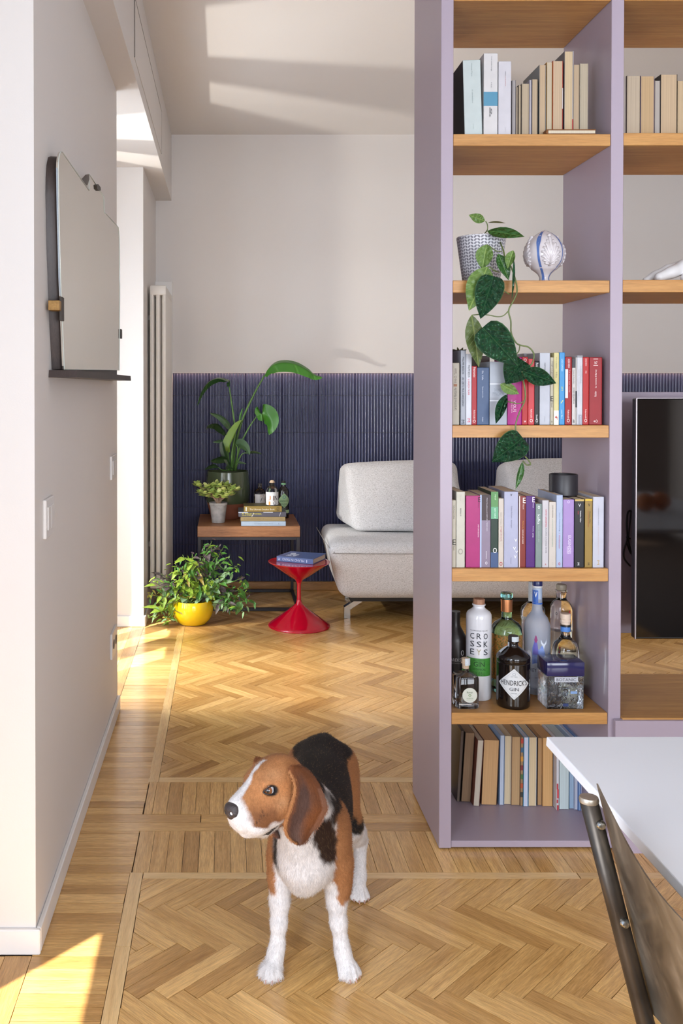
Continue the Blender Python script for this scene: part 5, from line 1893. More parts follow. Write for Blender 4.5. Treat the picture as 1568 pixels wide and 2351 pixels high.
for i_, (x, y) in enumerate(((690, 240), (730, 240), (780, 250), (820, 245), (750, 215))):
    e = q6(x, y, 5.99 + JR.uniform(-.03, .03))
    part('branch', tube(spline([top + Vector((JR.uniform(-.008, .008), JR.uniform(-.008, .008), -.005)), top.lerp(e, .45) + Vector((JR.uniform(-.006, .006), 0, .004)), e], 4), [.010 - .0045 * j_ / 8 for j_ in range(9)], 8), bark, jt, True)
    for tp in tips[i_::5]:
        part('branch', tube(spline([e, e.lerp(tp, .5) + Vector((0, 0, -.006)), tp], 4), [.0048 - .0002 * j_ for j_ in range(9)], 6), bark, jt, True)
jl = mesh('leaf', leaf_geo([(t_, w_ * .40) for t_, w_ in ((0, .2), (.08, .45), (.2, .72), (.36, .94), (.54, 1.0), (.72, .92), (.86, .70), (.95, .4), (1, .02))], 5, .12, .12), None, True)
jade_ms = [M('jade_leaf', (186, 204, 112), .3, vary=.25, vscale=3), M('jade_leaf_lime', (220, 228, 146), .3, vary=.2, vscale=3), M('jade_leaf_deep', (156, 182, 102), .3, vary=.25, vscale=3)]
jmesh = []
for mm in jade_ms:
    g0 = leaf_geo([(t_, w_ * .40) for t_, w_ in ((0, .2), (.1, .5), (.22, .76), (.38, .95), (.55, 1.0), (.72, .92), (.86, .70), (.95, .4), (1, .04))], 5, .1, .1)
    n0 = len(g0[0])
    g1 = ([Vector((v.x, v.y, v.z - .14 * (1 - (2 * v.x - 1) ** 2) * (1 - (v.y / .42) ** 2) - .02)) for v in g0[0]], [tuple(reversed(f)) for f in g0[1]])
    jmesh.append(mesh('leaf', merge(g0, g1), mm, True))
bpy.data.meshes.remove(jl)
for tp in tips:
    for kk in range(9):
        a_ = kk * 2.4 + JR.random()
        el = 1.1 - kk * .15 + JR.uniform(-.15, .15)
        d = Vector((math.cos(a_) * math.cos(el), math.sin(a_) * math.cos(el), math.sin(el)))
        L = JR.uniform(.027, .041)
        o = link('leaf', jmesh[JR.choice((0, 0, 1, 1, 2))], jt)
        o.matrix_local = Matrix.Translation(-jc) @ frame(tp - d * .002, tp + d * L, Vector((0, 0, 1)) - d * .3)

# ---- big pot with bird of paradise --------------------------------------
kq = .21684
q2 = lambda x, y, Y=6.2: at(420 + kq * x, 800 + kq * y, Y)
pc_ = Vector((q2(473, 1300, 6.22).x, 6.22, ZT))
kk_ = kq * 6.22 / FPX
zt_ = q2(470, 1296, 6.22).z - ZT
sc_ = zt_ / 500
bp_ = thing('potted_plant', 'bird of paradise plant with long arching leaves in a green glazed terracotta pot', 'plant', pc_)
gg = M('green_glaze', (72, 82, 58), .16, spec=.6, vary=.15, vscale=6)
tcm = M('terracotta_raw', (136, 78, 56), .75, vary=.12, vscale=20)
part('pot_base', lathe([(0, 0), (172 * kk_, 0), (178 * kk_, .004), (196 * kk_, 70 * sc_), (214 * kk_, 150 * sc_), (220 * kk_, 165 * sc_)], 48, pc_), tcm, bp_, True)
part('pot', lathe([(220 * kk_, 165 * sc_), (231 * kk_, 200 * sc_), (236 * kk_, 260 * sc_), (234 * kk_, 330 * sc_), (224 * kk_, 430 * sc_), (219 * kk_, 490 * sc_), (219 * kk_, 500 * sc_), (212 * kk_, 500 * sc_), (211 * kk_, 440 * sc_), (0, 440 * sc_)], 48, pc_), gg, bp_, 50)
part('soil', lathe([(211 * kk_, 444 * sc_), (0, 452 * sc_)], 24, pc_), M('soil', (52, 40, 30)), bp_, True)
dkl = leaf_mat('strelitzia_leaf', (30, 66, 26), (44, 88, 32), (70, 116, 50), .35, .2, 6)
brt = leaf_mat('strelitzia_leaf_lit', (52, 108, 32), (70, 132, 42), (92, 150, 60), .35, .2, 6)  # brighter copy of the leaf green, falling light mixed into the colour
lime = M('strelitzia_young', (118, 150, 58), .4, vary=.1, vscale=8)
gry = leaf_mat('strelitzia_grey', (58, 86, 58), (74, 104, 70), (96, 128, 88), .4, .2, 6)
drk = leaf_mat('strelitzia_dark', (30, 52, 28), (40, 66, 34), (56, 86, 46), .4, .2, 6)
stm = M('strelitzia_stem', (84, 124, 60), .4, vary=.15, vscale=20)


def ribbon(name, pts, half, side, m, parent, fold=.25, n=5):
    """blade along a curved midrib; side = width direction, folded up along the midrib"""
    P = spline(pts, 5)
    V, F = [], []
    N = len(P)
    for i, p in enumerate(P):
        t = i / (N - 1)
        tan = (P[min(i + 1, N - 1)] - P[max(i - 1, 0)]).normalized()
        sd = Vector(side)
        sd = (sd - tan * sd.dot(tan)).normalized()
        nrm = tan.cross(sd)
        w = half * (math.sin(math.pi * min(1, (t * .93 + .05)) ** .8) ** .75)
        if i == N - 1:
            w = half * .02
        for k_ in range(2 * n + 1):
            s = (k_ - n) / n
            V.append(p + sd * s * w - nrm * abs(s) * w * fold)
    W = 2 * n + 1
    for i in range(N - 1):
        for k_ in range(W - 1):
            F.append((i * W + k_, i * W + k_ + 1, (i + 1) * W + k_ + 1, (i + 1) * W + k_))
    return part(name, (V, F), m, parent, True)


Q = lambda L: [q2(*p) for p in L]
root_ = (505, 1290, 6.2)
ribbon('leaf', Q([(862, 288, 6.16), (905, 215, 6.15), (985, 165, 6.14), (1090, 152, 6.13), (1210, 175, 6.12), (1330, 238, 6.11), (1400, 290, 6.11), (1478, 308, 6.10)]), .056, (-.1, -.72, -.72), brt, bp_, -.5)
ribbon('leaf', Q([(490, 408, 6.16), (498, 345, 6.16), (440, 318, 6.15), (360, 312, 6.14), (265, 360, 6.13), (190, 470, 6.12), (148, 608, 6.11)]), .045, (-.3, -.95, .2), dkl, bp_, .45)
ribbon('leaf', Q([(782, 718, 6.12), (840, 690, 6.10), (905, 718, 6.08), (938, 800, 6.06), (912, 915, 6.05)]), .062, (.9, -.5, .25), brt, bp_, .3)
ribbon('leaf', Q([(472, 1092, 6.12), (490, 1030, 6.11), (545, 920, 6.11), (595, 820, 6.12), (628, 758, 6.13)]), .038, (.75, -.5, .45), lime, bp_, .9)
ribbon('leaf', Q([(505, 862, 6.14), (470, 790, 6.13), (390, 720, 6.12), (282, 680, 6.10)]), .026, (.3, -.6, .7), gry, bp_, .5)
ribbon('leaf', Q([(452, 918, 6.14), (420, 860, 6.12), (350, 800, 6.10), (270, 810, 6.08), (242, 862, 6.07)]), .038, (.2, -.8, .5), drk, bp_, .5)
ribbon('leaf', Q([(455, 1000, 6.14), (410, 985, 6.12), (360, 985, 6.10), (316, 992, 6.09)]), .012, (0, -.4, .9), gry, bp_, .4)
ribbon('leaf', Q([(560, 1015, 6.10), (610, 1015, 6.08), (665, 1055, 6.06), (706, 1126, 6.05)]), .036, (.4, -.6, .7), gry, bp_, .3)
ribbon('leaf', Q([(690, 1108, 6.08), (735, 1102, 6.07), (790, 1106, 6.06), (836, 1120, 6.05)]), .010, (0, -.6, .8), drk, bp_, .3)
ribbon('leaf', Q([(470, 1185, 6.10), (410, 1170, 6.09), (350, 1180, 6.08), (290, 1192, 6.07)]), .030, (.1, -.6, .8), drk, bp_, .3)
ribbon('leaf', Q([(370, 1258, 6.10), (320, 1240, 6.09), (270, 1255, 6.08), (228, 1280, 6.07)]), .022, (.1, -.7, .7), drk, bp_, .3)
ribbon('leaf', Q([(580, 1215, 6.08), (615, 1212, 6.07), (672, 1222, 6.06)]), .010, (0, -.6, .8), gry, bp_, .3)
ribbon('leaf', Q([(455, 1275, 6.06), (490, 1262, 6.05), (540, 1285, 6.04)]), .015, (0, -.7, .7), drk, bp_, .3)
ribbon('leaf', Q([(500, 1255, 6.10), (440, 1120, 6.09), (415, 1020, 6.09), (420, 985, 6.09)]), .02, (.9, -.4, 0), drk, bp_, .4)
ribbon('leaf', Q([(600, 765, 6.15), (612, 700, 6.15), (635, 630, 6.15)]), .007, (1, -.3, 0), brt, bp_, .3)
for L, r in (([root_, (540, 1080, 6.17), (625, 765, 6.14), (755, 480, 6.15), (862, 288, 6.16)], (.010, .005)),
             ([(515, 1290, 6.2), (548, 1080, 6.18), (548, 830, 6.16), (512, 560, 6.16), (490, 408, 6.16)], (.009, .004)),
             ([(540, 1290, 6.18), (590, 1090, 6.14), (640, 950, 6.13), (710, 820, 6.12), (782, 718, 6.12)], (.008, .0035)),
             ([(520, 1290, 6.15), (515, 1200, 6.12), (522, 1090, 6.11), (555, 900, 6.12)], (.009, .007)),
             ([(490, 1290, 6.17), (480, 1100, 6.15), (488, 930, 6.14), (505, 862, 6.14)], (.007, .003)),
             ([(480, 1290, 6.17), (470, 1120, 6.15), (455, 1000, 6.14), (452, 918, 6.14)], (.007, .003)),
             ([(560, 1290, 6.15), (575, 1150, 6.11), (580, 1060, 6.10), (560, 1015, 6.10)], (.006, .003)),
             ([(555, 1280, 6.14), (600, 1160, 6.10), (640, 1110, 6.09), (690, 1108, 6.08)], (.005, .0025)),
             ([(500, 1290, 6.16), (490, 1240, 6.12), (470, 1185, 6.10)], (.005, .003)),
             ([(470, 1295, 6.16), (420, 1290, 6.12), (370, 1258, 6.10)], (.004, .002)),
             ([(550, 1280, 6.12), (560, 1240, 6.09), (580, 1215, 6.08)], (.004, .002))):
    P_ = spline(Q(L), 5)
    part('stem', tube(P_, [r[0] + (r[1] - r[0]) * i_ / (len(P_) - 1) for i_ in range(len(P_))], 8), stm, bp_, True)

# ---- yellow bowl with a coleus -------------------------------------------
Yc_ = 5.53
cc = Vector((at(442, 1430, Yc_).x, Yc_, 0.0006))
rb = 48.3 * Yc_ / FPX
ht = at(442, 1374, Yc_ - .05).z
bpz = thing('potted_plant', 'sprawling coleus with serrated green and purple leaves in a glossy yellow bowl', 'plant', cc)
yel = M('yellow_glaze', (226, 192, 22), .1, spec=.6, vary=.06, vscale=12)
prof_ = [(0, 0), (rb * .38, 0), (rb * .42, .004)]
for a_ in range(-50, 41, 9):
    prof_.append((rb * math.cos(math.radians(a_)), .0965 + rb * .98 * math.sin(math.radians(a_))))
prof_ = [p for p in prof_ if p[1] >= 0 and p[1] <= ht]
re = prof_[-1][0]
prof_ += [(re - .004, prof_[-1][1]), (re - .008, prof_[-1][1] - .01), (0, prof_[-1][1] - .02)]
part('bowl', lathe(prof_, 48, cc), yel, bpz, 40)
part('foot_ring', lathe([(rb * .34, .0002), (rb * .42, .0002), (rb * .43, .004), (rb * .40, .006)], 32, cc), M('bare_clay', (196, 186, 168), .8), bpz, True)
zt_ = prof_[-2][1]
part('soil', lathe([(re - .006, zt_ - .016), (0, zt_ - .006)], 24, cc), M('soil', (52, 40, 30)), bpz, True)
SERR = [(0, .05), (.06, .3), (.14, .62), (.2, .8), (.28, .98), (.36, .86), (.44, 1.0), (.52, .78), (.6, .84), (.68, .56), (.76, .58), (.84, .32), (.91, .28), (1.0, .01)]
cmats = {'y': leaf_mat('coleus_lime', (112, 148, 40), (146, 172, 58), (176, 190, 88), .5),
         'g': leaf_mat('coleus_green', (54, 110, 40), (84, 136, 52), (120, 160, 74), .5),
         'p': leaf_mat('coleus_purple', (62, 50, 58), (92, 78, 82), (120, 124, 84), .5),
         'm': leaf_mat('coleus_mint', (128, 164, 118), (152, 184, 138), (170, 196, 150), .5),
         'o': leaf_mat('coleus_ochre', (132, 132, 40), (150, 122, 52), (160, 150, 70), .5)}
cme = {}
for key, mm in cmats.items():
    for j_, (hw_, fo, dr) in enumerate(((.21, .35, .22), (.30, .25, .30), (.15, .4, .15))):
        cme[key, j_] = mesh('leaf', leaf_geo([(t_, w_ * hw_) for t_, w_ in SERR], 5, fo, dr, serr=.16), mm, True)
CR = random.Random(21)
rim = cc + Vector((0, 0, zt_ - .01))
branches = [  # tip x, y, depth offset, palette, number of leaves, leaf length
    ((690, 668), .10, 'gpg', 15, .062), ((800, 720), .08, 'ggp', 11, .058), ((640, 740), .06, 'gpp', 11, .06), ((720, 830), .02, 'ggp', 14, .06),
    ((500, 785), -.02, 'yyp', 15, .066), ((410, 800), -.04, 'yyg', 13, .064), ((340, 880), -.05, 'yyp', 12, .062), ((560, 880), -.09, 'ypo', 15, .07), ((440, 960), -.10, 'yyo', 14, .07),
    ((200, 975), .02, 'opp', 9, .066), ((120, 1050), -.05, 'yym', 11, .07), ((100, 1180), -.08, 'yog', 9, .07), ((260, 1060), -.08, 'yyp', 12, .07),
    ((150, 1310), -.10, 'ymy', 10, .072), ((90, 1400), -.12, 'ymy', 9, .07), ((230, 1470), -.13, 'myo', 10, .07),
    ((860, 800), .06, 'mgm', 11, .06), ((930, 900), .04, 'mmg', 11, .066), ((1000, 1010), .02, 'mgp', 10, .062), ((1060, 1110), .03, 'ggp', 10, .06), ((1080, 1240), .0, 'gpg', 9, .06),
    ((930, 1180), -.04, 'mmg', 11, .07), ((1000, 1320), -.05, 'mgm', 8, .066), ((870, 1260), -.07, 'ggp', 9, .062), ((780, 1060), -.07, 'gyg', 13, .064), ((680, 1040), -.10, 'yyg', 13, .066)]
nleaf = 0
for (x, y), dy, pal, nl, LL in branches:
    tp = q6(x, y, Yc_ + dy)
    st_ = rim + Vector((CR.uniform(-.05, .05), CR.uniform(-.05, .05), 0))
    hi = max(st_.z, tp.z) + .05
    mid = st_.lerp(tp, .5)
    mid.z = hi - .03 if tp.z < st_.z else st_.z + (tp.z - st_.z) * .6
    P_ = spline([st_, st_.lerp(mid, .55) + Vector((0, 0, .03)), mid, tp], 5)
    part('stem', tube(P_, [.0034 - .0016 * i_ / (len(P_) - 1) for i_ in range(len(P_))], 6), M('coleus_stem', (96, 118, 56), .5), bpz, True)
    for i_ in range(nl):
        t_ = .28 + .72 * (i_ + .5) / nl
        p_ = P_[min(len(P_) - 1, int(t_ * (len(P_) - 1)))] + Vector((CR.uniform(-.006, .006), CR.uniform(-.006, .006), CR.uniform(-.004, .004)))
        a_ = CR.uniform(0, 2 * math.pi)
        el = CR.uniform(-1.25, .35) if t_ < .93 else CR.uniform(-.3, .8)
        d = Vector((math.cos(a_) * math.cos(el), math.sin(a_) * math.cos(el) - .15, math.sin(el))).normalized()
        L = LL * CR.uniform(.8, 1.4)
        e = p_ + d * L
        if e.z < .012:
            e.z = .012
        if p_.x < -.466 or e.x < -.455:
            if p_.y > 5.42 and e.y > 5.40:
                e.y = 5.40
            p_.y = min(p_.y, 5.43)
        o = link('leaf', cme[CR.choice(pal), CR.choice((0, 0, 1, 2))], bpz)
        o.matrix_local = Matrix.Translation(-cc) @ frame(p_, e, Vector((CR.uniform(-.4, .4), -.6, 1)))
        nleaf += 1

# many small young leaves, too fine to tell apart
sm = {}
for (x, y), dy, pal, nl, LL in branches:
    tp = q6(x, y, Yc_ + dy)
    st_ = rim + Vector((0, 0, .03))
    for i_ in range(34):
        p_ = st_.lerp(tp, CR.uniform(.25, 1.0)) + Vector((CR.gauss(0, .018), CR.gauss(0, .018), CR.gauss(.004, .016)))
        a_ = CR.uniform(0, 2 * math.pi)
        el = CR.uniform(-1.2, .5)
        e = p_ + Vector((math.cos(a_) * math.cos(el), math.sin(a_) * math.cos(el), math.sin(el))) * CR.uniform(.022, .05)
        if min(p_.z, e.z) < .012 or (min(p_.x, e.x) < -.455 and max(p_.y, e.y) > 5.42):
            continue
        if (p_ - cc).xy.length < rb * 1.02 and p_.z < zt_ or (e - cc).xy.length < rb * 1.02 and e.z < zt_:
            continue
        key = CR.choice(pal + 'gy')
        g_ = leaf_geo([(t_, w_ * .15) for t_, w_ in SERR[::2] + SERR[-1:]], 3, .3, .2)
        sm.setdefault(key, []).append(xform(g_, frame(p_, e, Vector((CR.uniform(-.5, .5), -.5, 1)))))
plain = {'y': M('coleus_small_lime', (122, 156, 48), .5, vary=.3, vscale=40), 'g': M('coleus_small_green', (70, 122, 46), .5, vary=.3, vscale=40), 'p': M('coleus_small_purple', (70, 56, 60), .5, vary=.3, vscale=40),
         'm': M('coleus_small_mint', (130, 166, 112), .5, vary=.2, vscale=40), 'o': M('coleus_small_ochre', (128, 122, 46), .5, vary=.3, vscale=40)}
for key, gs_ in sm.items():
    tag(part('young_leaves', merge(*gs_), plain[key], bpz, True), kind='stuff')

# ---- red hourglass table and its book -------------------------------------
Ys = 5.47
rc = Vector((at(686.3, 1439, Ys).x, Ys, 0.0006))
red = M('red_lacquer', (182, 4, 38), .09, spec=.55, coat=.5)
rt2 = thing('hourglass_table', 'glossy red hourglass shaped table of two cones in front of the sofa', 'table', rc)
RZ = lambda y: at(686, y, Ys).z
R1 = 71.2 * Ys / FPX
ztop = RZ(1288.5)
part('base_cone', lathe([(0, 0), (R1 - .001, 0), (R1, .004), (R1 - .001, .008), (R1 * .93, .0165), (R1 * .62, .0575), (R1 * .32, .097), (.028, .121), (.0185, .1315), (.0135, .146)], 64, rc), red, rt2, 60)
part('stem', lathe([(.0135, .1455), (.0115, .158), (.0112, .2), (.0115, .238), (.0135, .251)], 32, rc), red, rt2, True)
part('top_cone', lathe([(.0135, .2505), (.0185, .262), (.028, .272), (R1 * .32, .289), (R1 * .66, .332), (R1 - .004, ztop - .006), (R1, ztop - .003), (R1, ztop - .0014), (R1 - .003, ztop - .0008), (R1 - .012, ztop - .0015), (0, ztop - .0015)], 64, rc), red, rt2, 60)
zb = ztop - .0002
hbk = .0305
c_ = [on(*p, zb + hbk) for p in ((635.1, 1276.3), (718.8, 1284.0), (748.6, 1270.6), (667.6, 1265.3))]
A, B_, C_, D_ = [Vector((p.x, p.y, zb)) for p in c_]
bkt = thing('book', 'blue hardback guide with white upside down spine title lying on the red table', 'book', ((A.x + C_.x) / 2, (A.y + C_.y) / 2, zb))
bm_ = cover('6478aa')
up = Vector((0, 0, 1))
quad = lambda z0, z1, i0=0.0, i1=0.0, i2=0.0: hexa([p + up * z0 for p in (A.lerp(D_, i0).lerp(B_.lerp(C_, i0), i1), B_.lerp(C_, i0).lerp(A.lerp(D_, i0), i2), C_.lerp(B_, i1).lerp(D_.lerp(A, i1), i2), D_.lerp(A, i1).lerp(C_.lerp(B_, i1), i1))] + [p + up * z1 for p in (A.lerp(D_, i0).lerp(B_.lerp(C_, i0), i1), B_.lerp(C_, i0).lerp(A.lerp(D_, i0), i2), C_.lerp(B_, i1).lerp(D_.lerp(A, i1), i2), D_.lerp(A, i1).lerp(C_.lerp(B_, i1), i1))])
part('cover', quad(0, .0025), bm_, bkt)
part('cover', quad(hbk - .0025, hbk), bm_, bkt)
part('pages', quad(.0025, hbk - .0025, .02, .02, .02), paper('cdbfa8'), bkt)
sdv = (B_ - A).normalized()
fw = Vector((sdv.y, -sdv.x, 0))
part('spine', hexa([A + fw * .001, B_ + fw * .001, B_ - fw * .004, A - fw * .004, A + fw * .001 + up * hbk, B_ + fw * .001 + up * hbk, B_ - fw * .004 + up * hbk, A - fw * .004 + up * hbk], .0012), bm_, bkt)
wl_ = (B_ - A).length
for s, u_, L, H in (('MILANO IN MANO', .46, .60, .5), ('1', .83, .02, .5), ('M', .07, .06, .5)):
    text(s, A + sdv * wl_ * u_ + fw * .0012 + up * hbk * .5, -sdv, (0, 0, -1), wl_ * L, hbk * H, ink('c8d0e4'), bkt)
cv = lambda x, y: on(600 + .12755 * x, 1250 + .12755 * y, zb + hbk) + up * .0003
for i_, poly in enumerate(([(540, 152), (632, 155), (610, 178), (690, 178), (665, 196), (505, 188)], [(470, 180), (520, 184), (560, 215), (480, 208)], [(440, 198), (492, 200), (482, 208), (440, 206)], [(575, 190), (650, 194), (598, 216), (560, 214)])):
    P_ = [cv(*p) for p in poly]
    part('printed_patch', (P_, [tuple(range(len(P_)))]), ink('c8d0e4'), bkt)

# ---- sofa -------------------------------------------------------------------
def pillow(c8, cuts=9, it=6, puff=.0, wr=.0, seed=0):
    bm = bmesh.new()
    vs = [bm.verts.new(Vector(c)) for c in c8]
    for f in [(3, 2, 1, 0), (4, 5, 6, 7), (0, 1, 5, 4), (1, 2, 6, 5), (2, 3, 7, 6), (3, 0, 4, 7)]:
        bm.faces.new([vs[i] for i in f])
    bmesh.ops.subdivide_edges(bm, edges=bm.edges[:], cuts=cuts, use_grid_fill=True)
    for _ in range(it):
        bmesh.ops.smooth_vert(bm, verts=bm.verts[:], factor=.5, use_axis_x=True, use_axis_y=True, use_axis_z=True)
    bm.normal_update()
    c = sum((Vector(p) for p in c8), Vector()) / 8
    for v in bm.verts:
        n = v.normal.copy()
        v.co += n * (puff + wr * mnoise.noise(v.co * 6 + Vector((seed, 0, 0))))
    return from_bm(bm)


t = NT('boucle_fabric')
tc = t.n('ShaderNodeTexCoord')
n1 = t.n('ShaderNodeTexNoise', i_Scale=420.0, i_Detail=2.0)
mp = t.n('ShaderNodeMapping')
mp.inputs['Scale'].default_value = (120, 120, 520)
n2 = t.n('ShaderNodeTexNoise', i_Scale=1.0, i_Detail=3.0)
t.l(tc, 'Object', n1, 'Vector')
t.l(tc, 'Object', mp, 'Vector')
t.l(mp, 'Vector', n2, 'Vector')
mx = t.mix(.5)
t.l(n1, 'Fac', mx, 6)
t.l(n2, 'Fac', mx, 7)
rp = t.ramp([(.36, lin((158, 156, 156))), (.5, lin((214, 213, 214))), (.7, lin((234, 234, 236)))])
t.l(mx, 2, rp, 'Fac')
t.l(rp, 'Color', t.b, 'Base Color')
t.b.inputs['Roughness'].default_value = .95
t.b.inputs['Sheen Weight'].default_value = .3
bpn = t.n('ShaderNodeBump', i_Strength=.5, i_Distance=.004)
t.l(mx, 2, bpn, 'Height')
t.l(bpn, 'Normal', t.b, 'Normal')
fab = t.m
sf = thing('sofa', 'light grey woven fabric sofa on chrome legs against the fluted wall', 'sofa', (1.9, 5.9, 0))
seatc = [(.672, 5.52, .138), (3.35, 5.52, .138), (3.35, 6.27, .14), (.70, 6.27, .14), (.592, 5.475, .480), (3.40, 5.475, .480), (3.40, 6.33, .478), (.622, 6.33, .478)]
bm = bmesh.new()
g = hexa(seatc, .07, 6)
part('seat', g, fab, sf, 60)
part('underside', box(.74, 3.3, 5.58, 6.22, .118, .142), M('sofa_underside', (52, 48, 46), .9), sf)
part('seam', tube(spline([(.597, 6.2, .463), (.60, 5.66, .455), (.632, 5.505, .425), (.70, 5.474, .420), (1.4, 5.472, .418), (2.4, 5.472, .418), (3.3, 5.474, .42)], 4), .0022, 6), M('seam_thread', (150, 148, 146), .9), sf, True)


def cushion(lab, x0, x1, tilt, seed, drop=0.0):
    c8 = [(x0 + .035, 5.86, .485), (x1, 5.86 - tilt, .485), (x1, 6.22, .510), (x0 - .05, 6.26, .512), (x0 - .005, 6.05, .895 - drop), (x1 - .02, 6.05 - tilt, .905 - drop), (x1 - .02, 6.25, .885), (x0 - .012, 6.26, .875)]
    g = hexa(c8, .045, 4)
    bm_ = bmesh.new()
    vv = [bm_.verts.new(v) for v in g[0]]
    for f in g[1]:
        bm_.faces.new([vv[i_] for i_ in f])
    bmesh.ops.triangulate(bm_, faces=[f for f in bm_.faces if len(f.verts) > 4])
    bmesh.ops.subdivide_edges(bm_, edges=[e for e in bm_.edges if e.calc_length() > .06], cuts=7, use_grid_fill=True)
    bm_.normal_update()
    ctr = sum((Vector(p) for p in c8), Vector()) / 8
    for v in bm_.verts:
        fx, fz = (v.co.x - x0) / (x1 - x0), (v.co.z - .48) / .42
        b_ = max(0, math.sin(math.pi * min(1, max(0, fx)))) ** .5 * max(0, math.sin(math.pi * min(1, max(0, fz)))) ** .6
        v.co.y += (-.035 if v.co.y < 6.08 else .0) * b_
        v.co.z += .018 * math.sin(math.pi * min(1, max(0, fx))) * (1 if fz > .8 else 0)
        crease = math.exp(-(((fx - .62) - (1 - fz) * .18) / .035) ** 2) * max(0, fz - .45) * 1.6
        v.co.y += .022 * crease * (1 if v.co.y < 6.12 else 0)
        v.co += v.normal * .005 * mnoise.noise(v.co * 7 + Vector((seed, 0, 0)))
    zmin = min(v.co.z for v in bm_.verts)
    g = from_bm(bm_)
    t_ = thing('cushion', lab, 'cushion', ((x0 + x1) / 2, 6.05, .5), 'back cushions of the sofa')
    part('cover', g, fab, t_, True)
    return t_


cushion('plump light grey back cushion at the left end of the sofa', .765, 1.50, .02, 0)
cushion('light grey back cushion seen through the bookcase behind the lower books', 1.80, 2.55, -.01, 3, -.02)
chrome = M('chrome', (190, 188, 184), .18, metal=1.0)
for x, y, sg in ((at(796, 1418, 5.67).x, 5.665, 1), (3.2, 5.665, -1), (.80, 6.20, 1), (3.2, 6.2, -1)):
    poly = [(-.018, 0.0006), (.017, .0006), (.017, .055), (.115, .118), (.06, .118), (-.018, .068)]
    part('leg', prism([(px_ * sg, pz_) for px_, pz_ in (poly if sg > 0 else reversed(poly))], .045, (x, y + .0225, 0), (1, 0, 0), (0, 0, 1), (0, -1, 0)), chrome, sf)
# ================================================================== MIRROR on the near pier
XM = -0.4305
mt = thing('wall_mirror', 'old frameless wall mirror with stepped top on a dark wooden box with a ledge', 'mirror', (XW, 3.14, 1.43))
mp = lambda px, py, X=XM: (atx(px, py, X).y, atx(px, py, X).z)
darkw = wood('dark_walnut', (46, 36, 34), (72, 58, 54), 'Z', 2.0, .45, stretch=10, ring=.3)
# outline (y along the wall, z up) read from the photograph on the plane of the glass
pts = [mp(147, 848), mp(138.5, 640), mp(134.5, 480), mp(133.2, 385)]
y0_, z0_ = mp(133.2, 385)
ytl, ztl = mp(141, 349)
arc = []
for k_ in range(1, 7):
    a_ = math.pi / 2 * k_ / 6
    arc.append((y0_ + (ytl - y0_ + .02) * (1 - math.cos(a_)), z0_ + (2.008 - z0_) * math.sin(a_)))
outline = pts + arc + [(2.80, 2.008), (2.985, 2.008), (2.985, 2.060), (3.345, 2.060), (3.36, 2.008), (3.42, 2.012), (3.80, 2.028), (3.835, 1.99), mp(275, 660), mp(273.5, 850)]
V, F = prism(outline, .005, (XM - .005, 0, 0), (0, 1, 0), (0, 0, 1), (1, 0, 0))
mirror_m = NT('mirror_silver')
mirror_m.b.inputs['Base Color'].default_value = (*lin((226, 224, 216)), 1)
mirror_m.b.inputs['Metallic'].default_value = 1.0
tc = mirror_m.n('ShaderNodeTexCoord')
nz = mirror_m.n('ShaderNodeTexNoise', i_Scale=6.0, i_Detail=3.0)
rp = mirror_m.ramp([(.3, (.045, .045, .045)), (.7, (.10, .10, .10))])
mirror_m.l(tc, 'Object', nz, 'Vector')
mirror_m.l(nz, 'Fac', rp, 'Fac')
mirror_m.l(rp, 'Color', mirror_m.b, 'Roughness')
part('mirror_glass', (V, F), mirror_m.m, mt)
loop = [Vector((XM + .0006, y, z)) for y, z in outline]
part('glass_edge', tube(loop + loop[:1], .0014, 6, cap=False), M('glass_edge', (206, 214, 208), .15, spec=.8), mt, True)
# dark wooden box behind the glass: upright body, thinner towards the wall
body = [(y + (.012 if y < 3 else -.012), z - (.003 if z > 1.9 else 0)) for y, z in outline if not (2.97 < y < 3.40 and z > 1.9)]
i9 = next(i for i, p in enumerate(body) if p[0] > 3.4)
yl0, yl1 = atx(118, 848, XW + .004).y, atx(105, 390, XW + .004).y
side = [(2.532, 1.436), (2.50, 1.55), (2.462, 1.75), (2.449, 1.885), (2.452, 1.93), (2.464, 1.966), (2.486, 1.991), (2.52, 2.002), (2.80, 2.004), (3.40, 2.004), (3.79, 2.02), (3.82, 1.98), (3.80, 1.436)]
part('back_box', loft([[Vector((XW + .0006, y, z)) for y, z in side], [Vector((XM - .012, y + (.004 if y < 3 else -.004), z)) for y, z in side], [Vector((XM - .0052, y + (.010 if y < 3 else -.01), z - .002)) for y, z in side]]), darkw, mt, 40)
part('ledge', prism([(2.485, 1.414), (3.90, 1.414), (3.885, 1.433), (2.49, 1.433)], .075, (XW + .0006, 0, 0), (0, 1, 0), (0, 0, 1), (1, 0, 0)), darkw, mt)
# V shaped keystone of dark wood showing through the notch, and two clips
vx = [atx(*p, XM) for p in ((187, 412), (197, 401), (203, 400), (203, 412), (199, 425), (196, 424))]
part('keystone', prism([(p.y, p.z) for p in vx], .004, (XM - .001, 0, 0), (0, 1, 0), (0, 0, 1), (1, 0, 0)), darkw, mt)
kp = [atx(*p, XM) for p in ((218.5, 425), (222, 423), (227, 430), (227.5, 437), (224, 438), (219.5, 434))]
part('clip', prism([(p.y, p.z) for p in kp], .008, (XM - .002, 0, 0), (0, 1, 0), (0, 0, 1), (1, 0, 0)), M('clip_dark', (58, 50, 44), .5), mt)
a_, b_ = atx(125, 716, XM), atx(142, 694, XM)
yc = atx(138, 705, XM).y
brass = M('brass_clip', (158, 122, 70), .45, metal=.4, vary=.2, vscale=200)
part('clip', box(XM - .026, XM + .0035, yc - .028, yc + .016, b_.z - .045 + .02, b_.z, .001), brass, mt)
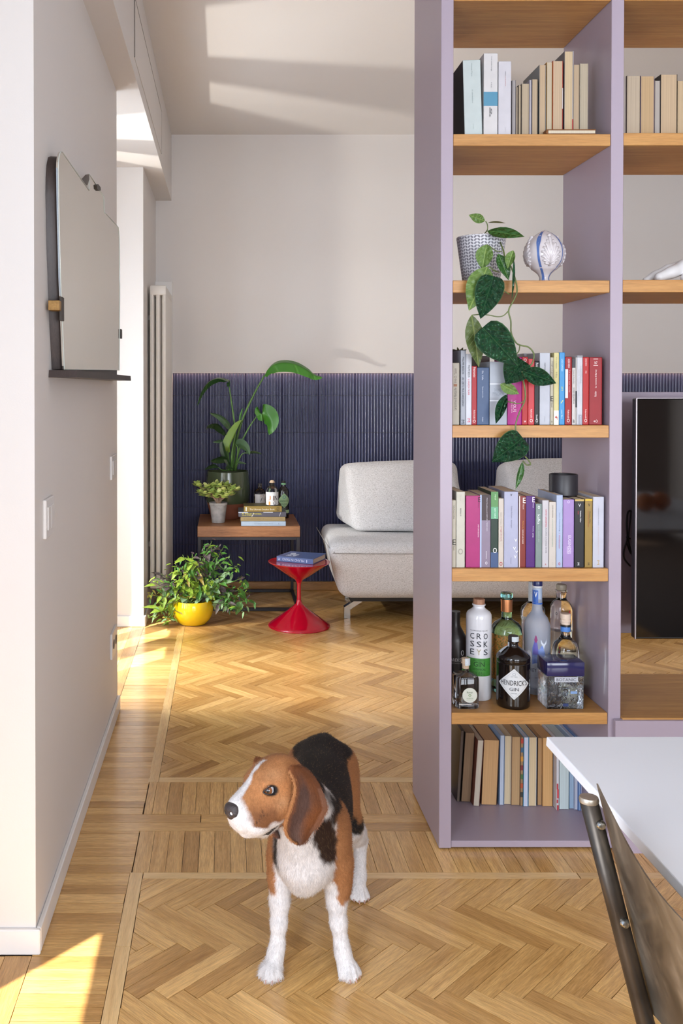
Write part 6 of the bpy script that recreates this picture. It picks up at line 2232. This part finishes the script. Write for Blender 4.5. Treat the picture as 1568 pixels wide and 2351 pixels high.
part('clip_lip', box(XM - .002, XM + .006, yc - .002, yc + .028, b_.z - .05, b_.z + .012, .001), M('clip_dark', (58, 50, 44)), mt)
c_ = atx(276, 766, XM)
part('clip', box(XM - .004, XM + .006, c_.y - .012, c_.y + .02, c_.z - .02, c_.z + .018, .001), M('clip_dark', (58, 50, 44)), mt)

# ================================================================== TABLE, CHAIR, ORANGES
ZTB = 0.752
c0, c1 = on(1257, 1691, ZTB), on(1568, 2037, ZTB)
XT = (c0.x + c1.x) / 2
YT1 = c0.y
tw = M('table_white', (214, 216, 221), .42, bump=.02, bscale=120)
tb = thing('dining_table', 'white dining table with a thin chamfered top in the lower right corner', 'table', (1.55, 1.0, 0))
part('tabletop', hexa([(XT - .001, .22, ZTB - .017), (2.55, .22, ZTB - .017), (2.55, YT1 + .001, ZTB - .017), (XT - .001, YT1 + .001, ZTB - .017), (XT, .21, ZTB), (2.56, .21, ZTB), (2.56, YT1, ZTB), (XT, YT1, ZTB)], .002), tw, tb)
for x in (1.02, 2.34):
    for y in (.42, 1.36):
        part('leg', loft([[Vector((x + dx * s, y + dy * s, z)) for dx, dy in ((-1, -1), (1, -1), (1, 1), (-1, 1))] for z, s in ((0, .016), (ZTB - .0175, .026))]), tw, tb)
orange_m = M('orange_peel', (206, 112, 26), .4, bump=.25, bscale=420)
for i_, (x, y) in enumerate(((2.152, 1.085), (2.252, 1.04))):
    cc = Vector((x, y, ZTB + .0004))
    rr = .049
    t_ = thing('orange', ('orange on the white table, left one reflected in the television', 'orange on the white table, right one reflected in the television')[i_], 'fruit', cc, 'oranges on the table')
    part('peel', lathe([(0, .002), (.018, .0)] + [(rr * math.cos(a) * 1.02, .046 + rr * .94 * math.sin(a)) for a in [math.radians(d) for d in range(-65, 86, 12)]] + [(0, .046 + rr * .925)], 28, cc), orange_m, t_, True)
    part('stem_scar', lathe([(0, 0), (.004, 0), (.003, .003), (0, .003)], 8, cc + Vector((0, 0, .046 + rr * .925))), M('stem_green', (90, 100, 50), .7), t_)

# chair: worn steel, its back towards the room, facing the table (+X)
worn = NT('worn_steel')
tc = worn.n('ShaderNodeTexCoord')
n1 = worn.n('ShaderNodeTexNoise', i_Scale=7.0, i_Detail=6.0, i_Roughness=.65, i_Distortion=.6)
rp = worn.ramp([(.3, lin((104, 96, 86))), (.52, lin((150, 140, 126))), (.72, lin((196, 187, 173)))])
r2 = worn.ramp([(.3, (.28, .28, .28)), (.7, (.46, .46, .46))])
worn.l(tc, 'Object', n1, 'Vector')
worn.l(n1, 'Fac', rp, 'Fac')
worn.l(n1, 'Fac', r2, 'Fac')
worn.l(rp, 'Color', worn.b, 'Base Color')
worn.l(r2, 'Color', worn.b, 'Roughness')
worn.b.inputs['Metallic'].default_value = .85
wm = worn.m
dkst = M('dark_steel_tube', (74, 68, 62), .38, metal=.85, vary=.3, vscale=14)
Yp = 1.30
pA, pB = at(1352, 1840, Yp), at(1481, 2345, Yp)
ch = thing('chair', 'worn steel chair with a curved sheet back and bolted tubular posts at the white table', 'chair', (.78, 1.08, 0))
dirp = (pB - pA).normalized()
post = [pA, pB, pB + dirp * .06]
foot_x = .66
WY = .46
zs = .455
for k_, y in enumerate((Yp, Yp - WY)):
    off = Vector((0, y - Yp, 0))
    P_ = [pA + off, pA.lerp(pB, .5) + off, pB + off, Vector((.615, y, .38)), Vector((.60, y + (.0), .20)), Vector((.585, y, .0125))]
    part('post', tube([P_[0]] + spline(P_[1:], 6), .0125, 16), dkst, ch, True)
    part('post_cap', lathe([(0, -.001), (.0128, -.001), (.0134, .003), (.0124, .0065), (0, .0075)], 16, P_[0]), wm, ch, 40)
    part('foot', lathe([(0, .0006), (.015, .0006), (.015, .014), (0, .016)], 14, (.585, y, 0)), M('rubber_black', (30, 28, 28), .7), ch, 40)
    fp = [Vector((1.02, y, zs - .02)), Vector((1.03, y, .3)), Vector((1.05, y, .0125))]
    part('leg', tube(spline(fp, 5), .0125, 14), dkst, ch, True)
    part('foot', lathe([(0, .0006), (.015, .0006), (.015, .014), (0, .016)], 14, (1.05, y, 0)), M('rubber_black', (30, 28, 28)), ch, 40)
    part('seat_rail', tube([Vector((.597, y, zs - .018)), Vector((1.02, y, zs - .018))], .011, 12), dkst, ch, True)
# curved back sheet fixed to the front side of the posts
nv, nu = 14, 22
top_l, bot_l = pA + Vector((.0128, .007, .022)), pA.lerp(pB, .97) + Vector((.0128, .007, 0))
V, F = [], []
th = .0022
for side_ in (0, 1):
    for j in range(nv + 1):
        v = j / nv
        for i in range(nu + 1):
            u = i / nu
            b_ = top_l.lerp(bot_l, v)
            dip = .030 * math.sin(math.pi * u) ** .8 * (1 - v) if v < .999 else 0
            bow = .058 * math.sin(math.pi * u) ** .9
            shy = (WY - .0) * u
            inset = .014 * math.sin(math.pi * v) * (1 - 2 * u)
            p_ = b_ + Vector((-bow * .45 * u ** .5 + side_ * th + (.028 * v * math.sin(math.pi * u)), -shy - inset * .3, -dip))
            V.append(p_)
W = nu + 1
n1_ = (nv + 1) * W
for j in range(nv):
    for i in range(nu):
        a = j * W + i
        F.append((a, a + W, a + W + 1, a + 1))
        F.append((n1_ + a, n1_ + a + 1, n1_ + a + W + 1, n1_ + a + W))
for j in range(nv):
    for i in (0, nu):
        a = j * W + i
        F.append((a, a + W, n1_ + a + W, n1_ + a) if i else (a, n1_ + a, n1_ + a + W, a + W))
for i in range(nu):
    for j in (0, nv):
        a = j * W + i
        F.append((a, a + 1, n1_ + a + 1, n1_ + a) if j == 0 else (a, n1_ + a, n1_ + a + 1, a + 1))
part('backrest', (V, F), wm, ch, 50)
bolt_m = M('bolt_steel', (170, 172, 170), .22, metal=1.0)
for q_ in ((1364, 1884), (1418, 2107)):
    for k_ in (0, 1):
        c_ = at(q_[0], q_[1], Yp) + Vector((.004, -.013 - (WY - .026) * k_, 0))
        g = lathe([(0, -.004), (.005, -.004), (.0065, -.002), (.0065, .002), (.0045, .0055), (0, .0068)], 14)
        part('bolt', xform(g, Matrix.Translation(c_) @ Matrix.Rotation(math.pi / 2 if k_ == 0 else -math.pi / 2, 4, 'X')), bolt_m, ch, 40)
part('seat', loft([[Vector((x, y, z)) for x, y in ((.59, Yp - .01), (.60, Yp - WY + .01), (1.03, Yp - WY + .0), (1.03, Yp - .0))] for z in (zs - .006, zs)]), wm, ch)
# ================================================================== DOG
DH = .0032
dg = Blob((-.04, 1.94, -.01), (.46, 2.86, .60), DH)
A_ = Vector((.072, .385, 0)).normalized()          # towards the tail
L_ = Vector((A_.y, -A_.x, 0))                        # towards the dog's left (right in the picture)
F0 = Vector((.198, 2.235, 0))                        # on the floor between the front feet


def D(s, t, z):
    return F0 + A_ * s + L_ * t + Vector((0, 0, z))


UPV = Vector((0, 0, 1))
# ---- trunk
ax = (A_, L_, UPV)
dg.ell(D(.15, 0, .300), (.175, .093, .112), ax, .03)
dg.ell(D(.03, -.004, .290), (.088, .086, .092), ax, .03)
dg.ell(D(.27, 0, .325), (.15, .080, .080), ax, .04)
dg.ell(D(.385, 0, .330), (.088, .070, .084), ax, .04)
dg.cap(D(.06, 0, .355), D(.36, 0, .362), .055, .052, .04)
# chest front, breastbone
dg.ell(D(-.030, -.006, .275), (.048, .062, .070), ax, .03)
dg.cap(D(-.055, -.012, .262), D(-.030, -.012, .222), .022, .022, .03)
# shoulders
for sg in (-1, 1):
    dg.ell(D(.035, sg * .064, .288), (.058, .032, .092), ax, .025)
    dg.cap(D(.02, sg * .070, .25), D(.03, sg * .073, .19), .033, .027, .02)
# ---- front legs
FR = [(at(643, 2020, 2.255), .029), (at(642, 2070, 2.25), .0225), (at(640, 2120, 2.24), .0185), (at(637, 2168, 2.235), .0165), (at(632, 2192, 2.23), .0182), (at(628, 2220, 2.215), .0205)]
FL = [(at(771, 2020, 2.245), .030), (at(773, 2070, 2.24), .0225), (at(777, 2120, 2.232), .0185), (at(784, 2168, 2.228), .0165), (at(788, 2192, 2.225), .0182), (at(796, 2219, 2.212), .0205)]
for ch_, lat in ((FR, -1), (FL, 1)):
    dg.chain([(tuple(p), r) for p, r in ch_], .014)


def paw(cx_, cy_, ang, w=1.0, toes=4):
    """paw on the floor at (cx, cy) pointing along ang"""
    f = Vector((math.cos(ang), math.sin(ang), 0))
    l = Vector((-f.y, f.x, 0))
    c = Vector((cx_, cy_, 0))
    dg.ell(c + f * .004 + Vector((0, 0, .017)), (.030 * w, .0255 * w, .0185), (f, l, UPV), .008)
    out = []
    for k_, (lt, fw_) in enumerate(((-.0205, .014), (-.0075, .026), (.0075, .026), (.0205, .014))):
        b = c + f * (fw_ - .016) * w + l * lt * .8 * w + Vector((0, 0, .020))
        e = c + f * fw_ * w + l * lt * w + Vector((0, 0, .0105))
        dg.cap(b, e, .0085 * w, .0095 * w, .0035)
        out.append((e + f * .0085 * w + Vector((0, 0, -.003)), f))
    for k_ in (-.0142, 0, .0142):
        p0 = c + f * .036 * w + l * k_ * w + Vector((0, 0, .010))
        p1 = c + f * (.012 if k_ else .016) * w + l * k_ * w * .85 + Vector((0, 0, .036))
        dg.cap(p0, p1, .0034, .0022, .004, True)
    return out


nails = []
pR, pL = on(622, 2243, 0), on(799, 2241, 0)
nails += paw(pR.x, pR.y + .004, math.radians(-100))
nails += paw(pL.x, pL.y + .004, math.radians(-76))
# ---- hind legs
ph = on(824, 2062, 0)
phr = D(.37, -.085, 0)
for sg in (1, -1):
    foot = Vector((ph.x, ph.y, 0)) if sg == 1 else Vector((phr.x, phr.y, 0))
    hip = D(.395, sg * .044, .33)
    knee = D(.30, sg * .072, .215)
    hock = foot + A_ * .085 + Vector((0, 0, .118))
    hock.z = .118
    shank = foot + A_ * .028 + Vector((0, 0, .045))
    dg.ell(D(.385, sg * .055, .285), (.076, .036, .098), ax, .03)
    dg.chain([(tuple(hip), .052), (tuple(knee), .038), (tuple(knee.lerp(hock, .5)), .030), (tuple(hock), .0195)], .025)
    dg.chain([(tuple(hock), .0185), (tuple(shank), .0175), (tuple(foot + Vector((0, 0, .026))), .0185)], .014)
    nails += paw(foot.x, foot.y, math.radians(-84 if sg == 1 else -100), .95)
# ---- tail, carried low behind
dg.chain([(tuple(D(.455, 0, .375)), .026), (tuple(D(.50, .0, .345)), .019), (tuple(D(.525, .0, .27)), .014), (tuple(D(.54, .0, .20)), .007)], .02)
# ---- neck
dg.chain([(tuple(D(.05, 0, .335)), .078), (tuple(D(-.01, -.006, .375)), .068), (tuple(D(-.062, -.014, .435)), .060)], .03)
dg.cap(tuple(D(-.035, -.01, .29)), tuple(D(-.085, -.02, .395)), .050, .042, .03)
# ---- head.  eye level, looking to the dog's right (left in the picture) and a little to the viewer
HE = at(617, 1813, 2.075)                            # near eye
az_, el_, ro_ = math.radians(37), math.radians(4), math.radians(-10)
hf = Vector((-math.cos(az_) * math.cos(el_), -math.sin(az_) * math.cos(el_), -math.sin(el_)))   # muzzle direction
hu = (Vector((0, 0, 1)) - hf * hf.z).normalized()
hl = hu.cross(hf)                                    # towards the near (left) side of the head
if hl.y > 0:
    hl = -hl
hu, hl = hu * math.cos(ro_) + hl * math.sin(ro_), hl * math.cos(ro_) - hu * math.sin(ro_)
HC = HE - hl * .036 - hf * .004                       # between the eyes
hx = (hf, hl, hu)


def Hd(f, l, u):
    return HC + hf * f + hl * l + hu * u


dg.ell(Hd(-.050, 0, .004), (.064, .054, .050), hx, .012)          # braincase
dg.ell(Hd(-.014, 0, .008), (.038, .043, .034), hx, .02)           # brow
for sg in (-1, 1):
    dg.ell(Hd(-.022, sg * .034, -.036), (.046, .024, .040), hx, .02)   # cheek
    dg.ell(Hd(.000, sg * .030, .015), (.017, .013, .0105), hx, .01)    # brow ridge
dg.chain([(tuple(Hd(.0, 0, -.022)), .041), (tuple(Hd(.038, 0, -.034)), .034), (tuple(Hd(.064, 0, -.037)), .0285)], .02)
dg.cap(tuple(Hd(.008, 0, .004)), tuple(Hd(.070, 0, -.018)), .019, .0165, .02)      # bridge
for sg in (-1, 1):                                    # flews
    dg.chain([(tuple(Hd(.0, sg * .020, -.060)), .026), (tuple(Hd(.036, sg * .017, -.062)), .025), (tuple(Hd(.064, sg * .010, -.054)), .020)], .016)
dg.chain([(tuple(Hd(-.045, 0, -.070)), .028), (tuple(Hd(.010, 0, -.084)), .020), (tuple(Hd(.056, 0, -.078)), .0150)], .012)   # lower jaw
dg.ell(Hd(.083, 0, -.024), (.013, .0160, .0140), hx, .006)        # nose pad base
# mouth line and eye sockets
for sg in (-1, 1):
    dg.cap(tuple(Hd(-.006, sg * .042, -.084)), tuple(Hd(.034, sg * .038, -.100)), .0040, .0035, .006, True)
    dg.ell(Hd(.004, sg * .0405, -.001), (.0130, .0085, .0090), hx, .006, True)
V_, F_ = dg.mesh(1)

# ---- coat colours from where each point lies on the body -------------------
N = len(V_)
rel = V_ - np.array(F0)
S = rel @ np.array(A_)
T = rel @ np.array(L_)
Z = rel[:, 2]
relh = V_ - np.array(HC)
hF, hL, hU = relh @ np.array(hf), relh @ np.array(hl), relh @ np.array(hu)
rng = np.array([[mnoise.noise(Vector(p) * 28), mnoise.noise(Vector(p) * 75 + Vector((9, 3, 1))), mnoise.noise(Vector(p) * 11 + Vector((2, 7, 5)))] for p in V_])
J = .006 * rng[:, 0] + .004 * rng[:, 1]
WHITE, TAN, BLACK, BROWN = (np.array(lin(c)) for c in ((224, 220, 219), (168, 116, 75), (38, 33, 31), (96, 58, 36)))
col = np.tile(WHITE, (N, 1))
head = (hF > -.122) & (np.linalg.norm(relh, axis=1) < .135) & (hU > -.102) & ~((hF < -.055) & (hU < -.050))


def blend(mask, c, soft=None):
    m = np.clip(mask, 0, 1)[:, None]
    col[:] = col * (1 - m) + c * m


def edge(v, w=.008):
    return np.clip(.5 + v / w, 0, 1)


def both(*a):
    r = a[0]
    for b in a[1:]:
        r = np.minimum(r, b)
    return r


body = (~head).astype(float)
J = .008 * rng[:, 0] + .006 * rng[:, 1]
W2 = .010 * rng[:, 2]
aT = np.abs(T)
# saddle: back, flanks and nape
blend(edge(both(S - .035 + J - W2, Z - .205 + J)) * body, BLACK)
blend(edge(both(Z - .368 + J, S + .10 + J, .9 * T + .05)) * body, BLACK)
blend(edge(both(.060 - T + J * .4 - np.clip(Z - .40, 0, 1) * .38, T + .02 + J, .452 - Z + J * .5, Z - .372 + J, .02 - S)) * body, WHITE)
# tan: shoulders and outer upper legs, haunches
blend(edge(both(T - .063 + J - .35 * np.clip(.21 - Z, 0, .05), S + .075, .062 - S + J + W2, Z - .172 + J * 1.5, .386 - Z + J)) * body, TAN)
blend(edge(both(-T - .078 + J * .6, .09 - S + J, Z - .185 + J, .345 - Z)) * body, TAN)
blend(edge(both(aT - .045 + J, S - .272 + J - .35 * np.clip(Z - .26, 0, .2), Z - .232 + J, .372 - Z + J)) * body, TAN)
# dark wedge in front of the left shoulder, thin dark streak on the right one
blend(edge(both(T - .030 + J - .30 * np.clip(.33 - Z, -.04, .05), .066 - T + J, Z - .290 + J * 1.4, .402 - Z + J, .03 - S)) * body, BLACK * .8 + BROWN * .2)
blend(edge(both(-T - .066 + J * .5, T + .082 + J * .3, Z - .262 + J, .345 - Z + J, .03 - S)) * body, BLACK)
# head
tint = np.clip(.5 + .9 * rng[:, 2] + .3 * rng[:, 0], 0, 1)[:, None]
htan = TAN * (1.30 - .42 * tint) * np.array([1.02, 1.0, .95])
hm = head.astype(float)
dark = np.clip(edge(.030 - hU - .055, .04) * edge(hF + .005, .03) * edge(.068 - hF, .03), 0, 1)[:, None] * .75
htan = htan * (1 - dark) + BROWN * 1.05 * dark
pale = np.clip(np.exp(-(((hF + .012) / .016) ** 2 + ((hU + .030) / .014) ** 2)) * .8 + np.exp(-(((hF + .012) / .022) ** 2 + ((hU - .026) / .012) ** 2)) * .6, 0, 1)[:, None]
htan = htan * (1 - pale * .55) + np.array(lin((206, 162, 120))) * pale * .55
m = hm[:, None]
col = col * (1 - m) + htan * m
bl_ = edge(np.minimum(.0062 + .012 * np.clip((hF - .015) / .05, 0, 1) - np.abs(hL) + J * .4, np.minimum(hF + .024, hU + .018)), .004) * hm
blend(bl_, WHITE)
mz = edge(hF - .064 + np.clip((-.060 - hU) * 2.6, 0, .06) + J * .6, .010) * hm
blend(mz, WHITE)
ch_ = edge(-.072 - hU + J, .01) * hm * (hF > -.02)
blend(ch_, WHITE)
lip = edge(np.minimum(.0065 - np.abs(hU + .0860 + .42 * (hF + .004)), np.minimum(hF + .010, .026 - hF)), .003) * hm * (np.abs(hL) > .018)
blend(lip, BLACK * .7)
# dark rim and tear line round the eyes
de = np.sqrt(((hF - .004) / 1.25) ** 2 + hU ** 2)
er = edge(.0116 - de, .003) * (np.abs(hL) > .02) * hm
blend(er, BLACK * .8)
# whisker spots
for k_ in range(16):
    f_, u_ = .034 + .026 * ((k_ * 7) % 5) / 4, -.034 - .022 * ((k_ * 3) % 7) / 6
    blend(edge(.0013 - np.sqrt((hF - f_) ** 2 + (hU - u_) ** 2), .0016) * hm * .7, BLACK)
# fine variation of the fur
col *= (1 + .10 * rng[:, 1:2] + .05 * rng[:, 0:1])
col = np.clip(col, 0.004, 1)
colors = np.concatenate([col, np.ones((N, 1))], 1)

fur = NT('fur_coat')
ca = fur.n('ShaderNodeVertexColor', layer_name='coat')
tc = fur.n('ShaderNodeTexCoord')
mp_ = fur.n('ShaderNodeMapping')
mp_.inputs['Scale'].default_value = (300, 300, 90)
n1 = fur.n('ShaderNodeTexNoise', i_Scale=1.0, i_Detail=4.0, i_Distortion=.8)
fur.l(tc, 'Object', mp_, 'Vector')
fur.l(mp_, 'Vector', n1, 'Vector')
rp = fur.ramp([(.3, (.80, .80, .80)), (.7, (1.12, 1.12, 1.12))])
fur.l(n1, 'Fac', rp, 'Fac')
mx = fur.mix(1.0, 'MULTIPLY')
fur.l(ca, 'Color', mx, 6)
fur.l(rp, 'Color', mx, 7)
fur.l(mx, 2, fur.b, 'Base Color')
fur.b.inputs['Roughness'].default_value = .72
fur.b.inputs['Sheen Weight'].default_value = .04
fur.b.inputs['Specular IOR Level'].default_value = .18
bp = fur.n('ShaderNodeBump', i_Strength=.35, i_Distance=.002)
fur.l(n1, 'Fac', bp, 'Height')
fur.l(bp, 'Normal', fur.b, 'Normal')

dog = link('dog', mesh('dog', (V_ - np.array(F0), F_), fur.m, True, colors=colors))
dog.location = F0
ROOT['dog'] = F0.copy()
tag(dog, 'beagle standing on the parquet in tan, white and black, looking to the left', 'dog')

# ---- ears ----------------------------------------------------------------------
rows = [(405, 890, 985), (430, 862, 1040), (465, 850, 1085), (510, 868, 1130), (560, 896, 1172), (620, 908, 1210), (690, 912, 1243), (760, 903, 1272), (830, 880, 1300), (900, 858, 1318), (950, 840, 1312), (1000, 818, 1280), (1050, 802, 1255), (1100, 793, 1230), (1150, 793, 1190), (1200, 802, 1150), (1250, 826, 1112), (1290, 862, 1082), (1320, 905, 1048), (1336, 945, 1012)]
_r = []
for (y0, a0, b0), (y1, a1, b1) in zip(rows, rows[1:]):
    for k_ in range(3):
        t_ = k_ / 3
        _r.append((y0 + (y1 - y0) * t_, a0 + (a1 - a0) * t_, b0 + (b1 - b0) * t_))
rows = _r + [rows[-1]]
ze = lambda x, y, Y: at(500 + .19133 * x, 1680 + .19133 * y, Y)


def ear_mesh(mirror=False):
    V, F, C = [], [], []
    nu = 30
    for layer in (0, 1):
        for j, (y, xl, xr) in enumerate(rows):
            v = j / (len(rows) - 1)
            for i in range(nu + 1):
                u = i / nu
                x = xl + (xr - xl) * u
                dep = 2.088 - .006 * v + .060 * u ** 1.7 * (1 - .35 * v) + .010 * math.sin(u * math.pi * 2.0 + .2) * (.4 + .6 * v) - .018 * math.sin(v * math.pi) * (1 - u)
                edge_ = min(1, min(u, 1 - u) * 5, (1 - v) * 6 + .15)
                th = .0055 * math.sqrt(max(.0, edge_)) + .0006
                V.append(ze(x, y, dep + (th if layer else -th)))
                n_ = mnoise.noise(Vector((u * 3, v * 4, 1))) * .5 + mnoise.noise(Vector((u * 11, v * 9, 5))) * .3
                tanl = np.array(lin((150, 92, 54)))
                drk_ = np.array(lin((92, 68, 60)))
                gry_ = np.array(lin((128, 100, 88)))
                k1 = min(1, max(0, .2 + 1.1 * math.exp(-((u - .34) / .22) ** 2) * min(1, v * 2.2) + .5 * max(0, v - .7) + n_ * .5))
                c = tanl * (1 - k1) + drk_ * k1
                k2 = min(1, max(0, (v - .62) * 1.6 - .8 * abs(u - .45)))
                c = c * (1 - k2) + gry_ * k2
                if u < .1 and v > .1:
                    c = np.array(lin((186, 130, 84)))
                if u > .86 and .3 < v < .8:
                    c = c * .5 + np.array(lin((186, 140, 116))) * .5
                C.append((*c, 1))
    W = nu + 1
    n0 = len(rows) * W
    for j in range(len(rows) - 1):
        for i in range(nu):
            a = j * W + i
            F.append((a, a + W, a + W + 1, a + 1))
            F.append((n0 + a, n0 + a + 1, n0 + a + W + 1, n0 + a + W))
        for i in (0, nu):
            a = j * W + i
            F.append((a, n0 + a, n0 + a + W, a + W) if i == 0 else (a, a + W, n0 + a + W, n0 + a))
    for i in range(nu):
        for j in (0, len(rows) - 1):
            a = j * W + i
            F.append((a, a + 1, n0 + a + 1, n0 + a) if j == 0 else (a, n0 + a, n0 + a + 1, a + 1))
    if mirror:
        V = [v - hl * 2 * (v - HC).dot(hl) for v in V]
        F = [tuple(reversed(f)) for f in F]
    return V, F, C


ears = []
for mir in (False, True):
    V, F, C = ear_mesh(mir)
    ears.append((part('ear', (V, F), fur.m, dog, True, colors=C), np.array(C)[:, :3]))

# ---- nose, eyes, nails -----------------------------------------------------------
nose_m = M('dog_nose', (52, 44, 46), .28, spec=.6, bump=.4, bscale=700)
bn = Blob(tuple(Hd(.085, 0, -.026) - Vector((.042, .042, .042))), tuple(Hd(.085, 0, -.026) + Vector((.042, .042, .042))), .0012)
Nd = lambda f, l, u: Hd(.084 + (f - .086) * 1.25, l * 1.25, -.025 + (u + .025) * 1.25)
bn.ell(Nd(0.0850, 0, -.0205), (0.0156, 0.0206, 0.0131), hx, .004)
bn.ell(Nd(0.0880, 0, -.0285), (0.0119, 0.0144, 0.0144), hx, .006)
for sg in (-1, 1):
    bn.ell(Nd(0.0850, sg * .0095, -.0265), (0.0131, 0.0094, 0.0106), hx, .004)
    bn.ell(Nd(0.0960, sg * .0080, -.0265), (0.0069, 0.0040, 0.0042), hx, .002, True)
    bn.cap(Nd(0.0910, sg * .010, -.0268), Nd(0.0825, sg * .0172, -.0305), .0018, .0012, .002, True)
bn.cap(Nd(0.1025, 0, -.024), Nd(0.0945, 0, -.042), .0010, .0010, .002, True)
nv_, nf_ = bn.mesh(1)
part('nose', (nv_, nf_), nose_m, dog, True)

for sg in (1, -1):
    ec = Hd(.004, sg * .0345, -.0005)
    gz = (hf * .66 + hl * sg * .74 + hu * .08).normalized()
    eye_o = part('eye', lathe([(0, -.0125)] + [(.0125 * math.cos(math.radians(a)), .0125 * math.sin(math.radians(a))) for a in range(-75, 76, 15)] + [(0, .0125)], 24, ec), M('eye_white', (206, 208, 216), .08, spec=.7), dog, True)
    rot = gz.to_track_quat('Z', 'Y').to_matrix().to_4x4()
    for nm, r0, h_, m_ in (('iris', .0092, .01265, M('eye_iris', (124, 74, 42), .06, spec=.7)), ('pupil', .0040, .01285, M('eye_pupil', (10, 8, 8), .05, spec=.8))):
        dome = [(r0 * k_ / 5, math.sqrt(max(0, h_ ** 2 - (r0 * k_ / 5) ** 2))) for k_ in range(5, -1, -1)]
        part(nm, xform(lathe(dome, 24), Matrix.Translation(ec) @ rot), m_, eye_o, True)
    # lids: dark almond rim closing over the ball
    rim = []
    for k_ in range(25):
        a = 2 * math.pi * k_ / 24
        fx, uz = .0150 * math.cos(a) + .001, (.0086 if math.sin(a) > 0 else .0078) * math.sin(a) * (1 - .25 * max(0, math.cos(a)))
        d_ = math.sqrt(max(1e-7, .0136 ** 2 - min(.0135 ** 2, fx ** 2 * .72 + uz ** 2)))
        rim.append(ec + hf * fx + hu * uz + hl * sg * d_ * .94)
    part('eyelid', tube(rim, .0016, 8, cap=False), M('eyelid_dark', (44, 34, 32), .35), dog, True)

nail_m = M('dog_nail', (176, 140, 128), .35)
for p_, f_ in nails:
    part('nail', tube([p_ - f_ * .006 + Vector((0, 0, .003)), p_ + Vector((0, 0, .0015)), p_ + f_ * .0045 + Vector((0, 0, -.0035))], [.0026, .0024, .0010], 7), nail_m, dog, True)

# ---- short coat: one fine tapering strand per skin point, lying along the body ---------
me_ = dog.data
nrm = np.empty(N * 3, np.float32)
me_.vertices.foreach_get('normal', nrm)
nrm = nrm.reshape(N, 3)


def strands(P, Nn, C, flow, length, width, rep, seed):
    rg = np.random.RandomState(seed)
    idx = np.repeat(np.arange(len(P)), rep)
    p = P[idx] + rg.normal(0, .0014, (len(idx), 3))
    n = Nn[idx]
    f = flow[idx] + rg.normal(0, .28, (len(idx), 3))
    f = f - n * (f * n).sum(1, keepdims=True)
    f /= np.linalg.norm(f, axis=1, keepdims=True) + 1e-6
    side = np.cross(n, f)
    L = (length[idx] * rg.uniform(.6, 1.25, len(idx)))[:, None]
    lift = rg.uniform(.12, .42, len(idx))[:, None]
    a = p - n * .0006
    tip = a + (f * np.sqrt(1 - lift ** 2) + n * lift) * L
    V = np.stack([a + side * width, a - side * width, tip], 1).reshape(-1, 3)
    F = np.arange(len(V)).reshape(-1, 3)
    cc_ = C[idx] * (1 + rg.normal(0, .13, (len(idx), 1)))
    fleck = (C[idx].sum(1) < .09) & (rg.rand(len(idx)) < .07)
    cc_[fleck] = np.array(lin((120, 96, 70))) * rg.uniform(.5, 1.2, (fleck.sum(), 1))
    return V, F, np.repeat(cc_, 3, 0), np.repeat(n, 3, 0)


flow = np.tile(np.array(A_ * .8 + Vector((0, 0, -.55))), (N, 1))
legs = Z < .2
flow[legs] = np.array((0.0, .15, -1.0))
flow[(Z < .045)] = np.array((0.0, -.9, -.35))
flow[head] = np.array(-hf * .9 - hu * .25)
mzl = head & (hF > .02)
flow[mzl] = np.array(-hf * .8 - hu * .6)
front = (S < -.03) & ~head
flow[front] = np.array((0.0, .1, -1.0))
length = np.full(N, .0085)
length[head] = .0050
length[mzl] = .0032
length[Z < .12] = .0048
length[Z < .05] = .0022
length[front] = .0105
bald = np.linalg.norm(relh - np.array(hf) * .088 + np.array(hu) * .026, axis=1) < .0225
bald |= (np.sqrt((hF - .004) ** 2 + hU ** 2) < .0125) & (np.abs(hL) > .02)
keep = ~bald & (Z > .004)
sv, sf_, scl, snn = strands((V_ - np.array(F0))[keep], nrm[keep], col[keep], flow[keep], length[keep], .00042, 2, 5)
fur2 = NT('fur_strand')
ca = fur2.n('ShaderNodeVertexColor', layer_name='coat')
fur2.l(ca, 'Color', fur2.b, 'Base Color')
fur2.b.inputs['Roughness'].default_value = .6
fur2.b.inputs['Specular IOR Level'].default_value = .22
fm = mesh('fur', (sv, sf_), fur2.m, True, colors=np.concatenate([np.clip(scl, .003, 1), np.ones((len(scl), 1))], 1))
fm.normals_split_custom_set_from_vertices(snn.tolist())
tag(link('fur', fm, dog), kind='stuff')

for eo, ec_ in ears:
    m_ = eo.data
    ev = np.empty(len(m_.vertices) * 3, np.float32)
    en = np.empty(len(m_.vertices) * 3, np.float32)
    m_.vertices.foreach_get('co', ev)
    m_.vertices.foreach_get('normal', en)
    ev, en = ev.reshape(-1, 3), en.reshape(-1, 3)
    sv, sf_, scl, snn = strands(ev, en, ec_, np.tile(np.array((.05, .0, -1.0)), (len(ev), 1)), np.full(len(ev), .0062), .00042, 7, 8)
    fm = mesh('fur', (sv, sf_), fur2.m, True, colors=np.concatenate([np.clip(scl, .003, 1), np.ones((len(scl), 1))], 1))
    fm.normals_split_custom_set_from_vertices(snn.tolist())
    tag(link('fur', fm, eo), kind='stuff')
# ================================================================== finish
fit_texts()
